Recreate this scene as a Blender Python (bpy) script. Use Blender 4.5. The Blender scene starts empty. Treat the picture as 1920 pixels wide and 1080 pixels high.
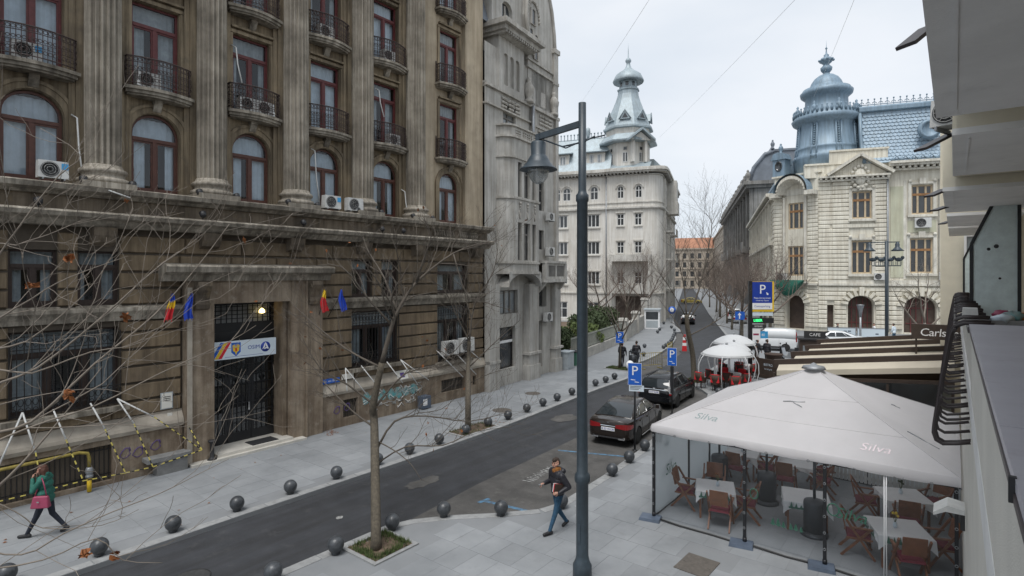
import bpy, bmesh, math, random
from math import sin, cos, pi, radians, sqrt, atan2
from mathutils import Matrix, Vector, noise as mnoise
S = bpy.context.scene
C = S.collection
R = random.Random(11)
# ------------------------------------------------------------------ camera, sky, sun, exposure
cd = bpy.data.cameras.new('camera')
cam = bpy.data.objects.new('camera', cd)
C.objects.link(cam)
cd.sensor_width = 36.0
cd.lens = 36.0 * 1050 / 1920
cd.shift_y = -23.0 / 1920
cd.clip_start = 0.05
cd.clip_end = 3000
cam.location = (0, 0, 6.4)
cam.rotation_euler = (pi / 2, 0, radians(38.3255))
S.camera = cam
SUN_EL, SUN_AZ = radians(66), radians(165)
w = bpy.data.worlds.new('World')
S.world = w
w.use_nodes = True
wn, wl = w.node_tree.nodes, w.node_tree.links
bg = wn['Background']
bg.inputs['Strength'].default_value = 0.115
sky = wn.new('ShaderNodeTexSky')
sky.sky_type = 'NISHITA'
sky.sun_disc = False
sky.sun_elevation = SUN_EL
sky.sun_rotation = SUN_AZ
sky.dust_density = 2.0
tc = wn.new('ShaderNodeTexCoord')
mp = wn.new('ShaderNodeMapping')
mp.inputs['Scale'].default_value = (1.0, 1.0, 2.6)
nz = wn.new('ShaderNodeTexNoise')
nz.inputs['Scale'].default_value = 1.7
nz.inputs['Detail'].default_value = 5
nz.inputs['Roughness'].default_value = 0.5
cr = wn.new('ShaderNodeValToRGB')
cr.color_ramp.elements[0].position = 0.33
cr.color_ramp.elements[0].color = (3.45, 3.85, 4.3, 1)
cr.color_ramp.elements[1].position = 0.68
cr.color_ramp.elements[1].color = (4.55, 4.72, 4.95, 1)
mx = wn.new('ShaderNodeMix')
mx.data_type = 'RGBA'
mx.inputs['Factor'].default_value = 0.93
wl.new(tc.outputs['Generated'], mp.inputs['Vector'])
wl.new(mp.outputs['Vector'], nz.inputs['Vector'])
wl.new(nz.outputs['Fac'], cr.inputs['Fac'])
wl.new(sky.outputs['Color'], mx.inputs['A'])
wl.new(cr.outputs['Color'], mx.inputs['B'])
wl.new(mx.outputs['Result'], bg.inputs['Color'])
sd = bpy.data.lights.new('sun', 'SUN')
sd.energy = 1.5
sd.angle = radians(30)
sd.color = (1.0, 0.98, 0.95)
sun = bpy.data.objects.new('sun', sd)
C.objects.link(sun)
_dir = Vector((sin(SUN_AZ) * cos(SUN_EL), cos(SUN_AZ) * cos(SUN_EL), sin(SUN_EL)))
sun.rotation_euler = _dir.to_track_quat('Z', 'Y').to_euler()
sun.location = (0, 0, 60)
S.view_settings.view_transform = 'Standard'
S.view_settings.look = 'None'
S.view_settings.exposure = 0.8
S.view_settings.gamma = 1
S.view_settings.use_curve_mapping = False
S.cycles.max_bounces = 6
S.cycles.diffuse_bounces = 3
S.cycles.glossy_bounces = 3
S.cycles.transparent_max_bounces = 16
S.cycles.caustics_reflective = False
S.cycles.caustics_refractive = False
# ------------------------------------------------------------------ materials
def mat(name, col, rough=0.7, metal=0.0, spec=0.5, var=0.0, vscale=4.0, col2=None, streak=0.0, bump=0.0,
  bscale=40.0, emit=None, estr=1.0, alpha=1.0, coat=0.0, objvar=0.0, detail=6.0, sscale=(2.6, 2.6, .16), spot=0.0, spotcol=(.05, .045, .04)):
 m = bpy.data.materials.new(name)
 m.use_nodes = True
 N, L = m.node_tree.nodes, m.node_tree.links
 b = N['Principled BSDF']
 b.inputs['Roughness'].default_value = rough
 b.inputs['Metallic'].default_value = metal
 b.inputs['Specular IOR Level'].default_value = spec
 b.inputs['Coat Weight'].default_value = coat
 c1 = (*col, 1)
 src = None
 geo = N.new('ShaderNodeNewGeometry')
 if var > 0 or col2:
  c2 = (*col2, 1) if col2 else tuple(x * (1 - var) for x in col) + (1,)
  n = N.new('ShaderNodeTexNoise')
  n.inputs['Scale'].default_value = vscale
  n.inputs['Detail'].default_value = detail
  n.inputs['Roughness'].default_value = 0.62
  L.new(geo.outputs['Position'], n.inputs['Vector'])
  r = N.new('ShaderNodeValToRGB')
  r.color_ramp.elements[0].position = 0.36
  r.color_ramp.elements[1].position = 0.66
  r.color_ramp.elements[0].color = c2
  r.color_ramp.elements[1].color = c1
  L.new(n.outputs['Fac'], r.inputs['Fac'])
  src = r.outputs['Color']
 if streak > 0:
  mp = N.new('ShaderNodeMapping')
  mp.inputs['Scale'].default_value = sscale
  L.new(geo.outputs['Position'], mp.inputs['Vector'])
  n = N.new('ShaderNodeTexNoise')
  n.inputs['Scale'].default_value = 1.6
  n.inputs['Detail'].default_value = 8
  n.inputs['Roughness'].default_value = 0.7
  L.new(mp.outputs['Vector'], n.inputs['Vector'])
  r = N.new('ShaderNodeValToRGB')
  r.color_ramp.elements[0].position = 0.38
  r.color_ramp.elements[1].position = 0.6
  k = 1 - streak
  r.color_ramp.elements[0].color = (k, k * .97, k * .93, 1)
  r.color_ramp.elements[1].color = (1, 1, 1, 1)
  L.new(n.outputs['Fac'], r.inputs['Fac'])
  mm = N.new('ShaderNodeMix')
  mm.data_type = 'RGBA'
  mm.blend_type = 'MULTIPLY'
  mm.inputs['Factor'].default_value = 1
  if src:
   L.new(src, mm.inputs['A'])
  else:
   mm.inputs['A'].default_value = c1
  L.new(r.outputs['Color'], mm.inputs['B'])
  src = mm.outputs['Result']
 if spot > 0:
  n = N.new('ShaderNodeTexNoise')
  n.inputs['Scale'].default_value = vscale * 2.3
  n.inputs['Detail'].default_value = 10
  n.inputs['Roughness'].default_value = 0.72
  L.new(geo.outputs['Position'], n.inputs['Vector'])
  r = N.new('ShaderNodeValToRGB')
  r.color_ramp.elements[0].position = 0.56
  r.color_ramp.elements[1].position = 0.68
  r.color_ramp.elements[0].color = (0, 0, 0, 1)
  r.color_ramp.elements[1].color = (spot, spot, spot, 1)
  L.new(n.outputs['Fac'], r.inputs['Fac'])
  mm = N.new('ShaderNodeMix')
  mm.data_type = 'RGBA'
  L.new(r.outputs['Color'], mm.inputs['Factor'])
  if src:
   L.new(src, mm.inputs['A'])
  else:
   mm.inputs['A'].default_value = c1
  mm.inputs['B'].default_value = (*spotcol, 1)
  src = mm.outputs['Result']
 if objvar > 0:
  oi = N.new('ShaderNodeObjectInfo')
  mr = N.new('ShaderNodeMapRange')
  mr.inputs['To Min'].default_value = 1 - objvar
  mr.inputs['To Max'].default_value = 1 + objvar * .4
  L.new(oi.outputs['Random'], mr.inputs['Value'])
  mm = N.new('ShaderNodeMix')
  mm.data_type = 'RGBA'
  mm.blend_type = 'MULTIPLY'
  mm.inputs['Factor'].default_value = 1
  if src:
   L.new(src, mm.inputs['A'])
  else:
   mm.inputs['A'].default_value = c1
  L.new(mr.outputs['Result'], mm.inputs['B'])
  src = mm.outputs['Result']
 if src:
  L.new(src, b.inputs['Base Color'])
 else:
  b.inputs['Base Color'].default_value = c1
 if bump > 0:
  n = N.new('ShaderNodeTexNoise')
  n.inputs['Scale'].default_value = bscale
  n.inputs['Detail'].default_value = 6
  L.new(geo.outputs['Position'], n.inputs['Vector'])
  bp = N.new('ShaderNodeBump')
  bp.inputs['Strength'].default_value = bump
  bp.inputs['Distance'].default_value = 0.03
  L.new(n.outputs['Fac'], bp.inputs['Height'])
  L.new(bp.outputs['Normal'], b.inputs['Normal'])
 if emit:
  b.inputs['Emission Color'].default_value = (*emit, 1)
  b.inputs['Emission Strength'].default_value = estr
 if alpha < 1:
  b.inputs['Alpha'].default_value = alpha
 return m
def glassmat(name, tint=(.75, .82, .85), rough=0.03, base=0.12, ior=1.5, milk=0.0, milkcol=(.7, .75, .75)):
 m = bpy.data.materials.new(name)
 m.use_nodes = True
 N, L = m.node_tree.nodes, m.node_tree.links
 for n in list(N):
  N.remove(n)
 o = N.new('ShaderNodeOutputMaterial')
 t = N.new('ShaderNodeBsdfTransparent')
 t.inputs['Color'].default_value = (*tint, 1)
 g = N.new('ShaderNodeBsdfGlossy')
 g.inputs['Roughness'].default_value = rough
 f = N.new('ShaderNodeFresnel')
 ge = N.new('ShaderNodeNewGeometry')
 mr = N.new('ShaderNodeMapRange')
 mr.inputs['To Min'].default_value = ior
 mr.inputs['To Max'].default_value = 1 / ior
 L.new(ge.outputs['Backfacing'], mr.inputs['Value'])
 L.new(mr.outputs['Result'], f.inputs['IOR'])
 ad = N.new('ShaderNodeMath')
 ad.operation = 'ADD'
 ad.use_clamp = True
 ad.inputs[1].default_value = base
 mx = N.new('ShaderNodeMixShader')
 L.new(f.outputs['Fac'], ad.inputs[0])
 L.new(ad.outputs[0], mx.inputs['Fac'])
 L.new(t.outputs[0], mx.inputs[1])
 L.new(g.outputs[0], mx.inputs[2])
 last = mx.outputs[0]
 if milk > 0:
  d0 = N.new('ShaderNodeBsdfDiffuse')
  d0.inputs['Color'].default_value = (*milkcol, 1)
  d1 = N.new('ShaderNodeBsdfTranslucent')
  d1.inputs['Color'].default_value = (*milkcol, 1)
  d = N.new('ShaderNodeMixShader')
  d.inputs['Fac'].default_value = .75
  L.new(d0.outputs[0], d.inputs[1])
  L.new(d1.outputs[0], d.inputs[2])
  m2 = N.new('ShaderNodeMixShader')
  m2.inputs['Fac'].default_value = milk
  L.new(last, m2.inputs[1])
  L.new(d.outputs[0], m2.inputs[2])
  last = m2.outputs[0]
 L.new(last, o.inputs['Surface'])
 return m
M = {}
def mk(key, *a, **k):
 M[key] = mat(key, *a, **k)
mk('asphalt', (.047, .050, .057), .78, col2=(.033, .035, .04), vscale=1.1, bump=.25, bscale=120, streak=.28, sscale=(1.5, .07, 1), spot=.35, spotcol=(.085, .085, .085))
mk('asphalt_old', (.105, .10, .095), .85, col2=(.062, .06, .057), vscale=1.3, bump=.4, bscale=90, spot=.5, spotcol=(.15, .145, .135))
mk('paving', (.29, .302, .314), .75, col2=(.22, .232, .243), vscale=.7, bump=.15, bscale=60, objvar=.09, spot=.3, spotcol=(.16, .16, .165))
mk('mortar', (.235, .244, .253), .85, col2=(.2, .209, .218), vscale=.7)
mk('kerb', (.33, .335, .335), .75, var=.25, vscale=5, bump=.15, objvar=.08)
mk('brown_upper', (.34, .27, .178), .85, col2=(.19, .152, .105), vscale=.55, streak=.55, bump=.25, bscale=35, spot=.4, spotcol=(.075, .065, .055))
mk('brown_light', (.5, .42, .31), .85, col2=(.36, .3, .22), vscale=.6, streak=.28, bump=.2, bscale=35, spot=.25, spotcol=(.12, .105, .085))
mk('brown_column', (.46, .415, .345), .85, col2=(.21, .185, .15), vscale=.9, streak=.45, sscale=(7, 7, .12), bump=.15, bscale=40, spot=.3, spotcol=(.12, .105, .09))
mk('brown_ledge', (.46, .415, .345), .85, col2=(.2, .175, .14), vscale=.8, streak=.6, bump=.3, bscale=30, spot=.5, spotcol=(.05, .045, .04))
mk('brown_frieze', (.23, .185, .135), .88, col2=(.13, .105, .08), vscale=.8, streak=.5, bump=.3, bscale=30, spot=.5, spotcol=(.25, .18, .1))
mk('rustic', (.26, .196, .124), .85, col2=(.15, .113, .075), vscale=.8, streak=.4, bump=.35, bscale=26, objvar=.12, spot=.35, spotcol=(.065, .055, .045))
mk('rustic_back', (.09, .073, .055), .9, var=.3, vscale=2)
mk('plinth', (.33, .268, .2), .85, col2=(.19, .142, .1), vscale=1.4, streak=.35, bump=.4, bscale=20, spot=.5, spotcol=(.36, .33, .28))
mk('plinth_cap', (.47, .42, .35), .85, col2=(.3, .265, .22), vscale=1.2, bump=.25)
mk('marble', (.62, .59, .53), .55, var=.18, vscale=3)
mk('red_frame', (.145, .03, .03), .5, var=.35, vscale=8)
mk('dark_frame', (.045, .028, .022), .55, var=.3, vscale=8)
mk('brown_frame', (.12, .045, .03), .5, var=.35, vscale=8)
mk('curtain', (.66, .7, .74), .9, var=.2, vscale=3)
mk('curtain_grey', (.42, .43, .43), .9, var=.35, vscale=3)
mk('dark_room', (.016, .016, .018), .9)  # near-black paint in place of the darkness inside unlit rooms
mk('iron', (.028, .026, .026), .5, metal=.3, var=.3, vscale=12)
mk('iron_rust', (.07, .045, .04), .65, var=.5, vscale=10)
mk('white_metal', (.72, .72, .7), .5, var=.18, vscale=6)
mk('ac_white', (.62, .62, .6), .5, var=.2, vscale=4)
mk('black', (.02, .02, .022), .5)
mk('black_metal', (.03, .031, .034), .4, metal=.4)
mk('grey_bollard', (.07, .077, .086), .42, var=.4, vscale=14, coat=.1, objvar=.25, spot=.3, spotcol=(.14, .135, .13))
mk('lamp_paint', (.05, .071, .09), .42, var=.25, vscale=7, streak=.25, spot=.15, spotcol=(.12, .12, .12))
mk('galv', (.33, .345, .36), .45, metal=.5, var=.2, vscale=6)
mk('b2_wall', (.56, .545, .51), .85, col2=(.39, .378, .352), vscale=.5, streak=.3, bump=.2, bscale=30, spot=.25, spotcol=(.19, .18, .165))
mk('b2_trim', (.54, .52, .48), .85, col2=(.38, .365, .335), vscale=1.0, streak=.3, bump=.2)
mk('b2_dark', (.2, .19, .175), .85, var=.4, vscale=1.5)
mk('b3_wall', (.74, .715, .665), .85, col2=(.63, .605, .555), vscale=.35, streak=.2)
mk('b3_trim', (.68, .66, .61), .85, var=.25, vscale=.8, streak=.2)
mk('b3_dark', (.3, .285, .26), .85, var=.3)
mk('zinc', (.40, .475, .515), .5, metal=.15, var=.2, vscale=.6, streak=.18)
mk('zinc_blue', (.25, .345, .43), .5, metal=.1, col2=(.2, .285, .365), vscale=.5, streak=.25)
mk('slate_blue', (.36, .46, .55), .55, metal=.05, col2=(.27, .37, .46), vscale=3.5, streak=.15)
mk('cream', (.8, .765, .66), .85, col2=(.69, .65, .55), vscale=.35, streak=.25)
mk('cream_panel', (.6, .6, .46), .85, col2=(.52, .52, .4), vscale=.6, streak=.15)
mk('cream_trim', (.8, .77, .68), .85, var=.25, vscale=.9, streak=.25)
mk('cream_joint', (.36, .33, .27), .9)
mk('wood_frame', (.36, .18, .07), .55, var=.3, vscale=2)
mk('wood_cream', (.6, .47, .31), .55, var=.2, vscale=2)
mk('dark_palace', (.22, .2, .18), .85, col2=(.1, .09, .085), vscale=.25, streak=.4)
mk('dark_palace2', (.33, .32, .3), .85, col2=(.2, .195, .185), vscale=.4, streak=.4)
mk('slate_grey', (.21, .235, .27), .6, var=.35, vscale=.5)
mk('beige_far', (.5, .43, .35), .9, var=.25, vscale=.1)
mk('orange_roof', (.42, .2, .12), .8, var=.35, vscale=.25)
mk('tower_glass', (.10, .17, .23), .15, metal=.3, var=.2, vscale=.2)
mk('own_cream', (.74, .69, .56), .8, var=.1, vscale=2, bump=.35, bscale=140)
mk('own_white', (.72, .70, .64), .85, var=.1, vscale=1.5, bump=.35, bscale=140)
mk('own_grey', (.82, .82, .81), .85, var=.14, vscale=1.0, bump=.2, bscale=60, spot=.12)
mk('own_wall', (.62, .52, .38), .8, var=.12, vscale=2, bump=.3, bscale=120)
mk('coping', (.46, .455, .5), .42, col2=(.41, .40, .45), vscale=3, bump=.05, bscale=10, spot=.22, spotcol=(.15, .11, .115))
mk('coping_edge', (.075, .06, .06), .5)
mk('rail_brown', (.042, .033, .034), .45, var=.3, vscale=20)
mk('panel_green', (.72, .82, .81), .5, var=.15, vscale=6, bump=.3, bscale=60)
mk('canvas', (.87, .845, .855), .85, var=.09, vscale=.9, bump=.2, bscale=3, spot=.12, spotcol=(.6, .57, .56))
mk('canvas_beige', (.78, .71, .58), .85, var=.08, vscale=1.5)
mk('beam_brown', (.055, .036, .026), .6, var=.25, vscale=4)
mk('wood_chair', (.24, .095, .042), .5, var=.35, vscale=7)
mk('cushion_red', (.17, .022, .035), .9, var=.2)
mk('red_bright', (.62, .02, .028), .8, var=.2, vscale=5)
mk('tablecloth', (.68, .68, .68), .85, var=.06)
mk('fir_green', (.05, .15, .105), .8)
mk('fir_grey', (.30, .36, .36), .8)
mk('heater', (.05, .055, .062), .4, metal=.5)
mk('wicker', (.075, .045, .032), .75, var=.4, vscale=30)
mk('dome_white', (.78, .79, .8), .6)
mk('sign_blue', (.012, .11, .50), .4)
mk('sign_navy', (.012, .045, .32), .35)
mk('sign_white', (.8, .8, .8), .5)
mk('sign_pale', (.62, .70, .76), .45)
mk('yellow', (.75, .5, .03), .5)
mk('yellow_pipe', (.36, .28, .06), .6, var=.4, vscale=8)
mk('flag_red', (.6, .02, .03), .8)
mk('flag_yellow', (.8, .52, .02), .8)
mk('flag_blue', (.02, .07, .5), .8)
mk('orange', (.75, .22, .03), .6)
mk('blue_light', (.05, .32, .62), .5)
mk('led_green', (.02, .5, .1), .4, emit=(.05, 1, .25), estr=1.6)
mk('lit_lamp', (1, .8, .4), .5, emit=(1, .75, .3), estr=3.0)
mk('road_blue', (.10, .25, .40), .8, col2=(.075, .11, .15), vscale=7)
mk('road_white', (.42, .42, .41), .8, col2=(.11, .11, .105), vscale=11)
mk('plate_brown', (.13, .115, .1), .7, var=.3, vscale=10)
mk('plate_dark', (.055, .055, .056), .7, var=.4, vscale=10, bump=.5, bscale=120)
mk('soil', (.17, .12, .085), .95, col2=(.10, .07, .05), vscale=9, bump=.8, bscale=30)
mk('faint_pink', (.78, .68, .70), .8)
mk('tape_yellow', (.62, .52, .12), .6)
mk('grass', (.075, .11, .03), .9, objvar=.1, var=.4, vscale=12)
mk('bark', (.125, .105, .078), .9, col2=(.07, .06, .045), vscale=14, bump=.5, bscale=40)
mk('bark_pale', (.33, .305, .27), .85, col2=(.2, .175, .15), vscale=12, bump=.4, bscale=50)
mk('twig', (.125, .105, .085), .9, var=.3, vscale=6)
mk('twig_brown', (.19, .148, .122), .9, var=.3, vscale=1)
mk('twig_pale', (.235, .2, .165), .85, var=.3, vscale=6)
mk('dry_leaf', (.30, .105, .03), .8, var=.4, vscale=20)
mk('leaf_dark', (.05, .075, .025), .8, var=.5, vscale=3)
mk('leaf_light', (.11, .15, .04), .8, var=.4, vscale=3)
mk('car_brown', (.022, .016, .013), .25, spec=.3, coat=.45)
mk('car_black', (.008, .009, .011), .25, spec=.3, coat=.45)
mk('car_white', (.7, .72, .73), .3, coat=.6)
mk('car_silver', (.35, .36, .37), .3, metal=.5, coat=.6)
mk('car_glass', (.02, .026, .03), .05, spec=.6, coat=.3)
mk('chrome', (.7, .7, .7), .12, metal=1.0)
mk('tyre', (.02, .02, .02), .8)
mk('rim', (.55, .55, .56), .35, metal=.3)
mk('tail_red', (.26, .008, .01), .2, coat=.8)
mk('plastic_dark', (.03, .03, .032), .6)
mk('skin', (.47, .26, .19), .6, var=.1, vscale=30)
mk('hair', (.045, .028, .018), .7, var=.4, vscale=60)
mk('hair_red', (.10, .038, .022), .7, var=.4, vscale=60)
mk('puffer_black', (.018, .018, .024), .5, bump=.4, bscale=18)
mk('scarf', (.32, .13, .03), .9, var=.3, vscale=40)
mk('jeans', (.03, .09, .16), .85, var=.35, vscale=14)
mk('shoe', (.02, .02, .022), .55)
mk('coat_green', (.02, .14, .105), .75, var=.3, vscale=14, bump=.3, bscale=25)
mk('trousers_navy', (.016, .021, .035), .8, var=.3, vscale=14)
mk('bag_pink', (.32, .045, .10), .45, var=.2, vscale=9)
mk('paper', (.72, .7, .64), .8)
mk('graffiti', (.07, .34, .36), .7, col2=(.3, .32, .3), vscale=6)
mk('graffiti_purple', (.12, .07, .26), .7)
mk('concrete', (.25, .25, .245), .85, var=.25, vscale=5, bump=.3)
mk('bin_blue', (.10, .13, .18), .5, var=.3)
mk('utility_grey', (.40, .44, .46), .55, var=.15, vscale=4)
mk('green_net', (.01, .13, .09), .8, var=.4, vscale=8)
mk('stone_fence', (.46, .44, .4), .85, var=.25, vscale=1.5, bump=.3, objvar=.12)
mk('fence_metal', (.33, .34, .3), .55, var=.2)
mk('arch_brown', (.10, .07, .055), .8, var=.4, vscale=1.5)
mk('frost', (.55, .6, .62), .5)
mk('rubber_bar', (.03, .03, .03), .6)
mk('window_dark', (.045, .05, .055), .12, spec=.8, var=.4, vscale=.8)
mk('window_pale', (.30, .33, .35), .2, spec=.8, var=.5, vscale=.8)
M['glass'] = glassmat('window_glass', (.78, .84, .88), .02, .025)
M['glass_dark'] = glassmat('shop_glass', (.35, .38, .4), .02, .08)
M['vinyl'] = glassmat('clear_vinyl', (.86, .88, .9), .09, .015, 1.28, milk=.05, milkcol=(.62, .66, .68))
M['vinyl_milky'] = glassmat('milky_vinyl', (.84, .88, .9), .12, .02, 1.3, milk=.75, milkcol=(.82, .88, .9))
def cloth_through(key, col, amt):
 m = M[key]
 N, L = m.node_tree.nodes, m.node_tree.links
 b = N['Principled BSDF']; out = [n for n in N if n.type == 'OUTPUT_MATERIAL'][0]
 tr = N.new('ShaderNodeBsdfTranslucent'); tr.inputs['Color'].default_value = (*col, 1)
 mx = N.new('ShaderNodeMixShader'); mx.inputs['Fac'].default_value = amt
 L.new(b.outputs[0], mx.inputs[1]); L.new(tr.outputs[0], mx.inputs[2]); L.new(mx.outputs[0], out.inputs['Surface'])
cloth_through('canvas', (.72, .7, .7), .45)
cloth_through('canvas_beige', (.7, .6, .45), .3)
cloth_through('dome_white', (.8, .8, .8), .3)
M['lamp_glass'] = glassmat('lamp_glass', (.8, .82, .84), .1, .15, 1.5, milk=.25)
# ------------------------------------------------------------------ mesh builder and objects
XF = {}
def thing(name, label, cat, loc=(0, 0, 0), rz=0.0, group=None, kind=None):
 o = bpy.data.objects.new(name, None)
 C.objects.link(o)
 o.empty_display_size = 0.3
 o.location = loc
 o.rotation_euler = (0, 0, rz)
 XF[o.name] = Matrix.Translation(loc) @ Matrix.Rotation(rz, 4, 'Z')
 tag(o, label, cat, group, kind)
 return o
def tag(o, label=None, cat=None, group=None, kind=None):
 if label: o['label'] = label
 if cat: o['category'] = cat
 if group: o['group'] = group
 if kind: o['kind'] = kind
 return o
def xf(o):
 m = Matrix.Identity(4)
 while o is not None:
  if o.name in XF:
   return XF[o.name] @ m
  m = Matrix.Translation(o.location) @ o.rotation_euler.to_matrix().to_4x4() @ m
  o = o.parent
 return m
class MB:
 def __init__(s, T=None):
  s.v = []; s.f = []; s.mi = []; s.sm = []; s.cur = 0; s.T = T; s.flat = False
 def add(s, vs, fs, smooth=False):
  k = len(s.v)
  if s.T is not None:
   vs = [s.T @ Vector(v) for v in vs]
  s.v.extend([tuple(v) for v in vs])
  for f in fs:
   s.f.append([k + i for i in f]); s.mi.append(s.cur); s.sm.append(smooth)
  return s
 def box(s, x0, x1, y0, y1, z0, z1):
  if x1 < x0: x0, x1 = x1, x0
  if y1 < y0: y0, y1 = y1, y0
  if z1 < z0: z0, z1 = z1, z0
  return s.add([(x0, y0, z0), (x1, y0, z0), (x1, y1, z0), (x0, y1, z0), (x0, y0, z1), (x1, y0, z1), (x1, y1, z1), (x0, y1, z1)],
      [(0, 3, 2, 1), (4, 5, 6, 7), (0, 1, 5, 4), (1, 2, 6, 5), (2, 3, 7, 6), (3, 0, 4, 7)])
 def taper(s, x0, x1, y0, y1, z0, z1, i):
  return s.add([(x0, y0, z0), (x1, y0, z0), (x1, y1, z0), (x0, y1, z0), (x0 + i, y0 + i, z1), (x1 - i, y0 + i, z1), (x1 - i, y1 - i, z1), (x0 + i, y1 - i, z1)],
      [(0, 3, 2, 1), (4, 5, 6, 7), (0, 1, 5, 4), (1, 2, 6, 5), (2, 3, 7, 6), (3, 0, 4, 7)])
 def quad(s, a, b, c, d, smooth=False):
  return s.add([a, b, c, d], [(0, 1, 2, 3)], smooth)
 def poly(s, pts, smooth=False):
  return s.add(pts, [tuple(range(len(pts)))], smooth)
 def beam(s, p, q, w, h=None):
  p, q = Vector(p), Vector(q)
  h = w if h is None else h
  d = (q - p).normalized()
  up = Vector((0, 0, 1)) if abs(d.z) < .95 else Vector((1, 0, 0))
  a = d.cross(up).normalized() * (w / 2)
  b = d.cross(a).normalized() * (h / 2)
  vs = [p - a - b, p + a - b, p + a + b, p - a + b, q - a - b, q + a - b, q + a + b, q - a + b]
  return s.add(vs, [(3, 2, 1, 0), (4, 5, 6, 7), (0, 1, 5, 4), (1, 2, 6, 5), (2, 3, 7, 6), (3, 0, 4, 7)])
 def tube(s, pts, r, n=6, caps=True, smooth=True, close=False):
  pts = [Vector(p) for p in pts]
  m = len(pts)
  rs = r if isinstance(r, (list, tuple)) else [r] * m
  vs, fs = [], []
  prev = None
  for i, p in enumerate(pts):
   if close:
    d = pts[(i + 1) % m] - pts[i - 1]
   else:
    d = pts[min(i + 1, m - 1)] - pts[max(i - 1, 0)]
   if d.length < 1e-9: d = Vector((0, 0, 1))
   d.normalize()
   if prev is None:
    up = Vector((0, 0, 1)) if abs(d.z) < .9 else Vector((1, 0, 0))
    a = d.cross(up).normalized()
   else:
    a = (prev - d * prev.dot(d))
    if a.length < 1e-6: a = d.orthogonal()
    a.normalize()
   prev = a
   b = d.cross(a)
   for k in range(n):
    t = 2 * pi * k / n
    vs.append(p + (a * cos(t) + b * sin(t)) * rs[i])
  for i in range(m if close else m - 1):
   j = (i + 1) % m
   for k in range(n):
    k2 = (k + 1) % n
    fs.append((i * n + k, i * n + k2, j * n + k2, j * n + k))
  if caps and not close:
   fs.append(tuple(range(n - 1, -1, -1)))
   fs.append(tuple((m - 1) * n + k for k in range(n)))
  return s.add(vs, fs, smooth)
 def lathe(s, prof, c=(0, 0, 0), n=16, a0=0.0, a1=2 * pi, smooth=True, rmod=None):
  full = abs(a1 - a0 - 2 * pi) < 1e-6
  k = n if full else n + 1
  vs, fs = [], []
  for (r, z) in prof:
   for i in range(k):
    t = a0 + (a1 - a0) * i / n
    rr = r * (rmod(i) if rmod else 1)
    vs.append((c[0] + rr * cos(t), c[1] + rr * sin(t), c[2] + z))
  for j in range(len(prof) - 1):
   for i in range(n):
    i2 = (i + 1) % k
    fs.append((j * k + i, j * k + i2, (j + 1) * k + i2, (j + 1) * k + i))
  if full:
   if prof[0][0] > 1e-4: fs.append(tuple(range(k - 1, -1, -1)))
   if prof[-1][0] > 1e-4: fs.append(tuple((len(prof) - 1) * k + i for i in range(k)))
  return s.add(vs, fs, smooth)
 def ball(s, c, r, n=12, sq=(1, 1, 1)):
  m = max(4, n // 2)
  vs, fs = [], []
  for j in range(m + 1):
   ph = -pi / 2 + pi * j / m
   for i in range(n):
    t = 2 * pi * i / n
    vs.append((c[0] + r * sq[0] * cos(ph) * cos(t), c[1] + r * sq[1] * cos(ph) * sin(t), c[2] + r * sq[2] * sin(ph)))
  for j in range(m):
   for i in range(n):
    i2 = (i + 1) % n
    fs.append((j * n + i, j * n + i2, (j + 1) * n + i2, (j + 1) * n + i))
  return s.add(vs, fs, True)
 def prism(s, pts, a, b, ax='y'):
  """closed outline pts (2D) extruded from a to b along axis: 'y' -> (x,z), 'x' -> (y,z), 'z' -> (x,y)"""
  def P(p, t):
   return {'y': (p[0], t, p[1]), 'x': (t, p[0], p[1]), 'z': (p[0], p[1], t)}[ax]
  n = len(pts)
  vs = [P(p, a) for p in pts] + [P(p, b) for p in pts]
  fs = [(i, (i + 1) % n, n + (i + 1) % n, n + i) for i in range(n)]
  fs += [tuple(range(n - 1, -1, -1)), tuple(range(n, 2 * n))]
  return s.add(vs, fs)
 def mesh(s, name, mats, inv=None, fix=True):
  me = bpy.data.meshes.new(name)
  vs = s.v if inv is None else [tuple(inv @ Vector(v)) for v in s.v]
  me.from_pydata(vs, [], s.f)
  mats = mats if isinstance(mats, (list, tuple)) else [mats]
  for m in mats:
   me.materials.append(M[m] if isinstance(m, str) else m)
  if len(mats) > 1:
   me.polygons.foreach_set('material_index', s.mi)
  if any(s.sm):
   me.polygons.foreach_set('use_smooth', s.sm)
  if fix and len(s.f) < 60000:
   bm = bmesh.new()
   bm.from_mesh(me)
   bmesh.ops.recalc_face_normals(bm, faces=bm.faces)
   bm.to_mesh(me)
   bm.free()
  me.update()
  return me
 def build(s, name, mats, parent=None, fix=True):
  inv = xf(parent).inverted() if parent is not None else None
  me = s.mesh(name, mats, inv, fix)
  o = bpy.data.objects.new(name, me)
  C.objects.link(o)
  if parent is not None: o.parent = parent
  return o
 def at(s, name, mats, loc, label, cat, group=None, kind=None, rz=0.0):
  """a one-mesh thing whose origin sits at loc; the verts are local to it"""
  me = s.mesh(name, mats)
  o = bpy.data.objects.new(name, me)
  C.objects.link(o)
  o.location = loc
  o.rotation_euler = (0, 0, rz)
  tag(o, label, cat, group, kind)
  return o
def inst(name, me, parent, loc, rz=0.0, sc=None):
 o = bpy.data.objects.new(name, me)
 C.objects.link(o)
 o.parent = parent
 o.location = loc
 o.rotation_euler = (0, 0, rz)
 if sc: o.scale = sc
 return o
KIDS = None
def kids(o):
 return [c for c in bpy.data.objects if c.parent is o]
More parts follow.
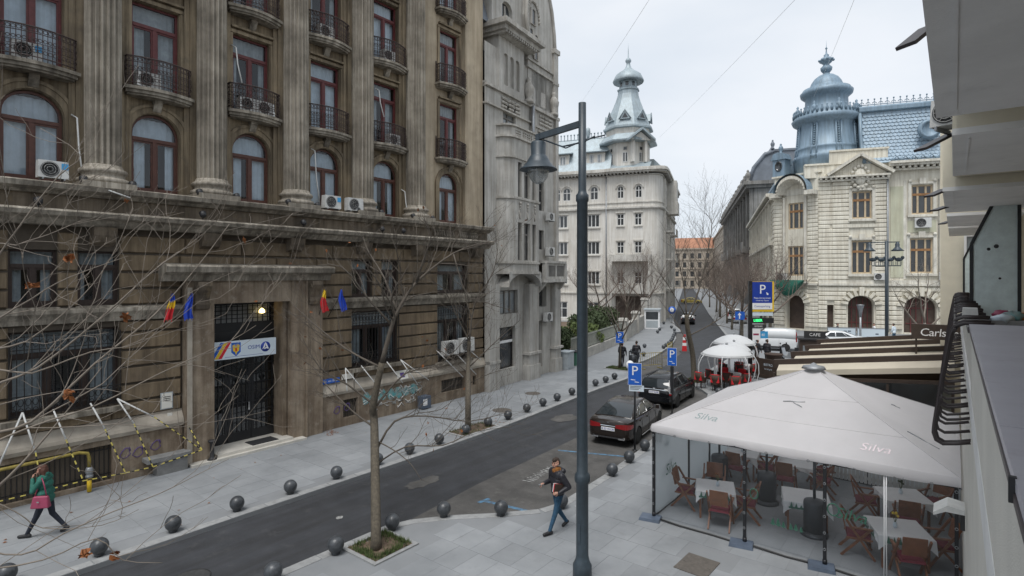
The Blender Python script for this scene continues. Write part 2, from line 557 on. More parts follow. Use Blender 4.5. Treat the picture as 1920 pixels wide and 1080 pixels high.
def dup(o, parent=None, loc=None, rz=None, label=None, group=None, tree=None):
 """copy of a thing (or part) and everything under it"""
 if tree is None:
  tree = {}
  for c in bpy.data.objects:
   if c.parent is not None:
    tree.setdefault(c.parent.name, []).append(c)
 n = o.copy()
 C.objects.link(n)
 n.parent = parent
 if loc is not None: n.location = loc
 if rz is not None: n.rotation_euler = (0, 0, rz)
 if label: n['label'] = label
 if group: n['group'] = group
 for c in tree.get(o.name, []):
  dup(c, n, tree=tree)
 return n
def tree_of(o):
 t = {}
 def rec(x):
  t[x.name] = list(x.children)
  for c in x.children: rec(c)
 rec(o)
 return t
def text_mesh(body, size=1.0, extrude=0.0, align='CENTER', shear=0.0, space=1.0, name='lettering'):
 cu = bpy.data.curves.new(name, 'FONT')
 cu.body = body
 cu.size = size
 cu.extrude = extrude
 cu.align_x = align
 cu.align_y = 'CENTER'
 cu.shear = shear
 cu.space_character = space
 cu.resolution_u = 3
 o = bpy.data.objects.new(name, cu)
 me = bpy.data.meshes.new_from_object(o)
 bpy.data.objects.remove(o)
 return me
def text(body, size, parent, T, material, name='lettering', **k):
 """T: world matrix; letters lie in T's xy plane, +z towards the reader"""
 me = text_mesh(body, size, name=name, **k)
 me.materials.clear()
 me.materials.append(M[material])
 me.transform(xf(parent).inverted() @ T)
 o = bpy.data.objects.new(name, me)
 C.objects.link(o)
 o.parent = parent
 return o
def face_matrix(loc, normal_angle):
 """local x to the reader's right, y up, z along the horizontal normal at normal_angle (radians from +X)"""
 z = Vector((cos(normal_angle), sin(normal_angle), 0))
 y = Vector((0, 0, 1))
 x = y.cross(z)
 m = Matrix((x, y, z)).transposed().to_4x4()
 m.translation = loc
 return m
def frame(x, y, heading, z=0.0):
 """facade frame: local +x outwards, +y along 'heading' (degrees left of world +Y)"""
 return Matrix.Translation((x, y, z)) @ Matrix.Rotation(radians(heading), 4, 'Z')
def arch_pts(y0, y1, zs, rise, n=10):
 c, h = (y0 + y1) / 2, (y1 - y0) / 2
 return [(c - h * cos(pi * i / n), zs + rise * sin(pi * i / n)) for i in range(n + 1)]
def wall_panel(mb, y0, y1, z0, z1, ops, x=0.0, depth=0.35, top=None):
 """wall face at x (outwards +x) with openings (ya,yb,za,zb,rise) and their reveals"""
 ys = sorted({y0, y1, *[o[0] for o in ops], *[o[1] for o in ops]})
 zs = sorted({z0, z1, *[o[2] for o in ops], *[o[3] for o in ops]})
 ys = [v for v in ys if y0 <= v <= y1]; zs = [v for v in zs if z0 <= v <= z1]
 for i in range(len(ys) - 1):
  run = None
  for j in range(len(zs) - 1):
   cy, cz = (ys[i] + ys[i + 1]) / 2, (zs[j] + zs[j + 1]) / 2
   hole = any(o[0] < cy < o[1] and o[2] < cz < o[3] for o in ops)
   if not hole:
    mb.quad((x, ys[i], zs[j]), (x, ys[i + 1], zs[j]), (x, ys[i + 1], zs[j + 1]), (x, ys[i], zs[j + 1]))
 for o in ops:
  ya, yb, za, zb = o[:4]
  rise = o[4] if len(o) > 4 else 0
  dd = o[5] if len(o) > 5 else depth
  xi = x - dd
  zr = zb - rise
  mb.quad((x, ya, za), (xi, ya, za), (xi, ya, zr), (x, ya, zr))
  mb.quad((x, yb, za), (x, yb, zr), (xi, yb, zr), (xi, yb, za))
  mb.quad((x, ya, za), (x, yb, za), (xi, yb, za), (xi, ya, za))
  if rise <= 0:
   mb.quad((x, ya, zb), (xi, ya, zb), (xi, yb, zb), (x, yb, zb))
  else:
   ap = arch_pts(ya, yb, zr, rise)
   for k in range(len(ap) - 1):
    a, b = ap[k], ap[k + 1]
    mb.quad((x, a[0], a[1]), (x, b[0], b[1]), (x, b[0], zb), (x, a[0], zb))
    mb.quad((x, a[0], a[1]), (xi, a[0], a[1]), (xi, b[0], b[1]), (x, b[0], b[1]))
 return mb
def sweep_y(mb, prof, y0, y1):
 """closed (x,z) profile swept along y"""
 return mb.prism(prof, y0, y1, 'y')
def unit_block():
 mb = MB()
 b = .06
 mb.add([(-.5, -.5, -.5), (-.5, .5, -.5), (-.5, .5, .5), (-.5, -.5, .5),
   (.5, -.5 + b * .4, -.5 + b), (.5, .5 - b * .4, -.5 + b), (.5, .5 - b * .4, .5 - b), (.5, -.5 + b * .4, .5 - b)],
   [(0, 1, 2, 3), (4, 5, 6, 7), (0, 1, 5, 4), (1, 2, 6, 5), (2, 3, 7, 6), (3, 0, 4, 7)])
 return mb
# ------------------------------------------------------------------ ground, road, pavements
ZR = -0.12
g = MB().quad((-1500, -1500, -.2), (1500, -1500, -.2), (1500, 1500, -.2), (-1500, 1500, -.2)).build('ground', 'asphalt_old')
tag(g, kind='structure')
road = MB()
road.quad((-60, -40, ZR), (-8, -40, ZR), (-8, 40, ZR), (-60, 40, ZR))
road.quad((-170, 40, ZR), (-8, 40, ZR), (-8, 420, ZR), (-170, 420, ZR))
road = road.build('road', 'asphalt')
tag(road, 'dark asphalt street running between the two pavements', kind='structure')
KL = [(-14.95, -30), (-14.95, 6), (-14.95, 14), (-15.05, 18.5), (-15.35, 22.5), (-15.75, 27), (-15.95, 31), (-16.1, 33.6), (-16.6, 35),
  (-17.6, 36.2), (-18.25, 37.6), (-18.4, 39.6), (-18.75, 42), (-19.3, 44.6), (-20.5, 49.7), (-22.4, 55.5), (-24.8, 61),
  (-24.6, 62.6), (-25.2, 63.9), (-28.2, 69.5), (-31.9, 78), (-52.3, 131), (-160, 412)]
KR = [(-11.5, -30), (-11.5, 6.3), (-11.45, 9.2), (-11.2, 9.9), (-10.6, 10.7), (-9.7, 11.6), (-8.95, 12.5), (-8.74, 13.2), (-8.85, 16),
  (-9.1, 19), (-9.4, 21.3), (-9.8, 26), (-10.15, 29.2), (-10.5, 30.4), (-11.2, 31.4), (-12.1, 32.3), (-12.6, 33.4), (-13.3, 40),
  (-14.2, 48.7), (-22.5, 69.5), (-31.6, 92.3), (-50, 140), (-155, 412)]
pl = MB()
pl.prism(KL + [(-300, 412), (-300, -30)], -.19, -.006, 'z')
pavL = pl.build('pavement', 'mortar')
tag(pavL, 'grey paved footway under the brown building', kind='structure')
pr = MB()
pr.prism(list(reversed(KR)) + [(200, -30), (200, 412)], -.19, -.006, 'z')
pavR = pr.build('pavement', 'mortar')
tag(pavR, 'grey paved footway and square on the terrace side', kind='structure')
def inside_left(x, y, m):
 for i in range(len(KL) - 1):
  a, b = KL[i], KL[i + 1]
  if a[1] <= y <= b[1] and b[1] > a[1]:
   return x < a[0] + (b[0] - a[0]) * (y - a[1]) / (b[1] - a[1]) - m
 return False
def inside_right(x, y, m):
 for i in range(len(KR) - 1):
  a, b = KR[i], KR[i + 1]
  if a[1] <= y <= b[1] and b[1] > a[1]:
   return x > a[0] + (b[0] - a[0]) * (y - a[1]) / (b[1] - a[1]) + m
 return False
slab = MB().taper(-.4475, .4475, -.2975, .2975, -.03, 0, .002).mesh('paving_slab', 'paving')
def pave(parent, x0, x1, y0, y1, ok, lim, skip):
 n = 0
 far = MB()
 cells = []
 j = 0
 y = y0
 while y < y1:
  x = x0 + (.3 if j % 2 else 0)
  while x < x1:
   cells.append((x, y)); x += .6
  y += .9; j += 1
 for (x, y) in cells:
  if all(ok(x + dx, y + dy, .3) for dx in (-.3, .3) for dy in (-.45, .45)) and not skip(x, y):
   dz = R.uniform(-.0035, 0)
   if n < lim:
    s = inst('paving_slab', slab, parent, (x, y, dz), pi / 2)
    n += 1
   else:
    far.taper(x - .296, x + .296, y - .446, y + .446, -.03, dz, .003)
 if far.v:
  f = far.build('paving_slab', 'paving', parent)
  f['kind'] = 'stuff'
pave(pavL, -20.6, -15.0, 2.2, 45, inside_left, 290,
  lambda x, y: (x < -19.0 and y > 32) or (7.2 < y < 13.6 and x < -20.0) or (abs(x + 15.75) < .8 and abs(y - 17.3) < 1.2) or (abs(x + 18) < 1.1 and abs(y - 34.8) < .9))
pave(pavR, -11.3, 0, 5.6, 29, inside_right, 298,
  lambda x, y: (abs(x + 10.65) < 1.0 and abs(y - 8.42) < 1.05) or (abs(x + 4.47) < .5 and abs(y - 12.25) < .75) or (x > -6.3 and 21.5 < y))
def kerb(parent, line, ok_from, ok_to):
 me_cache = {}
 pts = [Vector((p[0], p[1])) for p in line]
 n = 0
 rest = MB()
 for i in range(len(pts) - 1):
  a, b = pts[i], pts[i + 1]
  L = (b - a).length
  d = (b - a) / L
  t = 0.0
  k = max(1, round(L / 1.0)) if L < 60 else 0
  if k == 0: continue
  st = L / k
  for q in range(k):
   c = a + d * (st * (q + .5))
   if not (ok_from < c.y < ok_to): continue
   key = round(st, 1)
   ang = atan2(d.y, d.x)
   if key not in me_cache:
    me_cache[key] = MB().taper(-key / 2 + .005, key / 2 - .005, -.14, .14, -.16, .004, .008).mesh('kerb_stone', 'kerb')
   off = Vector((-d.y, d.x)) * (.14 if parent is pavL else -.14)
   s = inst('kerb_stone', me_cache[key], parent, (c.x + off.x, c.y + off.y, R.uniform(-.004, .004)), ang)
   s.scale = (st / key, 1, 1)
   n += 1
kerb(pavL, KL, 2, 75)
kerb(pavR, KR, 4, 75)
z = ZR + .004
bay = MB().poly([(-11.35, 9.6, z), (-9, 12.3, z), (-8.6, 13.3, z), (-8.7, 16, z), (-9, 19, z), (-9.3, 21.3, z), (-9.7, 26, z), (-10.0, 29.2, z), (-10.4, 30.4, z), (-12.0, 32.3, z),
     (-12.5, 31, z), (-12.3, 26, z), (-11.9, 18.5, z), (-11.7, 13, z)]).build('parking_bay', 'asphalt_old', road)
inl = MB().poly([(-16.0, 33.6, z), (-16.6, 35.2, z), (-17.6, 36.4, z), (-18.3, 37.8, z), (-18.4, 39.7, z), (-19.2, 44.6, z), (-20.4, 49.8, z), (-24.6, 61.2, z), (-23.2, 61.0, z), (-19.5, 51, z), (-17.6, 44, z), (-16.4, 38.5, z)]).build('parking_bay', 'asphalt_old', road)
z += .004
def bar(pts, wd, mname, nm='road_marking'):
 b = MB()
 for (p, q) in pts:
  p, q = Vector((*p, z)), Vector((*q, z))
  d = (q - p).normalized(); a = Vector((-d.y, d.x, 0)) * wd / 2
  b.quad(p - a, q - a, q + a, p + a)
 return b.build(nm, mname, road)
bar([((-10.75, 12.2), (-9.15, 12.45))], .13, 'road_blue')
z += .004
bar([((-10.72, 12.0), (-10.66, 12.42))], .13, 'road_blue')
bar([((-11.6, 17.45), (-9.3, 18.35))], .12, 'road_blue')
txt = []
for i in range(13):
 y = 14.2 + i * .135
 x = -10.62 - i * .01
 txt.append(((x - R.uniform(.1, .2), y), (x + R.uniform(.1, .2), y + R.uniform(-.02, .06))))
 if i % 3: txt.append(((x + R.choice((-.15, .15, 0)), y), (x + .02 + R.choice((-.15, .15)), y + .13)))
bar(txt, .045, 'road_white')
def blob(cx, cy, rx, ry, mname, nm, seed, zz):
 r = random.Random(seed)
 b = MB()
 ps = [(r.uniform(.8, 1.15)) for i in range(18)]
 b.poly([(cx + rx * ps[i] * cos(2 * pi * i / 18), cy + ry * ps[i] * sin(2 * pi * i / 18), zz) for i in range(18)])
 return b.build(nm, mname, road)
blob(-13.15, 12.1, .3, .7, 'asphalt_old', 'road_patch', 1, z)
blob(-13.0, 8.95, .09, .1, 'road_white', 'road_patch', 2, z)
blob(-14.0, 21.6, .5, .8, 'asphalt_old', 'road_patch', 6, z)
for (x, y) in ((-13.2, 24.5), (-12.9, 5.2)):
 mh = MB().lathe([(.36, 0), (.36, .006), (.30, .006), (.29, .003), (.001, .003)], (x, y, z), 20)
 mh.build('manhole_cover', 'plate_dark', road)
bar([((-14.0, 48.9), (-22.3, 69.6)), ((-22.3, 69.7), (-31.4, 92.3))], .28, 'road_white')
zz = [((-25.0 + .62 * k, 71.0 + .2 * k), (-26.1 + .62 * k, 73.8 + .2 * k)) for k in range(9)]
pc = MB().box(-.36, .36, -.42, .42, -.02, .012).box(-.30, -.24, -.02, .02, .012, .016).box(.24, .30, -.02, .02, .012, .016)
o = pc.build('access_cover', 'plate_brown', pavR)
o.location = (-4.47, 12.25, 0); o.rotation_euler = (0, 0, radians(-2)); o['label'] = 'square rusty brown access cover let into the paving'
for (x, y, r) in ((-18.0, 24.6, .42), (-16.9, 20.6, .45)):
 o = MB().lathe([(r, -.01), (r, .008), (r * .86, .008), (r * .84, .004), (.001, .004)], (x, y, 0), 20).build('manhole_cover', 'plate_brown', pavL)
def pit(x0, x1, y0, y1, parent, lush, seed, zk=0.0):
 r = random.Random(seed)
 n = 14
 s = MB()
 vs = []
 for j in range(n + 1):
  for i in range(n + 1):
   vs.append((x0 + (x1 - x0) * i / n, y0 + (y1 - y0) * j / n, .015 + .05 * mnoise.noise((i * .5, j * .5, seed)) + .03 * sin(pi * i / n) * sin(pi * j / n)))
 s.add(vs, [(j * (n + 1) + i, j * (n + 1) + i + 1, (j + 1) * (n + 1) + i + 1, (j + 1) * (n + 1) + i) for j in range(n) for i in range(n)], True)
 so = s.build('tree_pit_soil', 'soil', parent)
 so['kind'] = 'stuff'
 e = MB()
 for (a, b, c, d) in ((x0 - .1, x1 + .1, y0 - .1, y0), (x0 - .1, x1 + .1, y1, y1 + .1), (x0 - .1, x0, y0, y1), (x1, x1 + .1, y0, y1)):
  e.box(a, b, c, d, -.02, .03)
 e.build('pit_edging', 'kerb', parent)
 gm = MB()
 for k in range(lush):
  cx, cy = r.uniform(x0, x1), r.uniform(y0, y1)
  ex = min(cx - x0, x1 - cx) / (x1 - x0); ey = min(cy - y0, y1 - cy) / (y1 - y0)
  if min(ex, ey) > .14 and r.random() > .1: continue
  for b in range(9):
   bx, by = cx + r.gauss(0, .05), cy + r.gauss(0, .05)
   if not (x0 < bx < x1 and y0 < by < y1): continue
   t = r.uniform(0, 2 * pi); h = r.uniform(.05, .13); l = r.uniform(.02, .07); wdt = .008
   gm.add([(bx - wdt * sin(t), by + wdt * cos(t), .03), (bx + wdt * sin(t), by - wdt * cos(t), .03), (bx + l * cos(t), by + l * sin(t), .03 + h)], [(0, 1, 2)])
 if gm.v:
  go = gm.build('grass', 'grass', None, fix=False)
  tag(go, 'green grass tufts along the edges of the tree pit', 'grass', kind='stuff')
 return so
pit(-11.18, -10.12, 7.9, 9.0, pavR, 380, 3)
pit(-16.2, -15.3, 16.3, 18.3, pavL, 120, 4)
pit(-18.9, -17.2, 34.3, 35.3, pavL, 900, 5)
pit(-12.9, -11.9, 32.9, 34.3, pavR, 500, 6)
# ------------------------------------------------------------------ the brown building with fluted columns
XW = -20.8
b1 = thing('brown_building', 'dark brown weathered office building with giant fluted columns and red windows', 'building', (XW, 13, 0))
YC = [0.93, 4.08, 7.26, 10.47, 13.63, 16.81, 20.92]
FL = [12.45, 16.25, 20.05]
ops = []
for c in YC:
 ops.append((c - .71, c + .71, 9.0, 11.75, .68, .32))
 for z in FL:
  ops.append((c - .7, c + .7, z, z + 2.86, 0, .32))
wl_ = MB()
wall_panel(wl_, -2, 18.75, 8.4, 25, [o for o in ops if o[1] < 18.75], XW)
wl_.build('upper_wall', 'brown_upper', b1)
wr = MB()
wall_panel(wr, 18.75, 21.9, 8.4, 25, [o for o in ops if o[0] > 18.75], XW + .06)
wr.box(XW - 6, XW + .32, 21.9, 23.3, 8.4, 25)
wr.build('upper_wall', 'brown_light', b1)
MB().box(XW - .8, XW - .75, -2, 21.9, 0.3, 25).build('dark_back_panel', 'dark_room', b1)  # flat panel painted dark, standing in for the unlit rooms
cb = MB()
cb.box(XW - 6, XW + .9, -2, 23.3, 25, 26.4).box(XW - 6, XW + 1.5, -2, 23.6, 26.4, 27.1).box(XW - 6, XW + .3, -2, 23.3, 27.1, 29)
cb.build('cornice', 'brown_ledge', b1)
MB().box(XW - 12, XW - 1, -2, 23.25, 0, 25.5).build('rear_mass', 'brown_light', b1)
def flute(n):
 def f(i):
  p = (i % 5)
  return (1.0, 1.0, .87, .81, .87)[p]
 return f
col = MB()
nseg = 90
prof = [(.47, 9.75), (.475, 12), (.47, 15), (.455, 19), (.44, 22), (.425, 24.2)]
cv = MB().lathe([(r, z - 9) for r, z in prof], (0, 0, 0), nseg, smooth=False, rmod=flute(nseg)).mesh('fluted_shaft', 'brown_column')
cbase = MB()
cbase.box(-.68, .68, -.68, .68, 0, .2)
cbase.lathe([(.66, .2), (.68, .27), (.66, .34), (.58, .37), (.55, .43), (.57, .49), (.62, .52), (.63, .58), (.6, .63), (.53, .66), (.51, .72), (.49, .76)], (0, 0, 0), 40)
cbm = cbase.mesh('column_base', 'brown_column')
cap = MB().lathe([(.43, 15.1), (.5, 15.3), (.46, 15.4), (.62, 15.75), (.66, 15.85)], (0, 0, 0), 32).box(-.72, .72, -.72, .72, 15.85, 16.05)
capm = cap.mesh('capital', 'brown_column')
COLY = [2.5, 5.67, 8.86, 12.05, 15.22, 18.3]
for y in COLY:
 pil = MB()
 base = inst('column', cv, b1, (.42, y - 13, 9.0))
 inst('column_base', cbm, base, (0, 0, -.02))
 inst('capital', capm, base, (0, 0, 0))
 pil.box(XW + .002, XW + .12, y - .78, y + .78, 9, 25)
 pil.box(XW + .12, XW + .2, y - .62, y + .62, 9, 25)
 pil.build('pilaster_strip', 'brown_upper', b1)
def win_unit(w, h, rise, fm, cm, mull=1, transom=.68, fw=.07, opening=.02, seed=0, cname='curtain', gap=.12):
 r = random.Random(seed)
 f = MB()
 zr = h - rise
 zt = h * transom if rise == 0 else min(zr, h * transom)
 f.box(-.04, .05, -w / 2, -w / 2 + fw, 0, zr).box(-.04, .05, w / 2 - fw, w / 2, 0, zr)
 f.box(-.039, .049, -w / 2 + fw, w / 2 - fw, 0, fw)
 f.box(-.05, .065, -w / 2 + fw, w / 2 - fw, zt - .06, zt + .05)
 for k in range(mull):
  y = -w / 2 + w * (k + 1) / (mull + 1)
  f.box(-.045, .056, y - .06, y + .06, fw, zt - .06)
 for k in range(mull + 1):          # casement stiles
  ya = -w / 2 + w * k / (mull + 1) + (.06 if k else fw); yb = -w / 2 + w * (k + 1) / (mull + 1) - (.06 if k < mull else fw)
  f.box(-.02, .03, ya, ya + .045, fw, zt - .06).box(-.02, .03, yb - .045, yb, fw, zt - .06)
  f.box(-.019, .029, ya + .045, yb - .045, fw, fw + .1).box(-.019, .029, ya + .045, yb - .045, zt - .12, zt - .06)
 if rise > 0:
  ap = arch_pts(-w / 2, w / 2, zr, rise, 14)
  aq = arch_pts(-w / 2 + fw, w / 2 - fw, zr, rise - fw, 14)
  for k in range(14):
   f.add([(.05, *ap[k]), (.05, *ap[k + 1]), (.05, *aq[k + 1]), (.05, *aq[k]), (-.04, *ap[k]), (-.04, *ap[k + 1]), (-.04, *aq[k + 1]), (-.04, *aq[k])],
     [(0, 1, 2, 3), (7, 6, 5, 4), (3, 2, 6, 7)])
 else:
  f.box(-.041, .051, -w / 2 + fw, w / 2 - fw, h - fw, h)
 fme = f.mesh('window', fm)
 p = MB()
 if rise > 0:
  pts = [(-w / 2 + .02, .02), (w / 2 - .02, .02)] + list(reversed(arch_pts(-w / 2 + .02, w / 2 - .02, zr, rise - .02, 14)))
 else:
  pts = [(-w / 2 + .02, .02), (w / 2 - .02, .02), (w / 2 - .02, h - .02), (-w / 2 + .02, h - .02)]
 p.poly([(0.004, y, z) for y, z in pts])
 pme = p.mesh('pane', 'glass')
 c = MB()
 def cloth(ya, yb, z0, z1, x):
  n = max(6, int((yb - ya) / .05))
  ph = r.uniform(0, 6)
  vs = []
  for j in range(2):
   for i in range(n + 1):
    y = ya + (yb - ya) * i / n
    vs.append((x + .03 * sin(i * 1.9 + ph) + .012 * sin(i * .7), y, (z0, z1)[j]))
  c.add(vs, [(i, i + 1, n + 2 + i, n + 1 + i) for i in range(n)], True)
 top = h if rise == 0 else zr + rise * .8
 if gap >= 0:
  m0 = r.uniform(-.06, .06) * w
  cloth(-w / 2 + .03, m0 - gap * w / 2, .06, zt, -.14)
  cloth(m0 + gap * w / 2, w / 2 - .03, .06, zt, -.14)
 else:
  cloth(-w / 2 + .03, w / 2 - .03, .06, zt, -.14)
 cloth(-w / 2 + .06, w / 2 - .06, zt, top, -.17)
 cme = c.mesh(cname, cm)
 return fme, pme, cme
def put_window(parent, unit, loc, rz=0.0, name='window'):
 f = inst(name, unit[0], parent, loc, rz)
 inst('pane', unit[1], f, (0, 0, 0))
 if unit[2] is not None: inst('curtain', unit[2], f, (0, 0, 0))
 return f
UA = [win_unit(1.42, 2.6, .68, 'brown_frame', 'curtain', seed=k, gap=(.06, .22, .42)[k]) for k in range(3)]
UR = [win_unit(1.4, 2.86, 0, 'red_frame', ('curtain_grey', 'curtain', 'curtain_grey')[k], transom=.76, seed=k + 5, gap=(.6, .12, .3)[k]) for k in range(3)]
for i, c in enumerate(YC):
 dx = .06 if c > 18.75 else 0
 put_window(b1, UA[(i * 2 + 1) % 3], (-.2 + dx, c - 13, 9.13))
 for j, z in enumerate(FL):
  put_window(b1, UR[(i + j * 2) % 3], (-.2 + dx, c - 13, z))
for c in YC:
 tr = MB()
 dx = .06 if c > 18.75 else 0
 X = XW + dx
 for (o_, i_, p_) in ((.2, .02, .05), (.3, .2, .09)):
  ap = arch_pts(c - .71 - o_, c + .71 + o_, 11.07, .68 + o_, 16)
  aq = arch_pts(c - .71 - i_, c + .71 + i_, 11.07, .68 + i_, 16)
  for k in range(16):
   tr.add([(X + p_, *ap[k]), (X + p_, *ap[k + 1]), (X + p_, *aq[k + 1]), (X + p_, *aq[k]), (X, *ap[k]), (X, *ap[k + 1]), (X, *aq[k + 1]), (X, *aq[k])],
     [(0, 1, 2, 3), (0, 4, 5, 1), (3, 2, 6, 7)])
  for s in (-1, 1):
   tr.box(X, X + p_, c + s * (.71 + i_), c + s * (.71 + o_), 9, 11.07)
 tr.build('window_surround', 'brown_upper', b1)
 for z in FL:
  tr = MB()
  tr.box(X, X + .07, c - .86, c - .72, z, z + 2.86).box(X, X + .07, c + .72, c + .86, z, z + 2.86)
  tr.box(X, X + .075, c - .86, c + .86, z + 2.88, z + 3.0)
  tr.box(X, X + .16, c - .8, c + .8, z + 3.06, z + 3.14)
  tr.build('window_surround', 'brown_upper', b1)
def balcony_mesh():
 b = MB()
 n = 16
 def outl(k, e):
  return [(-.02, -.98 - e)] + [((.35 + .25 * cos(pi * (i / n - .5))) + e, -.98 - e + (1.96 + 2 * e) * i / n) for i in range(n + 1)] + [(-.02, .98 + e)]
 b.prism(outl(0, .06), -.1, 0, 'z')
 b.prism(outl(0, 0), -.2, -.1, 'z')
 b.prism(outl(0, -.06), -.26, -.2, 'z')
 b.prism([(0, -.26), (.26, -.26), (.26, -.33), (.2, -.4), (.14, -.52), (.08, -.6), (0, -.64)], -.12, .12, 'y')
 me = b.mesh('balcony', 'brown_ledge')
 rl = MB()
 path = [(.04, -.94)] + [(.33 + .25 * cos(pi * (i / 24 - .5)), -.94 + 1.88 * i / 24) for i in range(25)] + [(.04, .94)]
 for zz, rr in ((.95, .025), (.12, .018), (.78, .014)):
  rl.tube([(x, y, zz) for x, y in path], rr, 5)
 L = [0]
 for a, c_ in zip(path, path[1:]): L.append(L[-1] + sqrt((c_[0] - a[0]) ** 2 + (c_[1] - a[1]) ** 2))
 def on(t):
  for k in range(len(L) - 1):
   if L[k] <= t <= L[k + 1] + 1e-9:
    u = (t - L[k]) / (L[k + 1] - L[k] + 1e-9)
    return path[k][0] + (path[k + 1][0] - path[k][0]) * u, path[k][1] + (path[k + 1][1] - path[k][1]) * u
  return path[-1]
 nb = 22
 for k in range(nb + 1):
  x, y = on(L[-1] * k / nb)
  rl.beam((x, y, 0), (x, y, .95), .018)
  if k < nb:
   x2, y2 = on(L[-1] * (k + .5) / nb)
   d = Vector((on(min(L[-1], L[-1] * (k + .55) / nb))[0] - x2, on(min(L[-1], L[-1] * (k + .55) / nb))[1] - y2, 0)).normalized()
   for zc, rr in ((.865, .05), (.45, .07), (.6, .045), (.28, .05)):
    rl.tube([(x2 + d.x * rr * cos(t), y2 + d.y * rr * cos(t), zc + rr * sin(t)) for t in [2 * pi * q / 8 for q in range(8)]], .011, 3, close=True)
 for y in (-.96, .96):
  rl.beam((.04, y, 0), (.04, y, 1.05), .04)
  rl.ball((.04, y, 1.08), .035, 6)
 return me, rl.mesh('railing', 'iron_rust')
BAL = balcony_mesh()
for i, c in enumerate(YC):
 for z in FL:
  b = inst('balcony', BAL[0], b1, ((.06 if c > 18.75 else 0), c - 13, z - .03))
  inst('railing', BAL[1], b, (0, 0, 0))
lg = MB()
sweep_y(lg, [(XW - .4, 8.72), (-20.0, 8.72), (-19.92, 8.8), (-19.72, 8.86), (-19.68, 9.0), (-19.78, 9.04), (XW - .4, 9.08)], -2, 23.34)
lg.build('ledge_cap', 'brown_ledge', b1)
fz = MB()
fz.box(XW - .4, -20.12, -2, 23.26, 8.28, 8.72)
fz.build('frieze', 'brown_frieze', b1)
bl = MB()
for (a, b_) in ((19.2, 20.6), (21.0, 22.4)):
 bl.box(-20.118, -20.08, a, b_, 8.3, 8.36).box(-20.118, -20.08, a, b_, 8.64, 8.7)
 k = a + .1
 while k < b_:
  bl.lathe([(.04, 0), (.06, .06), (.065, .12), (.035, .22), (.045, .28)], (-20.1, k, 8.36), 8)
  k += .16
bl.build('baluster_row', 'brown_ledge', b1)
lb = MB()
sweep_y(lb, [(XW - .4, 7.86), (-20.1, 7.86), (-19.98, 7.98), (-19.95, 8.05), (-19.72, 8.1), (-19.66, 8.22), (-19.72, 8.28), (XW - .4, 8.3)], -2, 23.38)
lb.build('lower_cornice', 'brown_ledge', b1)
for y in (2.45, 5.65, 8.75, 11.95, 15.2, 18.35, 22.6):
 c = MB().prism([(-20.5, 7.3), (-20.2, 7.42), (-20.08, 7.62), (-20.02, 7.86), (-20.5, 7.86)], y - .3, y + .3, 'y')
 c.build('corbel', 'brown_frieze', b1)
XG = -20.5
gops = []
WL = [(3.5, 6.12, 2.4, 4.82), (14.72, 17.26, 2.4, 4.84), (19.85, 22.05, 2.05, 4.9)]
WU = [(3.5, 4.58, 5.5, 7.15), (5.06, 6.12, 5.5, 7.15), (14.72, 15.8, 5.45, 7.1), (16.3, 17.3, 5.45, 7.1), (19.85, 22.05, 5.5, 7.0)]
WL2 = [(-1.0, 1.6, 2.4, 4.82)]
WU2 = [(-1.0, .05, 5.5, 7.15), (.55, 1.6, 5.5, 7.15)]
for o in WL + WU + WL2 + WU2: gops.append((*o, 0, .35))
gops.append((8.9, 11.72, .17, 5.42, 0, .8))
bw = MB()
wall_panel(bw, -2, 23.3, 0, 8.0, gops, XG)
bw.box(XG - .5, XG, 23.25, 23.3, 0, 8)
bw.build('ground_floor_wall', 'rustic_back', b1)
blk = unit_block().mesh('stone_block', 'rustic')
solid_z = [2.0 + .555 * k for k in range(11)]
def spans(z0, z1):
 bad = sorted((o[0] - .0, o[1] + .0) for o in WL + WU + WL2 + WU2 if o[2] < z1 - .05 and o[3] > z0 + .05)
 bad.append((7.9, 13.15)) if z0 < 6.2 else None
 bad.sort()
 out, y = [], -2.0
 for a, b_ in bad:
  if a > y + .05: out.append((y, a))
  y = max(y, b_)
 out.append((y, 23.3))
 return out
zs_ = [(1.92, 2.42), (2.42, 2.98), (2.98, 3.52), (3.52, 4.06), (4.06, 4.62), (4.62, 4.98), (5.48, 6.0), (6.0, 6.52), (6.52, 7.1), (7.1, 7.7)]
for (za, zb) in zs_:
 for (ya, yb) in spans(za, zb):
  n = max(1, round((yb - ya) / 1.9))
  for k in range(n):
   a, b_ = ya + (yb - ya) * k / n, ya + (yb - ya) * (k + 1) / n
   inst('stone_block', blk, b1, (XG + .035 - XW, (a + b_) / 2 - 13, (za + zb) / 2), 0, (.07 + R.uniform(0, .012), b_ - a - .008, zb - za - .055))
def belt(y0, y1):
 bc = MB()
 sweep_y(bc, [(XG, 5.0), (XG + .1, 5.0), (XG + .12, 5.12), (XG + .16, 5.2), (XG + .24, 5.3), (XG + .24, 5.4), (XG, 5.46)], y0, y1)
 bc.build('belt_course', 'brown_ledge', b1)
belt(-2, 7.92); belt(13.14, 23.34)
bops = [(-1, .9, .35, 1.3), (3.0, 5.9, .12, 1.22), (14.2, 14.95, .35, 1.12), (20.0, 21.7, .45, 1.1), (22.35, 22.6, .5, 1.0)]
pw = MB()
wall_panel(pw, -2, 7.9, 0, 1.46, [(*o, 0, .5) for o in bops if o[1] < 8], -20.36)
pw.build('plinth', 'plinth', b1)
pw = MB()
wall_panel(pw, 13.16, 23.32, 0, 1.40, [(*o, 0, .5) for o in bops if o[0] > 8], -20.36)
pw.build('plinth', 'plinth', b1)
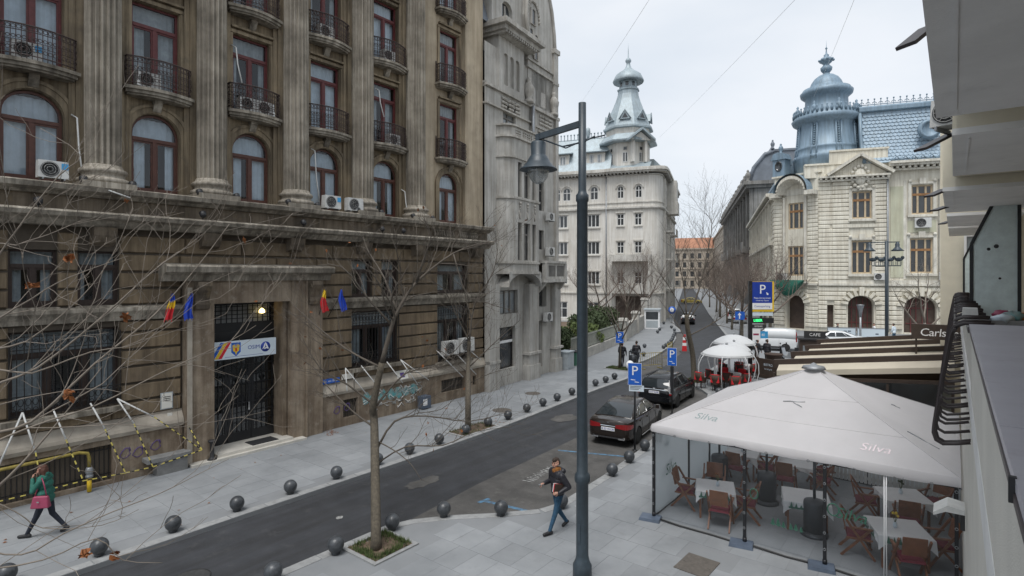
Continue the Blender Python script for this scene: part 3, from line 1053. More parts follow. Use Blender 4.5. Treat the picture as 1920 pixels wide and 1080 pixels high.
for (a, b_) in ((-2, 7.92), (13.14, 23.34)):
 pk = MB()
 sweep_y(pk, [(XG - .1, 1.4), (-20.3, 1.4), (-20.27, 1.52), (-20.3, 1.62), (XG + .002, 1.93), (XG - .1, 1.93)], a, b_)
 pk.build('plinth_cap', 'plinth_cap', b1)
for o in bops:
 gb = MB()
 y = o[0] + .08
 while y < o[1]:
  gb.beam((-20.5, y, o[2]), (-20.5, y, o[3]), .022); y += .12
 for z in (o[2] + .2, o[3] - .15):
  gb.beam((-20.5, o[0], z), (-20.5, o[1], z), .03)
 gb.build('basement_grille', 'iron', b1)
def gwin(o, mull, seed):
 w_, h_ = o[1] - o[0], o[3] - o[2]
 u = win_unit(w_, h_, 0, 'dark_frame', 'curtain_grey', mull=mull, transom=.72, seed=seed, gap=.4)
 return put_window(b1, u, (XG - .2 - XW, (o[0] + o[1]) / 2 - 13, o[2]))
for i, o in enumerate(WL + WL2): gwin(o, 2, 20 + i)
for i, o in enumerate(WU + WU2): gwin(o, 1, 30 + i)
for o in WL + WL2:
 MB().box(XG, XG + .28, o[0] - .2, o[1] + .2, o[2] - .17, o[2] - .02).build('window_sill', 'brown_ledge', b1)
for o in WU + WU2:
 MB().box(XG, XG + .1, o[0] - .05, o[1] + .05, o[2] - .07, o[2] - .01).build('window_sill', 'brown_ledge', b1)
for o in WL + WL2:
 gr = MB()
 y = o[0] + .05
 n = int((o[1] - o[0]) / .16)
 for k in range(n + 1):
  y = o[0] + (o[1] - o[0]) * k / n
  gr.beam((XG + .1, y, o[2]), (XG + .1, y, o[3] - .1), .022)
 for z in (o[2] + .08, o[2] + .62, o[3] - .5, o[3] - .14):
  gr.beam((XG + .1, o[0], z), (XG + .1, o[1], z), .026)
 for k in range(n):
  y = o[0] + (o[1] - o[0]) * (k + .5) / n
  for zc in (o[2] + .2, o[2] + .45, o[3] - .32):
   gr.tube([(XG + .1, y + .06 * cos(t), zc + .1 * sin(t)) for t in [2 * pi * q / 8 for q in range(8)]], .012, 3, close=True)
 gr.build('window_grille', 'iron', b1)
pt = MB()
pt.box(-21.4, -20.2, 7.94, 8.86, 0, 6.22)
pt.build('portal_pier', 'plinth', b1)
pt = MB().box(-21.4, -20.2, 11.75, 13.12, 0, 6.22)
pt.box(-21.4, -20.22, 8.86, 11.75, 5.42, 6.22)
pt.box(-21.4, -20.5, 11.55, 11.75, .17, 5.42).box(-20.2, -20.14, 12.35, 12.42, 0, 6.2)
pt.build('portal_pier', 'plinth', b1)
lt = MB()
lt.box(-20.2, -20.13, 7.97, 8.12, 0, 6.0)
lt.build('pier_edge', 'plinth_cap', b1)
cn = MB()
sweep_y(cn, [(XG - .3, 6.22), (-20.1, 6.22), (-20.05, 6.42), (-19.95, 6.48), (-19.78, 6.52), (-19.74, 6.7), (-19.8, 6.76), (XG - .3, 6.86)], 7.2, 13.4)
cn.build('door_canopy', 'brown_ledge', b1)
for (y, h) in ((8.42, .46), (12.7, .46)):
 c = MB()
 prof = [(-20.2, 6.2), (-19.86, 6.2), (-19.86, 6.05), (-19.93, 5.9), (-20.02, 5.75), (-20.08, 5.55), (-20.03, 5.4), (-20.06, 5.28), (-20.2, 5.22)]
 c.prism(prof, y - h / 2, y + h / 2, 'y')
 c.tube([(-20.0, y - h / 2 - .01, 6.0), (-20.0, y + h / 2 + .01, 6.0)], .1, 12)
 c.tube([(-20.09, y - h / 2 - .01, 5.42), (-20.09, y + h / 2 + .01, 5.42)], .06, 10)
 c.build('scroll_bracket', 'brown_frieze', b1)
st = MB()
st.box(-21.4, -19.86, 8.0, 12.2, -.02, .08).box(-21.4, -20.02, 8.9, 11.72, .08, .18)
st.build('door_step', 'marble', b1)
MB().box(-20.75, -20.15, 10.2, 11.2, .18, .2).build('door_mat', 'plastic_dark', b1)
dr = thing
XD = -21.15
db = MB().box(XD - .3, XD - .2, 8.9, 11.7, .18, 5.4)
db.build('door_backing', 'dark_room', b1)
def leaf(y0, y1, z0, z1, nv, nh):
 d = MB()
 d.box(XD - .05, XD, y0, y0 + .1, z0, z1).box(XD - .05, XD, y1 - .1, y1, z0, z1).box(XD - .049, XD - .001, y0 + .1, y1 - .1, z0, z0 + .35).box(XD - .049, XD - .001, y0 + .1, y1 - .1, z1 - .1, z1)
 for k in range(1, nv):
  y = y0 + (y1 - y0) * k / nv
  d.beam((XD, y, z0 + .3), (XD, y, z1), .03)
 for k in range(1, nh):
  z = z0 + .35 + (z1 - z0 - .35) * k / nh
  d.beam((XD + .002, y0, z), (XD + .002, y1, z), .026)
 return d
leaf(8.92, 9.74, .18, 3.75, 5, 4).build('door', 'black_metal', b1)
d2 = leaf(9.76, 10.62, .18, 3.75, 5, 9).build('door', 'black_metal', b1)
leaf(10.64, 11.68, .18, 3.75, 5, 9).build('door', 'black_metal', b1)
MB().box(XD + .01, XD + .06, 10.5, 10.56, 1.3, 1.6).build('handle', 'chrome', d2)
MB().box(XD - .02, XD - .015, 9.0, 11.6, .5, 3.7).build('door_glass', 'glass_dark', b1)
leaf(8.92, 11.68, 4.3, 5.4, 14, 5).build('transom_grille', 'black_metal', b1)
MB().box(XD - .15, XD - .1, 9.3, 11.4, 4.45, 5.3).build('transom_glass', 'curtain_grey', b1)
MB().box(XD - .05, XD + .02, 8.92, 11.68, 3.75, 4.3).build('door_lintel', 'black_metal', b1)
lm = MB().lathe([(.02, .2), (.1, .12), (.11, .02), (.001, 0)], (XD + .12, 11.0, 4.95), 12)
lm.build('porch_lamp', 'lit_lamp', b1)
def sheet(mb, p, u, v, wd, ht):
 p, u, v = Vector(p), Vector(u) * wd / 2, Vector(v) * ht / 2
 mb.quad(p - u - v, p + u - v, p + u + v, p - u + v)
sg = thing('name_sign', 'long white sign with coat of arms and blue roundel above the black door', 'sign', (-20.55, 10.2, 3.75))
MB().box(-20.6, -20.52, 8.98, 11.42, 3.72, 4.36).build('sign_board', 'sign_pale', sg)
Xs = -20.516
for k, (mc, y) in enumerate((('sign_blue', 9.0), ('yellow', 9.13), ('flag_red', 9.26))):
 MB().quad((Xs, y, 3.76), (Xs, y + .12, 3.76), (Xs, y + .46, 4.33), (Xs, y + .34, 4.33)).build('stripe', mc, sg)
ar = MB().poly([(Xs, 9.72, 4.3), (Xs, 10.06, 4.3), (Xs, 10.06, 3.95), (Xs, 9.89, 3.8), (Xs, 9.72, 3.95)]).build('coat_of_arms', 'sign_blue', sg)
Xe = Xs + .003
eg = MB()
eg.poly([(Xe, 9.76, 4.2), (Xe, 9.84, 4.24), (Xe, 9.86, 4.1), (Xe, 9.89, 4.27), (Xe, 9.92, 4.1), (Xe, 9.94, 4.24), (Xe, 10.02, 4.2), (Xe, 10.0, 4.0), (Xe, 9.93, 3.95), (Xe, 9.89, 3.84), (Xe, 9.85, 3.95), (Xe, 9.78, 4.0)])
eg.build('eagle', 'yellow', sg)
MB().quad((Xe + .002, 9.86, 4.1), (Xe + .002, 9.92, 4.1), (Xe + .002, 9.92, 3.98), (Xe + .002, 9.86, 3.98)).build('shield', 'flag_red', sg)
text('OSIM', .2, sg, face_matrix((Xs + .001, 10.55, 4.07), 0), 'sign_navy')
rb = MB(face_matrix((Xs + .001, 11.0, 4.05), 0)).lathe([(.19, -.004), (.19, 0)], n=24).build('roundel', 'sign_navy', sg)
MB(face_matrix((Xs + .006, 11.0, 4.05), 0)).poly([(-.13, -.1, 0), (-.02, -.02, 0), (.02, .16, 0), (-.02, .15, 0)]).poly([(.03, .14, 0), (.13, -.09, 0), (.08, -.1, 0), (.01, .04, 0)]).poly([(-.06, -.06, 0), (.04, -.02, 0), (.06, -.06, 0), (-.04, -.1, 0)]).build('roundel_mark', 'sign_white', sg)
sb = MB().quad((Xs + .001, 9.5, 3.80), (Xs + .001, 10.9, 3.80), (Xs + .001, 10.9, 3.79), (Xs + .001, 9.5, 3.79)).build('sign_line', 'sign_navy', sg)
sg.location = (sg.location[0], sg.location[1] - .13, sg.location[2] - .33)
def flag(y, cols, label, seed, lean=.25):
 t = thing('flag', label, 'flag', (-20.2, y, 5.0))
 MB().tube([(-20.25, y, 4.7), (-19.8, y + lean, 5.9)], .018, 6).build('flag_pole', 'beam_brown', t)
 r = random.Random(seed)
 n, m = 9, 12
 c = MB()
 for j in range(m):
  c.cur = min(len(cols) - 1, int(j / m * len(cols)))
  vs = []
  for jj in (j, j + 1):
   for i in range(n):
    zz = jj / m
    wd = .03 + .1 * min(1, zz * 2.2)
    vs.append((-19.85 + .06 * sin(i * 1.7 + seed + zz * 3), y + lean * .9 + (i / (n - 1) - .5) * 2 * wd + .05 * sin(zz * 4 + seed), 5.8 - zz * .85 - .06 * cos(i * 2.1)))
  c.add(vs, [(i, i + 1, n + i + 1, n + i) for i in range(n - 1)], True)
 c.build('cloth', cols, t)
flag(7.3, ['flag_blue', 'flag_yellow', 'flag_red', 'flag_red'], 'limp red, yellow and blue flag left of the portal', 1, .05)
flag(7.75, ['flag_blue'], 'limp plain blue flag left of the portal', 2, .2)
flag(12.95, ['flag_yellow', 'flag_red', 'flag_red'], 'limp red and yellow flag right of the portal', 3, .05)
flag(13.4, ['flag_blue'], 'limp plain blue flag right of the portal', 4, .45)
def ac_unit(loc, rz, label, s=1.0, group=None, sticker=False):
 t = thing('air_conditioner', label, 'air conditioner', loc, rz, group)
 T = XF[t.name]
 b = MB(T).taper(-.15, .15, -.4 * s, .4 * s, 0, .56 * s, .012).build('casing', 'ac_white', t)
 g_ = MB(T)
 y0 = -.1 * s
 g_.T = T @ Matrix.Translation((.152, y0, .28 * s)) @ Matrix.Rotation(pi / 2, 4, 'Y')
 g_.lathe([(.245 * s, 0), (.245 * s, .012), (.22 * s, .014), (.22 * s, .004), (.001, .004)], n=20)
 g_.build('fan_grille', 'plastic_dark', t)
 f = MB(T)
 for k in range(6):
  a = k * pi / 3
  f.beam((.165, y0 - .22 * s * cos(a), .28 * s - .22 * s * sin(a)), (.165, y0 + .22 * s * cos(a), .28 * s + .22 * s * sin(a)), .008)
 for rr in (.08, .15, .22):
  f.tube([(.166, y0 + rr * s * cos(q * pi / 8), .28 * s + rr * s * sin(q * pi / 8)) for q in range(16)], .005, 3, close=True)
 f.build('fan_guard', 'ac_white', t)
 if sticker:
  MB(T).quad((.153, .2 * s, .3 * s), (.153, .38 * s, .3 * s), (.153, .38 * s, .5 * s), (.153, .2 * s, .5 * s)).build('sticker', 'blue_light', t)
 MB(T).box(-.2, .17, -.3 * s, -.26 * s, -.05, -.001).box(-.2, .17, .26 * s, .3 * s, -.05, -.001).build('bracket', 'galv', t)
 return t
ac_unit((-19.95, 4.35, 9.14), 0, 'white air conditioner with blue sticker on the ledge left of the first full column', .86, sticker=True)
ac_unit((-19.95, 13.35, 9.14), 0, 'air conditioner with blue sticker on the ledge before the middle arched window', .92, sticker=True)
ac_unit((-19.95, 14.45, 9.14), 0, 'plain white air conditioner on the ledge beside the one with a blue sticker', .95)
for k, (i, j, dy) in enumerate(((1, 0, -.2), (2, 0, -.35), (3, 0, -.3), (3, 0, .35), (4, 1, -.2), (5, 0, .2), (5, 1, -.1))):
 lab = ['air conditioner on the far left iron balcony', 'air conditioner behind the railing of the second iron balcony from the left',
   'left one of two air conditioners on the balcony right of the second column', 'right one of two air conditioners on the balcony right of the second column',
   'air conditioner on the high balcony over the middle arched window', 'air conditioner on the lower balcony left of the last fluted column',
   'air conditioner on the upper balcony left of the last fluted column'][k]
 ac_unit((XW + .3, YC[i] + dy, FL[j] + .02), 0, lab, .85, 'air conditioners on the iron balconies', sticker=(k == 0))
ac_unit((-20.1, 20.35, 2.4), 0, 'left of two big air conditioners at the last barred ground floor window', 1.25)
ac_unit((-20.1, 21.55, 2.45), 0, 'right of two big air conditioners at the last barred ground floor window', 1.25)
def floodlight(loc, label):
 t = thing('floodlight', label, 'floodlight', loc, 0, 'small black floodlights along the ledge')
 T = XF[t.name]
 MB(T).tube([(0, 0, 0), (0, 0, .12)], .02, 6).build('stand', 'black', t)
 MB(T @ Matrix.Translation((0, 0, .17)) @ Matrix.Rotation(-.6, 4, 'Y')).lathe([(.05, -.1), (.1, -.06), (.11, .08), (.1, .09), (.001, .085)], n=10).build('head', 'black', t)
for y in COLY[1:]:
 for sgn, wd in ((-1, 'left'), (1, 'right')):
  floodlight((-19.86, y + sgn * .62, 9.02), 'black floodlight %s of the foot of the %s fluted column' % (wd, {5.67: 'first', 8.86: 'second', 12.05: 'third', 15.22: 'fourth', 18.3: 'fifth'}[y]))
for k, y in enumerate((4.0, 8.3, 12.0, 15.8, 17.0)):
 floodlight((-19.76, y, 8.28), 'black floodlight on the lower cornice, %s from the left' % ('first', 'second', 'third', 'fourth', 'fifth')[k])
for (y, z0, z1) in ((5.05, 9.1, 11.2), (9.75, 13.4, 14.8), (12.95, 9.2, 11.6), (16.2, 13.6, 14.9), (17.72, 9.1, 10.5)):
 MB().tube([(XW + .16, y - .1, z1), (XW + .3, y, z1 - .1), (XW + .34, y + .04, (z0 + z1) / 2), (XW + .5, y + .12, z0)], .025, 6).build('drain_hose', 'white_metal', b1)
MB().tube([(-19.9, 5.2, 9.1), (-19.5, 6.1, 8.75)], .022, 6).build('drain_hose', 'white_metal', b1)
def props(name, rows, foot, label):
 t = thing('scaffold_props', label, 'props', (-20.0, rows[0][0], 0))
 for (yt, zt, ym, zm, yf, zf) in rows:
  MB().tube([(-20.2, yt, zt), (-19.8, ym, zm)], .024, 6).build('prop_pole', 'white_metal', t)
  if yf is not None: tape(t, (-19.8, ym, zm), (-19.6, yf, zf), .026)
 for a, b_ in zip(foot, foot[1:]): tape(t, a, b_, .022)
def tape(t, p, q, r_):
 p, q = Vector(p), Vector(q)
 n = max(2, int((q - p).length / .11))
 mb = MB()
 for k in range(n):
  mb.cur = k % 2
  a, b_ = p.lerp(q, k / n), p.lerp(q, (k + 1) / n)
  mb.beam(a, b_, r_ * 1.1, r_ * 1.1)
 mb.build('hazard_tape', ['tape_yellow', 'black'], t)
props('a', [(3.75, 2.62, 3.95, 1.55, 4.05, .55), (4.42, 2.58, 4.62, 1.75, 4.95, .6), (5.3, 2.6, 5.55, 1.85, 6.0, .5), (5.98, 2.62, 6.3, 1.85, 6.75, .45), (5.98, 2.62, 6.85, 1.95, 8.2, .62),
   (3.75, 2.62, 3.2, 1.4, 3.0, .5)],
  [(-19.6, 2.9, .5), (-19.6, 4.05, .5), (-19.6, 4.95, .52), (-19.6, 6.0, .46), (-19.6, 6.75, .44), (-19.6, 8.2, .62), (-20.2, 8.0, 1.4)],
  'white poles and yellow and black tape fencing the basement left of the door')
props('b', [(14.2, 2.5, 14.0, 1.6, None, 0), (14.2, 2.5, 15.0, 1.3, None, 0), (15.0, 2.5, 15.8, 1.3, None, 0), (16.4, 2.5, 17.0, 1.5, None, 0), (17.2, 2.5, 18.6, 1.4, None, 0), (17.2, 2.5, 17.9, 1.3, None, 0), (19.5, 2.7, 21.0, 1.2, None, 0), (20.4, 2.8, 22.0, 1.2, None, 0), (21.4, 2.8, 22.4, 1.9, None, 0)],
  [], 'bare white slanting poles before the barred windows right of the door')
gp = thing('gas_pipe', 'yellow gas pipe with grey valve along the basement wall', 'pipe', (-20.1, 5.2, 0))
MB().tube([(-20.1, -1, 1.12), (-20.1, 5.0, 1.22), (-20.08, 5.2, 1.16), (-20.08, 5.24, 1.0), (-20.08, 5.24, .75)], .047, 8).build('pipe', 'yellow_pipe', gp)
MB().lathe([(.06, .42), (.1, .44), (.1, .5), (.07, .52), (.09, .56), (.11, .62), (.09, .7), (.07, .74)], (-20.08, 5.24, 0), 12).build('valve', 'galv', gp)
MB().tube([(-20.08, 5.24, 0.02), (-20.08, 5.24, .42)], .06, 8).build('riser', 'yellow', gp)
cbk = MB().box(-20.32, -19.95, 7.0, 7.9, 0, .45).box(-20.36, -19.9, 6.7, 8.0, .45, .58)
cbk.at('concrete_block', 'concrete', (0, 0, 0), 'low grey concrete block with a flat slab on top beside the portal', 'concrete block')
lbx = thing('litter_bin', 'small dark blue and grey bin against the plinth near the blue graffiti', 'bin', (-20.0, 18.55, 0))
MB().box(-20.25, -19.85, 18.3, 18.8, .05, .62).build('body', 'bin_blue', lbx)
MB().box(-19.848, -19.83, 18.3, 18.55, .2, .5).build('label_plate', 'sign_white', lbx)
um = MB().lathe([(.16, 0), (.1, .05), (.07, .1), (.07, .55), (.13, .62), (.13, .66)], (0, 0, 0), 12)
um.at('ash_stand', 'plastic_dark', (-20.05, 8.72, .08), 'dark ash stand beside the left jamb of the door', 'ash stand')
nb_ = thing('notice_board', 'small white notice on the rusticated wall left of the portal', 'notice', (-20.36, 7.4, 2.2))
MB().box(-20.42, -20.4, 7.25, 7.62, 2.0, 2.55).build('backing', 'utility_grey', nb_)
MB().box(-20.4, -20.39, 7.28, 7.59, 2.03, 2.52).build('paper', 'paper', nb_)
for z in (2.42, 2.36, 2.3):
 MB().quad((-20.388, 7.32, z), (-20.388, 7.55, z), (-20.388, 7.55, z - .025), (-20.388, 7.32, z - .025)).build('print_line', 'plastic_dark', nb_)
MB().box(-20.4, -20.39, 7.45, 7.6, 1.68, 1.86).at('wall_plate', 'paper', (0, 0, 0), 'tiny square plate under the white notice', 'plate')
ss = thing('street_name_plate', 'blue street name plate low on the wall right of the door', 'sign', (-20.38, 13.6, 1.95))
MB().box(-20.41, -20.385, 13.2, 14.05, 1.92, 2.12).build('plate', 'sign_blue', ss)
text('Str. Ion Ghica', .12, ss, face_matrix((-20.383, 13.62, 2.02), 0), 'sign_white')
MB().box(-20.41, -20.385, 14.15, 14.75, 1.98, 2.2).at('white_plate', 'paper', (0, 0, 0), 'white plate to the right of the blue street name plate', 'plate')
MB().box(-20.35, -20.33, 12.95, 13.12, 1.7, 1.92).at('white_plate', 'paper', (0, 0, 0), 'small white plate on the right portal pier', 'plate')
pp = thing('posted_paper', 'pale lilac paper with a printed mark on the plinth cap', 'paper', (-20.2, 17.4, 1.7))
MB().quad((-20.26, 17.1, 1.55), (-20.26, 17.75, 1.55), (-20.42, 17.75, 1.95), (-20.42, 17.1, 1.95)).build('sheet', 'paper', pp)
MB().quad((-20.285, 17.3, 1.64), (-20.285, 17.55, 1.64), (-20.37, 17.55, 1.85), (-20.37, 17.3, 1.85)).build('print', 'graffiti_purple', pp)
gf = MB()
r = random.Random(5)
for k in range(46):
 y = r.uniform(15.3, 18.6); z = r.uniform(.35, 1.2)
 pts = [(-20.352, y + r.uniform(-.25, .25), z + r.uniform(-.15, .15)) for q in range(4)]
 gf.tube(pts, .018, 3)
g1 = MB()
for k in range(7):
 y = 15.4 + k * .45
 ps = [(y + .28 * cos(t) * r.uniform(.6, 1.2), .95 + .3 * sin(t) * r.uniform(.6, 1.1)) for t in [2 * pi * q / 9 for q in range(9)]]
 g1.poly([(-20.355 + k * .0006, a, min(1.36, b_)) for a, b_ in ps])
g1.build('graffiti', 'graffiti', b1)
g3 = MB()
for (yc, zc) in ((6.25, .85), (6.6, .8), (13.9, .75), (14.4, .8), (7.1, .9)):
 g3.tube([(-20.352, yc + .13 * cos(q * .8) * (1 + .3 * sin(q * 2.1)), zc + .16 * sin(q * .8 + .3)) for q in range(10)], .014, 3)
g3.build('graffiti', 'graffiti_purple', b1)
gpp = gf.build('graffiti', 'white_metal', b1)
# ------------------------------------------------------------------ shared: simple window unit of far facades
def far_window(w, h, rise, fm, pm, mull=1, transom=.66, fw=.09, arch_n=8):
 f = MB()
 zr = h - rise
 zt = min(h * transom, zr) if transom else h
 f.box(-.05, .04, -w / 2, -w / 2 + fw, 0, zr).box(-.05, .04, w / 2 - fw, w / 2, 0, zr).box(-.05, .04, -w / 2 + fw, w / 2 - fw, 0, fw)
 if transom: f.box(-.05, .05, -w / 2 + fw, w / 2 - fw, zt - .05, zt + .05)
 for k in range(mull):
  y = -w / 2 + w * (k + 1) / (mull + 1)
  f.box(-.05, .045, y - .055, y + .055, fw, h - fw - (rise * .3))
 if rise > 0:
  ap = arch_pts(-w / 2, w / 2, zr, rise, arch_n); aq = arch_pts(-w / 2 + fw, w / 2 - fw, zr, rise - fw, arch_n)
  for k in range(arch_n):
   f.add([(.04, *ap[k]), (.04, *ap[k + 1]), (.04, *aq[k + 1]), (.04, *aq[k]), (-.05, *ap[k]), (-.05, *ap[k + 1]), (-.05, *aq[k + 1]), (-.05, *aq[k])], [(0, 1, 2, 3), (3, 2, 6, 7)])
 else:
  f.box(-.05, .04, -w / 2 + fw, w / 2 - fw, h - fw, h)
 p = MB()
 if rise > 0:
  pts = [(-w / 2 + .02, .02), (w / 2 - .02, .02)] + list(reversed(arch_pts(-w / 2 + .02, w / 2 - .02, zr, rise - .02, arch_n)))
 else:
  pts = [(-w / 2 + .02, .02), (w / 2 - .02, .02), (w / 2 - .02, h - .02), (-w / 2 + .02, h - .02)]
 p.poly([(-.01, y, z) for y, z in pts])
 return f.mesh('window', fm), p.mesh('pane', pm), None
def urn(mb, c, s=1.0):
 mb.lathe([(.3 * s, 0), (.3 * s, .15 * s), (.16 * s, .25 * s), (.3 * s, .6 * s), (.34 * s, .9 * s), (.2 * s, 1.15 * s), (.12 * s, 1.25 * s), (.17 * s, 1.35 * s), (.1 * s, 1.5 * s), (.001, 1.55 * s)], c, 10)
# ------------------------------------------------------------------ the pale grey gabled building beside it
T2 = frame(-20.3, 23.35, 6.5)
b2 = thing('gabled_building', 'pale grey ornate building with pointed gable and bay next to the brown one', 'building', (-20.3, 23.35, 0), radians(6.5))
def m2(): return MB(T2)
w2 = m2()
ops2 = [(5.85, 6.7, 10.6, 12.5, 0, .3), (5.9, 6.7, 8.1, 9.35, 0, .3), (6.05, 7.05, 4.38, 5.7, 0, .5), (5.62, 6.5, .5, 3.5, 0, .7), (5.95, 6.8, 13.7, 15.6, 0, .3), (5.05, 5.55, 17.35, 18.3, .2, .3), (6.3, 6.9, 17.35, 18.3, .2, .3)]
wall_panel(w2, 5.0, 8.45, 0, 19.6, ops2, 0)
ops2b = [(1.15, 3.2, .95, 3.4, 0, .35), (1.15, 3.5, 4.15, 5.55, 0, .35)]
wall_panel(w2, -.05, 5.0, 0, 6.7, ops2b, -.05)
wall_panel(w2, -.05, 5.0, 6.7, 19.4, [(1.85, 3.25, 14.5, 16.4, 0, .3)], -.05)
w2.quad((0, 8.45, 0), (-9, 8.45, 0), (-9, 8.45, 19), (0, 8.45, 19))
w2.build('wall', 'b2_wall', b2)
m2().box(-9, -.75, -.1, 8.44, .2, 19.3).build('rear_mass', 'dark_room', b2)
by = m2()
pts = [(-.05, 1.15), (.35, 1.25), (.62, 1.5), (.75, 1.9), (.75, 4.55), (.7, 4.75), (-.05, 5.0)]
for a, b_ in zip(pts, pts[1:]):
 if a[0] == .75 and b_[0] == .75: continue
 by.quad((*a, 6.6), (*b_, 6.6), (*b_, 14.3), (*a, 14.3))
wall_panel(by, 1.9, 4.55, 6.6, 14.3, [(o[0], o[1], z0, z1, 0, .35) for z0, z1 in ((10.98, 13.0), (7.3, 9.5)) for o in ((2.2, 2.62), (2.9, 3.6), (3.88, 4.3))], .75)
by.poly([(x, y, 6.6) for x, y in pts]); by.poly([(x, y, 14.3) for x, y in pts])
ap = arch_pts(1.25, 5.0, 5.75, .8, 10)
for k in range(10):
 by.quad((.75, *ap[k]), (.75, *ap[k + 1]), (.75, ap[k + 1][0], 6.6), (.75, ap[k][0], 6.6))
 by.quad((.75, *ap[k]), (-.05, *ap[k]), (-.05, *ap[k + 1]), (.75, *ap[k + 1]))
by.build('bay', 'b2_wall', b2)
m2().box(.3, .36, 1.95, 4.5, 6.7, 14.2).build('bay_interior', 'dark_room', b2)  # dark painted sheet instead of shaded depth behind the bay windows
wbay = [far_window(.42, 2.02, 0, 'b2_dark', 'window_dark', 0, .0, .04), far_window(.7, 2.02, 0, 'b2_dark', 'window_dark', 1, .7, .05),
  far_window(.42, 2.2, 0, 'b2_dark', 'window_dark', 0, .0, .04), far_window(.7, 2.2, 0, 'b2_dark', 'window_dark', 1, .7, .05)]
for zi, z in ((0, 10.98), (2, 7.3)):
 put_window(b2, wbay[zi], (.55, 2.41, z)); put_window(b2, wbay[zi + 1], (.55, 3.25, z)); put_window(b2, wbay[zi], (.55, 4.09, z))
def prof_along(mb, P, z0, z1, e):
 q = [(x + (e if x > 0 else 0), y + (e if y > 3 else -e)) for x, y in P]
 mb.prism(q, z0, z1, 'z')
tr2 = m2(); prof_along(tr2, pts, 14.3, 14.42, .12); tr2.build('bay_moulding', 'b2_trim', b2)
tr2 = m2(); prof_along(tr2, pts, 13.15, 13.25, .08); tr2.build('bay_moulding', 'b2_trim', b2)
tr2 = m2(); prof_along(tr2, pts, 14.95, 15.05, .1); tr2.build('bay_moulding', 'b2_trim', b2)
tr2 = m2(); prof_along(tr2, pts, 10.82, 10.94, .07); tr2.build('bay_moulding', 'b2_trim', b2)
tr2 = m2(); prof_along(tr2, pts, 7.1, 7.22, .07); tr2.build('bay_moulding', 'b2_trim', b2)
tr2 = m2(); prof_along(tr2, pts, 6.5, 6.66, .08); tr2.build('bay_moulding', 'b2_trim', b2)
bp = m2()
prof_along(bp, pts, 14.42, 14.95, -.02)
bp.build('bay_parapet', 'b2_wall', b2)
orn = m2()
for (a, b_) in ((1.95, 2.5), (2.7, 3.9), (4.05, 4.5)):       # relief panels of the parapet
 for k in range(5):
  for q in range(3):
   orn.ball((.76, a + (b_ - a) * (k + .5) / 5, 14.5 + .14 * q), .06, 5)
for yy in (2.4, 3.25, 4.1):                                     # bosses under the windows
 for q in range(3): orn.ball((.8, yy, 10.6 - .16 * q), .09 - .02 * q, 6)
 orn.tube([(.76, yy - .1, 10.2), (.78, yy, 9.7), (.76, yy + .1, 10.2)], .03, 4)
for k in range(9): orn.ball((.0, 1.9 + k * .16, 16.62), .07, 5)
orn.build('relief_ornament', 'b2_trim', b2)['kind'] = 'stuff'
put_window(b2, far_window(1.4, 1.9, 0, 'b2_dark', 'window_pale', 1, .62, .06), (-.25, 2.55, 14.5))
lg2 = m2()
lo = [(1.7, 2.15, 17.45, 19.3, .22, .3), (2.35, 2.8, 17.45, 19.3, .22, .3), (3.0, 3.45, 17.45, 19.3, .22, .3)]
wall_panel(lg2, 1.2, 4.0, 17.1, 20.1, lo, .1)
lg2.quad((.1, 1.2, 17.1), (-1.2, 1.2, 17.1), (-1.2, 1.2, 20.1), (.1, 1.2, 20.1)).quad((.1, 4.0, 17.1), (-1, 4.0, 17.1), (-1, 4.0, 20.1), (.1, 4.0, 20.1))
lg2.box(-1.2, -.05, -.05, 1.2, 16.9, 17.2)
lg2.build('loggia_wall', 'b2_wall', b2)
for y in (1.92, 2.57, 3.22): put_window(b2, far_window(.45, 1.85, .22, 'b2_dark', 'window_dark', 0, .6, .04), (-.12, y, 17.45))
co = m2()
co.box(-1.4, .5, .95, 4.6, 20.1, 20.25).box(-1.4, .75, .8, 4.9, 20.25, 20.5).box(-1.4, 1.0, .6, 5.1, 20.5, 20.7).box(-1.4, .9, .7, 5.0, 20.7, 20.85)
k = 1.0
while k < 4.6:
 co.box(.5, .72, k, k + .12, 20.12, 20.25); k += .24
co.build('loggia_cornice', 'b2_trim', b2)
pb = m2()
pb.box(-.3, .12, -.05, 5.0, 16.95, 17.1).box(-.3, .1, -.05, 5.0, 15.95, 16.05).box(-.3, .1, 5.0, 8.55, 15.85, 15.97).box(-.3, .2, 5.0, 8.6, 16.9, 17.1)
pb.box(-.2, .16, 5.0, 5.3, 5.9, 17).box(-.2, .16, 8.1, 8.5, 6, 17).box(-.2, .14, 4.72, 4.98, .2, 6)
pb.build('string_course', 'b2_trim', b2)
pp2 = m2()
for y in (1.6, 2.35, 3.1, 6.0, 6.6, 7.2):
 for k in range(3):
  for q in range(3):
   pp2.ball((.0 if y < 5 else .04, y + .12 + k * .17, 16.2 + .24 * q), .1, 5)
for k in range(7): pp2.ball((.05, 5.9 + k * .17, 15.65), .07, 5)
pp2.build('relief_ornament', 'b2_trim', b2)['kind'] = 'stuff'
gb2 = m2()
gpts = [(4.6, 17.1), (8.2, 17.1), (8.2, 21.2), (8.05, 22.6), (7.7, 24.0), (7.1, 25.3), (6.4, 26.2), (5.7, 25.9), (5.0, 25.0), (4.5, 23.9), (4.3, 22.6), (4.6, 21)]
gb2.prism(gpts, -.8, .0, 'x')
gb2.build('gable', 'b2_wall', b2)
gt = m2()
gt.tube([(.05, y, z) for y, z in gpts[2:]], .12, 6)
gt.box(-.2, .18, 7.85, 8.4, 17, 21.3).box(-.2, .28, 7.75, 8.5, 21.3, 21.6).box(-.2, .22, 7.8, 8.45, 19.2, 19.4)
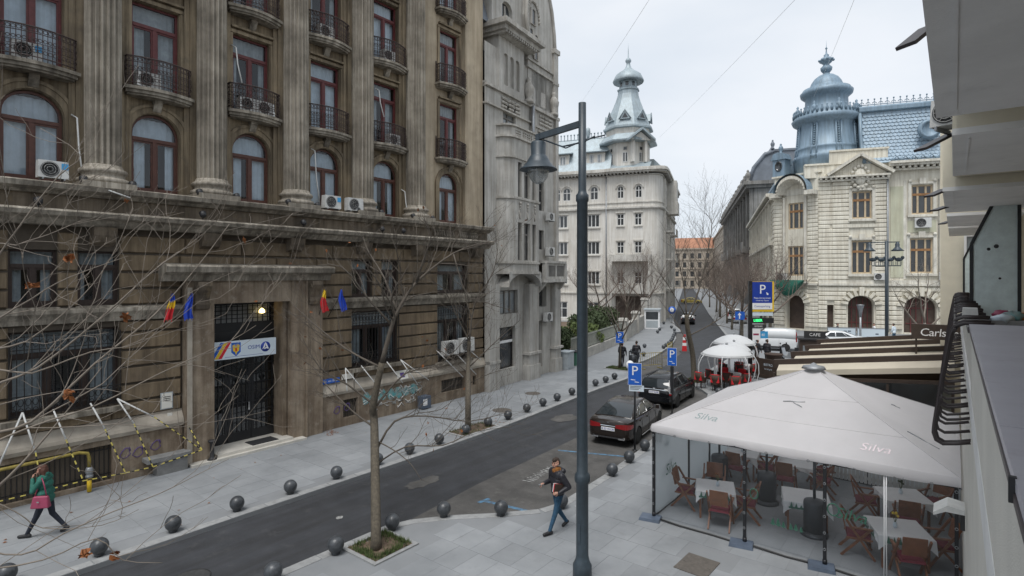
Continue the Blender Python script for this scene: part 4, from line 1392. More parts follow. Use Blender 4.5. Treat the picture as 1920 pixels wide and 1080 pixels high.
for (y, z, h) in ((4.9, 20.3, 1.6), (5.55, 20.1, 1.6), (5.2, 22.2, 1.0)):
 for s in (-1, 1): gt.box(.0, .1, y + s * .26 - .05, y + s * .26 + .05, z, z + h)
for k in range(16):
 t = pi * k / 15
 gt.ball((.03, 5.25 - .75 * cos(t), 22.6 + 1.1 * sin(t)), .11, 5)
gt.box(-.1, .12, 4.4, 7.9, 19.35, 19.5).box(-.1, .12, 4.4, 7.9, 19.85, 19.95)
gt.build('gable_trim', 'b2_trim', b2)
for (y, z, h) in ((4.9, 20.3, 1.6), (5.55, 20.1, 1.6), (5.2, 22.2, 1.0)): put_window(b2, far_window(.42, h, .2, 'b2_trim', 'window_dark', 0, 0, .03), (.06, y, z))
ur = m2()
rf = m2()
wall_panel(rf, .9, 4.3, 20.85, 25.2, [(1.95, 3.1, 20.95, 22.6, .5, .3)], -.2)
rf.quad((-.2, .9, 20.85), (-3, .9, 20.85), (-3, .9, 25.2), (-.2, .9, 25.2))
rf.build('upper_gable_wall', 'b2_wall', b2)
put_window(b2, far_window(1.15, 1.65, .5, 'b2_trim', 'window_dark', 1, 0, .06), (-.4, 2.52, 20.95))
MB(T2).prism([(-4, 20.8), (-.4, 20.8), (-1.2, 23.6), (-4, 24.4)], -.1, .9, 'y').build('roof', 'slate_grey', b2)
for k, (c, nm) in enumerate((((.1, 4.55, 17.1), 'first'), ((.1, 7.9, 17.1), 'second'))):
 ur = m2(); urn(ur, c, 1.05)
 ur.build('stone_urn', 'b2_trim', b2)
put_window(b2, far_window(.85, 1.9, 0, 'b2_dark', 'window_dark', 1, .7, .05), (-.2, 6.28, 10.6))
put_window(b2, far_window(.8, 1.25, 0, 'b2_dark', 'window_dark', 1, 0, .05), (-.2, 6.3, 8.1))
put_window(b2, far_window(1.0, 1.32, 0, 'b2_dark', 'window_dark', 1, 0, .05), (-.35, 6.55, 4.38))
put_window(b2, far_window(.85, 1.9, 0, 'b2_dark', 'window_dark', 1, .7, .05), (-.2, 6.38, 13.7))
put_window(b2, far_window(.88, 3.0, 0, 'iron', 'shop_dark' if 'shop_dark' in M else 'window_dark', 1, .8, .07), (-.55, 6.06, .5))
put_window(b2, far_window(2.05, 2.45, 0, 'iron', 'window_dark', 0, .72, .08), (-.3, 2.175, .95))
put_window(b2, far_window(2.35, 1.4, 0, 'b2_dark', 'window_pale', 3, 0, .06), (-.3, 2.325, 4.15))
MB(T2).box(-.25, -.22, 1.2, 3.15, 2.45, 2.6).build('shop_stripe', 'sign_white', b2)
bb = m2()
bb.prism([(0, 5.35), (.75, 5.4), (.9, 5.6), (.9, 8.2), (.75, 8.42), (0, 8.5)], 5.98, 6.2, 'z')
bb.prism([(0, 5.35), (.75, 5.4), (.9, 5.6), (.9, 8.2), (.75, 8.42), (0, 8.5)], 7.2, 7.35, 'z')
for (a, b_) in ((5.45, 5.75), (8.05, 8.35)): bb.box(.55, .85, a, b_, 6.2, 7.2)
bb.box(.7, .8, 5.75, 8.05, 6.2, 6.35).box(.7, .8, 5.75, 8.05, 7.05, 7.2).box(.7, .8, 6.8, 7.0, 6.35, 7.05)
for y in (5.6, 8.2): bb.prism([(0, 5.98), (.8, 5.98), (.6, 5.7), (.1, 5.2), (0, 5.2)], y - .1, y + .1, 'y')
bb.build('balcony', 'b2_wall', b2)
m2().box(.72, .76, 5.75, 8.05, 6.35, 7.05).build('balcony_panel', 'b2_dark', b2)
for (a, b_) in ((4.1, 5.45), (7.55, 8.5)):
 pr2 = m2()
 pr2.box(-.05, .45, a, b_, 0, .9).box(-.05, .5, a - .06, b_ + .06, 1.55, 1.7).box(-.05, .38, a + .08, b_ - .08, .9, 1.55).box(-.05, .36, a + .1, b_ - .1, 1.7, 5.9)
 pr2.build('ground_pier', 'b2_wall', b2)
pr2 = m2().box(-.05, .3, -.05, .95, 0, 5.9).box(-.05, .34, -.05, 1.0, 1.5, 1.65)
pr2.build('ground_pier', 'b2_wall', b2)
gfi = m2()
gfi.tube([(.36, 4.6 + .12 * cos(q), 1.15 + .22 * sin(q * 1.3)) for q in range(12)], .02, 3)
gfi.build('graffiti', 'plastic_dark', b2)
m2().tube([(.2, 4.93, 13.6), (.2, 4.93, 17.0)], .1, 8).build('downpipe', 'galv', b2)
def on2(x, y, z): return tuple(T2 @ Vector((x, y, z)))
ac_unit(on2(.3, 7.0, 10.0), radians(6.5), 'air conditioner on the grey building right of its upper slit windows', .9, 'air conditioners on the grey gabled building')
ac_unit(on2(.35, 6.9, 7.7), radians(6.5), 'air conditioner above the stone balcony of the grey gabled building', 1.0, 'air conditioners on the grey gabled building')
ac_unit(on2(.3, 6.7, 3.45), radians(6.5), 'air conditioner above the narrow ground floor door of the grey building', 1.0, 'air conditioners on the grey gabled building')
# ------------------------------------------------------------------ the white corner building with the zinc tower
A3 = -71.7
T3 = frame(-38, 69.3, A3)
b3 = thing('tower_building', 'white corner apartment house with a pale zinc tower on its roof', 'building', (-38, 69.3, 0), radians(A3))
def m3(): return MB(T3)
rows = [(.4, 2.7), (5.2, 6.95), (9.38, 11.15), (13.2, 15.0)]
wxs = [(-10.9, 1.7), (-6.45, 1.7), (-1.85, 1.7)]
o3 = []
for z0, z1 in rows:
 for y, w_ in wxs: o3.append((y - w_ / 2, y + w_ / 2, z0, z1, 0, .3))
 if z0 > 3:
  for y in (1.96, 4.35): o3.append((y - .45, y + .45, z0 + .1, z1 - .1, 0, .3))
for y in (-12.4, -10.3, -7.2, -5.7, -1.75): o3.append((y - .55, y + .55, 17.05, 18.9, .5, .3))
for y in (1.96, 4.42): o3.append((y - .42, y + .42, 17.05, 18.75, .42, .3))
w3_ = m3()
wall_panel(w3_, -14, 0, 0, 20.1, [o for o in o3 if o[1] < 0], 0)
wall_panel(w3_, 0, 5.85, 0, 20.1, [o for o in o3 if o[0] > 0], .25)
w3_.quad((0, 0, 0), (.25, 0, 0), (.25, 0, 20.1), (0, 0, 20.1))
cp = [(.25, 5.85), (.1, 6.5), (-.3, 7.0), (-.9, 7.3), (-1.6, 7.4)]
for a, b_ in zip(cp, cp[1:]): w3_.quad((*a, 0), (*b_, 0), (*b_, 20.1), (*a, 20.1))
w3_.build('wall', 'b3_wall', b3)
T3s = T3 @ Matrix.Translation((-1.6, 7.4, 0)) @ Matrix.Rotation(pi / 2, 4, 'Z')
ws = MB(T3s)
so = [(1.6 + k * 3.3, 2.9 + k * 3.3, z0, z1, 0, .3) for z0, z1 in rows[1:] + [(17.05, 18.8)] for k in range(7)]
wall_panel(ws, 0, 25, 0, 20.1, so, 0)
ws.T = T3
ws.build('street_side_wall', 'b3_wall', b3)
m3().box(-24, -.7, -13.9, 6.7, .1, 20).build('rear_mass', 'b3_dark', b3)
uw = far_window(1.7, 1.8, 0, 'white_metal', 'window_dark', 2, 0, .1)
us = far_window(.9, 1.6, 0, 'white_metal', 'window_dark', 1, .62, .08)
ua = far_window(1.1, 1.85, .5, 'white_metal', 'window_dark', 1, .6, .09)
ub = far_window(.84, 1.7, .42, 'white_metal', 'window_dark', 1, .6, .08)
for z0, z1 in rows:
 for y, w_ in wxs: put_window(b3, uw if z0 > 1 else far_window(1.7, 2.3, 0, 'white_metal', 'window_dark', 1, .6, .12), (-.16, y, z0))
 if z0 > 3:
  for y in (1.96, 4.35): put_window(b3, us, (.09, y, z0 + .1))
for y in (-12.4, -10.3, -7.2, -5.7, -1.75): put_window(b3, ua, (-.16, y, 17.05))
for y in (1.96, 4.42): put_window(b3, ub, (.09, y, 17.05))
uss = far_window(1.3, 1.78, 0, 'white_metal', 'window_dark', 1, .62, .08)
for z0, z1 in rows[1:] + [(17.05, 18.8)]:
 for k in range(7):
  f = put_window(b3, uss, (-1.6 - (2.25 + k * 3.3), 7.4 - .16, z0), pi / 2)
t3 = m3()
P3 = [(-3, -14), (0, -14), (0, 0), (.25, .05), (.25, 5.85), (.1, 6.5), (-.3, 7.0), (-.9, 7.3), (-1.6, 7.4), (-26, 7.4), (-26, -14)]
def ring(z0, z1, e):
 q = [(x + (e if x > -1 else 0), y + (e if y > 6 else 0)) for x, y in P3]
 t3.prism(q, z0, z1, 'z')
for z0, z1, e in ((20.1, 20.25, .15), (20.45, 20.65, .75), (20.65, 20.95, .95), (20.95, 21.1, .85), (16.4, 16.55, .12), (15.5, 15.62, .2), (15.62, 15.85, .3), (3.9, 4.1, .15)): ring(z0, z1, e)
t3.build('cornice', 'b3_trim', b3)
dn = m3()
y = -13.9
while y < 5.9:
 dn.box(.25 if y < 0 else .4, .8 if y < 0 else 1.0, y, y + .22, 20.25, 20.45); y += .5
k = 0
while k < 25:
 dn.box(-1.6 - k - .22, -1.6 - k, 7.5, 8.1, 20.25, 20.45); k += .5
dn.build('cornice_bracket', 'b3_dark', b3)['kind'] = 'stuff'
hd = m3()
for y, r_ in [(-12.4, .75), (-10.3, .75), (-7.2, .75), (-5.7, .75), (-1.75, .75)]:
 hd.tube([(.04, yy, zz) for yy, zz in arch_pts(y - r_, y + r_, 18.4, .75, 10)], .09, 5)
for y in (1.96, 4.42): hd.tube([(.29, yy, zz) for yy, zz in arch_pts(y - .62, y + .62, 18.3, .66, 10)], .09, 5)
for z0, z1 in rows[1:]:
 for y, w_ in wxs: hd.box(0, .18, y - 1.0, y + 1.0, z0 - .2, z0 - .04).box(0, .1, y - 1.0, y + 1.0, z1 + .05, z1 + .2)
 for y in (1.96, 4.35): hd.box(.25, .4, y - .6, y + .6, z0 - .1, z0 + .05).box(.25, .42, y - .65, y + .65, z1, z1 + .18)
for y in (-8.8, -4.1): hd.box(0, .08, y - .25, y + .25, 4.2, 15.4)
hd.build('window_surround', 'b3_trim', b3)['kind'] = 'stuff'
m3().tube([(.32, .0, .3), (.32, .0, 20.2)], .09, 6).build('downpipe', 'galv', b3)
lo3 = m3()
lo3.box(.25, 1.6, .6, 6.2, 8.35, 8.6).box(1.45, 1.6, .6, 6.2, 8.6, 9.25).box(.25, 1.45, .6, .75, 8.6, 9.25).box(.25, 1.45, 6.05, 6.2, 8.6, 9.25)
lo3.box(.25, 1.6, .6, 6.2, 4.0, 4.25).box(1.45, 1.6, .6, 6.2, 4.25, 5.1).box(1.2, 1.6, .6, 1.0, 5.1, 8.35).box(1.2, 1.6, 5.8, 6.2, 5.1, 8.35).box(1.2, 1.6, .8, 1.0, 0, 4).box(1.2, 1.6, 5.9, 6.1, 0, 4)
lo3.build('balcony', 'b3_trim', b3)
m3().box(.3, .35, 1.3, 5.6, .2, 3.6).build('porch', 'arch_brown', b3)
sbm = m3()
for k, (xx, z) in enumerate(((-6, 4.5), (-6, 8.6), (-6, 12.6), (-15, 8.6), (-15, 12.6), (-22, 4.5))):
 sbm.box(xx - 2, xx + 1, 7.4, 8.5, z, z + .25).box(xx - 2, xx + 1, 8.35, 8.5, z + .25, z + 1.1)
sbm.box(-3.5, -3.1, 7.4, 7.7, 0, 20).box(-10.5, -10.1, 7.4, 7.7, 0, 20).box(-12, -9, 7.4, 9.0, 15.6, 17.4).box(-12, -9, 7.4, 8.8, 17.4, 20.6)
sbm.build('side_bay', 'b3_trim', b3)
rf3 = m3()
rf3.prism([(.55, 21.1), (-2.6, 26.2), (-9, 26.8), (-24, 26.8), (-24, 21.1)], -14, .6, 'y')
rf3.build('roof', 'zinc', b3)
rf3b = m3()
rf3b.prism([(.6, 21.1), (7.9, 21.1), (5.9, 23.2), (.6, 23.4)], -25, -5, 'x')
rf3b.quad((.7, .55, 21.12), (.95, 6, 21.12), (-1, 6, 22.1), (-1, .55, 22.1))
rf3b.build('roof', 'zinc', b3)
for (y, w_, n) in ((-6.3, 1.7, 1), (-10.8, 1.7, 1), (-1.6, 2.6, 2)):
 d = m3()
 d.box(-3, -.2, y - w_ / 2, y + w_ / 2, 21.3, 23.7)
 dd = d.build('dormer', 'b3_wall', b3)
 e = m3()
 e.prism([(.25, 23.65), (.3, 23.8), (-3.4, 24.7), (-3.4, 24.5)], y - w_ / 2 - .4, y + w_ / 2 + .4, 'y')
 e.build('dormer_roof', 'zinc', dd)
 for q in range(n):
  yy = y if n == 1 else y + (q - .5) * 1.1
  u = far_window(.9 if n == 1 else .5, 1.25, 0, 'white_metal', 'window_pale', 1 if n == 1 else 0, 0, .08)
  f = inst('dormer_window', u[0], dd, (-.14, yy, 22.2))
  pn = MB().quad((-.14 + .02, yy - .3, 22.3), (-.12, yy + .3, 22.3), (-.12, yy + .3, 23.3), (-.12, yy - .3, 23.3))
  inst('dormer_pane', pn.mesh('dormer_pane', 'window_pale'), dd, (0, 0, 0))
cr3 = m3()
y = -13.8
while y < -.2:
 cr3.box(-2.75, -2.65, y, y + .12, 26.2, 27.0).ball((-2.7, y + .06, 27.05), .14, 5); y += .5
cr3.box(-2.75, -2.65, -14, -.2, 26.15, 26.35)
cr3.lathe([(.2, 26), (.25, 26.8), (.35, 27.3), (.3, 27.8), (.001, 28)], (-2.7, -3.2, 0), 8)
cr3.build('roof_cresting', 'zinc', b3)['kind'] = 'stuff'
cx, cy = -3.0, 2.55
def octo(mb, prof, n=8, rot=pi / 8, smooth=False):
 vs, fs = [], []
 for r_, z in prof:
  for k in range(n):
   t = rot + 2 * pi * k / n
   vs.append((cx + r_ * cos(t), cy + r_ * sin(t), z))
 for j in range(len(prof) - 1):
  for k in range(n):
   fs.append((j * n + k, j * n + (k + 1) % n, (j + 1) * n + (k + 1) % n, (j + 1) * n + k))
 fs.append(tuple((len(prof) - 1) * n + k for k in range(n)))
 mb.add(vs, fs, smooth)
tw = m3(); octo(tw, [(3.1, 21.2), (3.1, 24.9)]); octo(tw, [(3.15, 26.0), (3.2, 26.9)])
tw.build('tower_drum', 'b3_wall', b3)
te = m3(); octo(te, [(3.2, 24.8), (4.15, 24.9), (4.2, 25.1), (3.4, 26.0), (3.15, 26.1)]); octo(te, [(3.15, 26.8), (3.6, 26.9), (3.6, 27.15), (3.35, 27.3)])
te.build('tower_eave', 'zinc', b3)
tt = m3(); octo(tt, [(3.35, 27.3), (3.1, 28.1), (2.75, 29.0), (2.2, 30.2), (1.75, 31.3), (1.5, 32.1), (1.45, 32.6), (1.6, 32.7), (1.6, 32.85), (1.3, 32.9), (1.3, 34.2)])
tt.build('tower_roof', 'zinc', b3)
tc3 = m3(); tc3.lathe([(1.3, 34.05), (2.12, 33.9), (2.2, 34.1), (2.0, 34.55), (1.8, 34.95), (1.35, 35.3), (.85, 35.6), (.45, 36.0), (.3, 36.4), (.25, 36.7), (.4, 36.9), (.42, 37.1), (.28, 37.35), (.1, 37.45), (.04, 38.6), (.001, 39.6)], (cx, cy, 0), 18)
tc3.build('tower_cap', 'zinc', b3)
twn = m3()
for k in range(8):
 t = 2 * pi * k / 8
 T = T3 @ Matrix.Translation((cx, cy, 0)) @ Matrix.Rotation(t, 4, 'Z')
 q = MB(T)
 q.box(1.2, 1.23, -.2, .2, 33.2, 33.75)
 q.build('tower_opening', 'window_dark', b3)
 g_ = MB(T)
 g_.prism([(-.75, 28.0), (.75, 28.0), (0, 29.2)], 2.2, 3.15, 'x')
 g2_ = g_.build('tower_dormer', 'zinc', b3)
 MB(T).prism([(-.42, 28.15), (.42, 28.15), (0, 28.85)], 3.1, 3.17, 'x').build('dormer_pane', 'window_dark', g2_)
 MB(T).tube([(3.2, -.85, 27.95), (3.2, 0, 29.3), (3.2, .85, 27.95)], .08, 4).build('dormer_edge', 'zinc', g2_)
 if k in (0, 7, 1):
  put_window(b3, far_window(.7, 1.35, 0, 'white_metal', 'window_dark', 1, 0, .07), (cx + 2.88 * cos(t), cy + 2.88 * sin(t), 22.1), t)
  put_window(b3, far_window(.6, .55, 0, 'b3_trim', 'window_dark', 0, 0, .07), (cx + 2.88 * cos(t), cy + 2.88 * sin(t), 23.7), t)
pd3 = MB(T3 @ Matrix.Translation((cx, cy, 0)) @ Matrix.Rotation(radians(34), 4, 'Z'))
pd3.box(2.6, 3.6, -1.1, -.75, 22, 24.9).box(2.6, 3.6, .75, 1.1, 22, 24.9).prism([(-1.5, 24.9), (1.5, 24.9), (0, 26.0)], 2.6, 3.9, 'x')
pd3.build('tower_aedicule', 'b3_wall', b3)
pr3 = MB(T3 @ Matrix.Translation((cx, cy, 0)) @ Matrix.Rotation(radians(34), 4, 'Z'))
pr3.prism([(-1.9, 24.75), (0, 26.2), (1.9, 24.75), (1.9, 25.0), (0, 26.5), (-1.9, 25.0)], 2.6, 4.5, 'x')
pr3.build('aedicule_roof', 'zinc', b3)
# ------------------------------------------------------------------ the cream palace with the blue domed roof
A5 = -71.7
T5 = frame(-6.9, 73.6, A5)
cp_ = thing('domed_palace', 'cream palace with blue slate mansard roof and ringed corner dome', 'building', (-6.9, 73.6, 0), radians(A5))
def m5(T=None): return MB(T or T5)
CH = 35
TC = T5 @ Matrix.Translation((0, -5.6, 0)) @ Matrix.Rotation(radians(-CH), 4, 'Z')      # local y negative runs left/back
LCH = 5.2
ex, ey = -LCH * sin(radians(CH)), -5.6 - LCH * cos(radians(CH))
TS = T5 @ Matrix.Translation((ex, ey, 0)) @ Matrix.Rotation(radians(-90), 4, 'Z')       # street side, local y negative runs back
w5 = m5()
o5 = [(-2.25, -.35, 12.8, 15.8, 0, .35), (-2.3, -.35, 6.65, 10.3, 0, .35), (-2.65, -.15, .15, 4.15, 1.0, .8), (-4.7, -4.05, .2, 3.1, 0, .5)]
wall_panel(w5, -5.6, 1.2, 0, 18.0, o5, 0)
o5r = [(3.45, 5.4, 13.1, 16.25, 0, .35), (3.3, 5.4, 6.7, 10.45, 0, .35), (2.75, 5.75, .15, 4.15, 1.2, .8), (8.6, 10.6, 13.1, 16.25, 0, .35), (8.6, 10.6, 6.7, 10.45, 0, .35), (8.1, 11.1, .15, 4.15, 1.2, .8)]
wall_panel(w5, 1.2, 14, 0, 18.6, o5r, -.25)
w5.quad((0, 1.2, 0), (-.25, 1.2, 0), (-.25, 1.2, 18.6), (0, 1.2, 18.6))
w5.build('front_wall', 'cream', cp_)
wc = m5(TC)
oc = [(-3.5, -1.7, 11.9, 15.0, 0, .35), (-3.55, -1.7, 6.4, 9.9, 0, .35), (-3.7, -1.6, .15, 4.1, .9, .8)]
wall_panel(wc, -LCH, 0, 0, 16.2, oc, 0)
wc.build('corner_wall', 'cream', cp_)
wss = m5(TS)
oss = [(-3.5 - 4.3 * k, -2.0 - 4.3 * k, z0, z1, r_, .4) for k in range(11) for (z0, z1, r_) in ((.4, 3.9, .7), (6.5, 9.6, 0), (11.6, 14.4, .3))]
wall_panel(wss, -50, 0, 0, 16.5, oss, 0)
wss.build('street_side_wall', 'cream', cp_)
m5().box(-48, -5.5, -9.0, 13.9, .1, 16.2).box(-5.5, -.9, -5.55, 13.9, .1, 18).build('rear_mass', 'dark_room', cp_)
def courses(T, y0, y1, z0, z1, h, bad, x=0.0, pr=.1, name='rusticated_course'):
 mb = MB(T)
 z = z0
 while z < z1 - .1:
  zb = min(z + h - .07, z1)
  segs, y = [], y0
  for a, b_ in sorted((b[0], b[1]) for b in bad if b[2] < zb and b[3] > z):
   if a > y + .05: segs.append((y, a))
   y = max(y, b_)
  if y < y1 - .05: segs.append((y, y1))
  for a, b_ in segs:
   mb.prism([(x, z), (x + pr * .7, z), (x + pr, z + .06), (x + pr, zb - .06), (x + pr * .7, zb), (x, zb)], a, b_, 'y')
  z += h
 o = mb.build(name, 'cream', cp_)
 o['kind'] = 'stuff'
big = [(-2.5, -.1, 12.5, 16.2), (-2.6, -.1, 6.3, 11.3), (-2.85, .05, -1, 4.2), (-4.75, -4.0, 0, 3.2)]
courses(T5, -5.6, 1.15, .5, 5.2, .52, big, pr=.2)
courses(T5, -5.6, -4.45, 6.0, 17.2, .48, big)
courses(T5, -4.2, 1.15, 6.0, 17.0, .48, big, .08)
courses(T5, 1.2, 14, .5, 5.2, .52, [(2.55, 5.95, -1, 4.25), (7.9, 11.3, -1, 4.25)], -.25, .2)
courses(TC, -LCH, -4.2, .5, 15.8, .48, [], 0, .1)
courses(TC, -1.2, 0, .5, 15.8, .48, [], 0, .1)
courses(TC, -4.2, -1.2, .5, 5.2, .5, [(-3.9, -1.4, -1, 4.2)], 0, .15)
courses(TS, -50, 0, .5, 15.8, .5, [(o[0] - .2, o[1] + .2, o[2], o[3]) for o in oss], 0, .12)
pn5 = m5()
for (a, b_, z0, z1) in ((1.5, 2.7, 6.2, 16.2), (6.2, 7.6, 6.2, 16.2), (3.1, 5.7, 11.1, 12.4)):
 pn5.box(-.25, -.2, a, b_, z0, z1)
pn5.build('wall_panel', 'cream_panel', cp_)
tr5 = m5()
tr5.box(0, .35, -5.6, 1.35, 5.3, 5.55).box(0, .2, -5.6, 1.3, 5.55, 5.9).box(-.25, .1, 1.35, 14, 5.3, 5.55).box(-.25, 0, 1.35, 14, 5.55, 5.9)
for (y, z0, z1, w_) in ((-1.3, 12.8, 15.8, 1.9), (-1.33, 6.65, 10.3, 1.95), (4.42, 13.1, 16.25, 1.95), (4.35, 6.7, 10.45, 2.1), (9.6, 13.1, 16.25, 2.0), (9.6, 6.7, 10.45, 2.0)):
 X = .08 if y < 1 else -.25
 for s in (-1, 1): tr5.box(X, X + .14, y + s * (w_ / 2 + .02), y + s * (w_ / 2 + .32), z0 - .1, z1 + .1)
 tr5.box(X, X + .15, y - w_ / 2 - .32, y + w_ / 2 + .32, z1 + .1, z1 + .35)
 tr5.box(X, X + .26, y - w_ / 2 - .4, y + w_ / 2 + .4, z0 - .32, z0 - .08)
 tr5.box(X + .15, X + .3, y - .3, y + .3, z1 + .1, z1 + .75)
 for s in (-1, 1): tr5.ball((X + .15, y + s * (w_ / 2 + .15), z1 + .45), .2, 6)
 if y > 1: tr5.box(X, X + .06, y - w_ / 2 - .6, y - w_ / 2 - .45, 6, 16.8).box(X, X + .06, y + w_ / 2 + .45, y + w_ / 2 + .6, 6, 16.8)
tr5.box(-.25, .35, 1.2, 14, 17.9, 18.1).box(-.25, .75, 1.2, 14, 18.35, 18.6).box(-.25, .95, 1.2, 14, 18.6, 18.85)
tr5.box(0, .5, -5.6, 1.25, 17.0, 17.2).box(0, .8, -5.6, 1.3, 17.4, 17.6)
tr5.build('moulding', 'cream_trim', cp_)['kind'] = 'stuff'
dn5 = m5()
y = 1.3
while y < 14: dn5.box(-.2, .6, y, y + .25, 18.1, 18.35); y += .55
y = -5.5
while y < 1.2: dn5.box(.08, .7, y, y + .2, 17.2, 17.4); y += .5
dn5.build('cornice_bracket', 'cream_trim', cp_)['kind'] = 'stuff'
pd = m5()
pd.prism([(-4.4, 17.6), (1.3, 17.6), (-1.55, 19.6)], 0, .25, 'x')
pd.build('pediment', 'cream', cp_)
pe = m5()
pe.beam((.5, -4.8, 17.7), (.5, -1.55, 19.85), .9, .3); pe.beam((.5, 1.6, 17.7), (.5, -1.55, 19.85), .9, .3)
pe.build('pediment_cornice', 'cream_trim', cp_)
ct = m5()
ct.ball((.3, -1.5, 17.4), 1, 12, (.3, .62, .95))
for k in range(14):
 t = 2 * pi * k / 14
 ct.ball((.3, -1.5 + .85 * cos(t), 17.4 + 1.2 * sin(t)), .22, 6)
ct.build('cartouche', 'cream_trim', cp_)
at5 = m5()
at5.box(-.9, -.1, -7.0, 1.2, 17.6, 19.0).box(-.9, 0, -4.5, 1.2, 19.0, 20.4).box(-.9, .12, -4.5, 1.3, 20.4, 20.6).box(-.95, .05, -7.0, -4.5, 19.0, 19.2)
at5.build('attic', 'cream', cp_)
vs5 = m5()
def voussoirs(T, yc, w_, zs, rise, x):
 mb = MB(T)
 for k in range(9):
  t = pi * (k + .5) / 9
  a = Vector((x + .1, yc - (w_ / 2 + .05) * cos(t), zs + (rise + .05) * sin(t)))
  b_ = Vector((x + .1, yc - (w_ / 2 + .75) * cos(t), zs + (rise + .75) * sin(t)))
  mb.beam(a, b_, .36, .3)
 mb.beam((x + .2, yc, zs + rise + .05), (x + .2, yc, zs + rise + 1.0), .45, .6)
 mb.build('arch_stones', 'cream', cp_)
voussoirs(T5, -1.4, 2.5, 3.15, 1.0, .1); voussoirs(T5, 4.25, 3.0, 2.95, 1.2, -.15); voussoirs(T5, 9.6, 3.0, 2.95, 1.2, -.15); voussoirs(TC, -2.65, 2.1, 3.2, .9, .05)
def bigwin(w_, h_, wood=True):
 f = MB()
 fw = .14
 f.cur = 1
 f.box(-.06, .05, -w_ / 2, -w_ / 2 + fw, 0, h_).box(-.06, .05, w_ / 2 - fw, w_ / 2, 0, h_).box(-.06, .05, -w_ / 2 + fw, w_ / 2 - fw, 0, fw).box(-.06, .05, -w_ / 2 + fw, w_ / 2 - fw, h_ - fw, h_)
 for s in (-1, 1): f.box(-.05, .08, s * w_ * .19 - .09, s * w_ * .19 + .09, fw, h_ - fw)
 f.cur = 0
 f.box(-.05, .1, -w_ / 2 + fw, w_ / 2 - fw, h_ * .64, h_ * .64 + .24)
 p = MB().quad((-.02, -w_ / 2, 0), (-.02, w_ / 2, 0), (-.02, w_ / 2, h_), (-.02, -w_ / 2, h_))
 return f.mesh('window', ['wood_frame', 'wood_cream']), p.mesh('pane', 'window_dark'), None
for (y, z0, w_, h_, x) in ((-1.3, 12.8, 1.9, 3.0, -.2), (-1.33, 6.65, 1.95, 3.65, -.2), (4.42, 13.1, 1.95, 3.15, -.45), (4.35, 6.7, 2.1, 3.75, -.45), (9.6, 13.1, 2.0, 3.15, -.45), (9.6, 6.7, 2.0, 3.75, -.45)):
 put_window(cp_, bigwin(w_, h_), (x, y, z0))
Ti = T5.inverted()
for (y, z0, w_, h_) in ((-2.6, 11.9, 1.8, 3.1), (-2.62, 6.4, 1.85, 3.5)):
 p = Ti @ TC @ Vector((-.2, y, z0))
 put_window(cp_, bigwin(w_, h_), p, radians(-CH))
us5 = far_window(1.5, 3.0, 0, 'wood_cream', 'window_dark', 1, .68, .12)
for o in oss:
 p = Ti @ TS @ Vector((-.25, (o[0] + o[1]) / 2, o[2]))
 put_window(cp_, us5, p, radians(-90))
for (x, a, b_, h_) in ((-.85, -2.7, -.1, 4.2), (-.85, 2.7, 5.8, 4.2), (-.85, 8.0, 11.2, 4.2), (-.5, -4.75, -4, 3.2)): m5().box(x, x + .05, a, b_, 0, h_).build('arch_infill', 'arch_brown', cp_)
m5(TC).box(-.75, -.7, -3.8, -1.5, 0, 4.2).build('arch_infill', 'arch_brown', cp_)
am = m5()
for y in (-1.4, 4.25, 9.6):
 X = -.78
 for dy in (-.75, -.25, .35, .8): am.box(X, X + .06, y + dy - .04, y + dy + .04, 0, 3.9)
 am.box(X, X + .05, y - 1.2, y + 1.2, 1.1, 1.2).box(X, X + .05, y - 1.2, y + 1.2, 2.8, 2.9)
am.build('arch_glazing_bars', 'red_frame', cp_)
hd5 = m5(TC)
ap = arch_pts(-4.3, -.9, 16.0, 1.7, 14)
aq = arch_pts(-3.7, -1.5, 16.0, 1.15, 14)
for k in range(14):
 hd5.add([(1.3, *ap[k]), (1.3, *ap[k + 1]), (.02, *aq[k + 1]), (.02, *aq[k]), (1.3, ap[k][0], ap[k][1] + .35), (1.3, ap[k + 1][0], ap[k + 1][1] + .35)], [(0, 1, 2, 3), (4, 5, 1, 0)])
 hd5.beam((1.25, ap[k][0], ap[k][1] - .05), (1.25, ap[k][0] * .98 - .05, ap[k][1] + .12), .18, .2)
hd5.box(0, 1.3, -5.2, -4.2, 15.7, 16.2).box(0, 1.3, -1.0, 0, 15.7, 16.2)
hd5.box(0, .05, -3.7, -1.5, 15.9, 16.6)
for s in (-3.9, -1.35): hd5.box(.02, .3, s - .12, s + .12, 5.9, 15.7)
hd5.box(0, .3, -LCH, 0, 5.3, 5.55)
hd5.build('corner_hood', 'cream_trim', cp_)
hr = m5(TC)
ao = arch_pts(-4.6, -.6, 16.2, 2.1, 14)
for k in range(14): hr.quad((1.4, *ao[k]), (1.4, *ao[k + 1]), (-1.2, *ao[k + 1]), (-1.2, *ao[k]))
hr.build('hood_roof', 'zinc_blue', cp_)
ca = m5(TC).box(-1.0, 0, -LCH, 0, 16.2, 18.2).box(-1.0, .15, -LCH - .3, .3, 18.2, 18.4)
ca.build('attic', 'cream', cp_)
sc = m5(TS)
sc.box(0, .9, -50, -1.0, 16.2, 16.6).box(0, .5, -50, 0, 15.7, 15.9).box(0, .3, -50, 0, 5.3, 5.6)
for k in range(11): sc.box(0, .5, -4.6 - 4.3 * k, -.9 - 4.3 * k, 10.2, 10.5).box(.1, .45, -4.2 - 4.3 * k, -3.9 - 4.3 * k, 6, 15.7)
sc.build('moulding', 'cream_trim', cp_)['kind'] = 'stuff'
rr5 = m5()
rp = [(.3, 18.85), (-.6, 20.4), (-1.1, 22.2), (-1.4, 24.0), (-1.5, 25.2), (-8, 25.4), (-8, 18.85)]
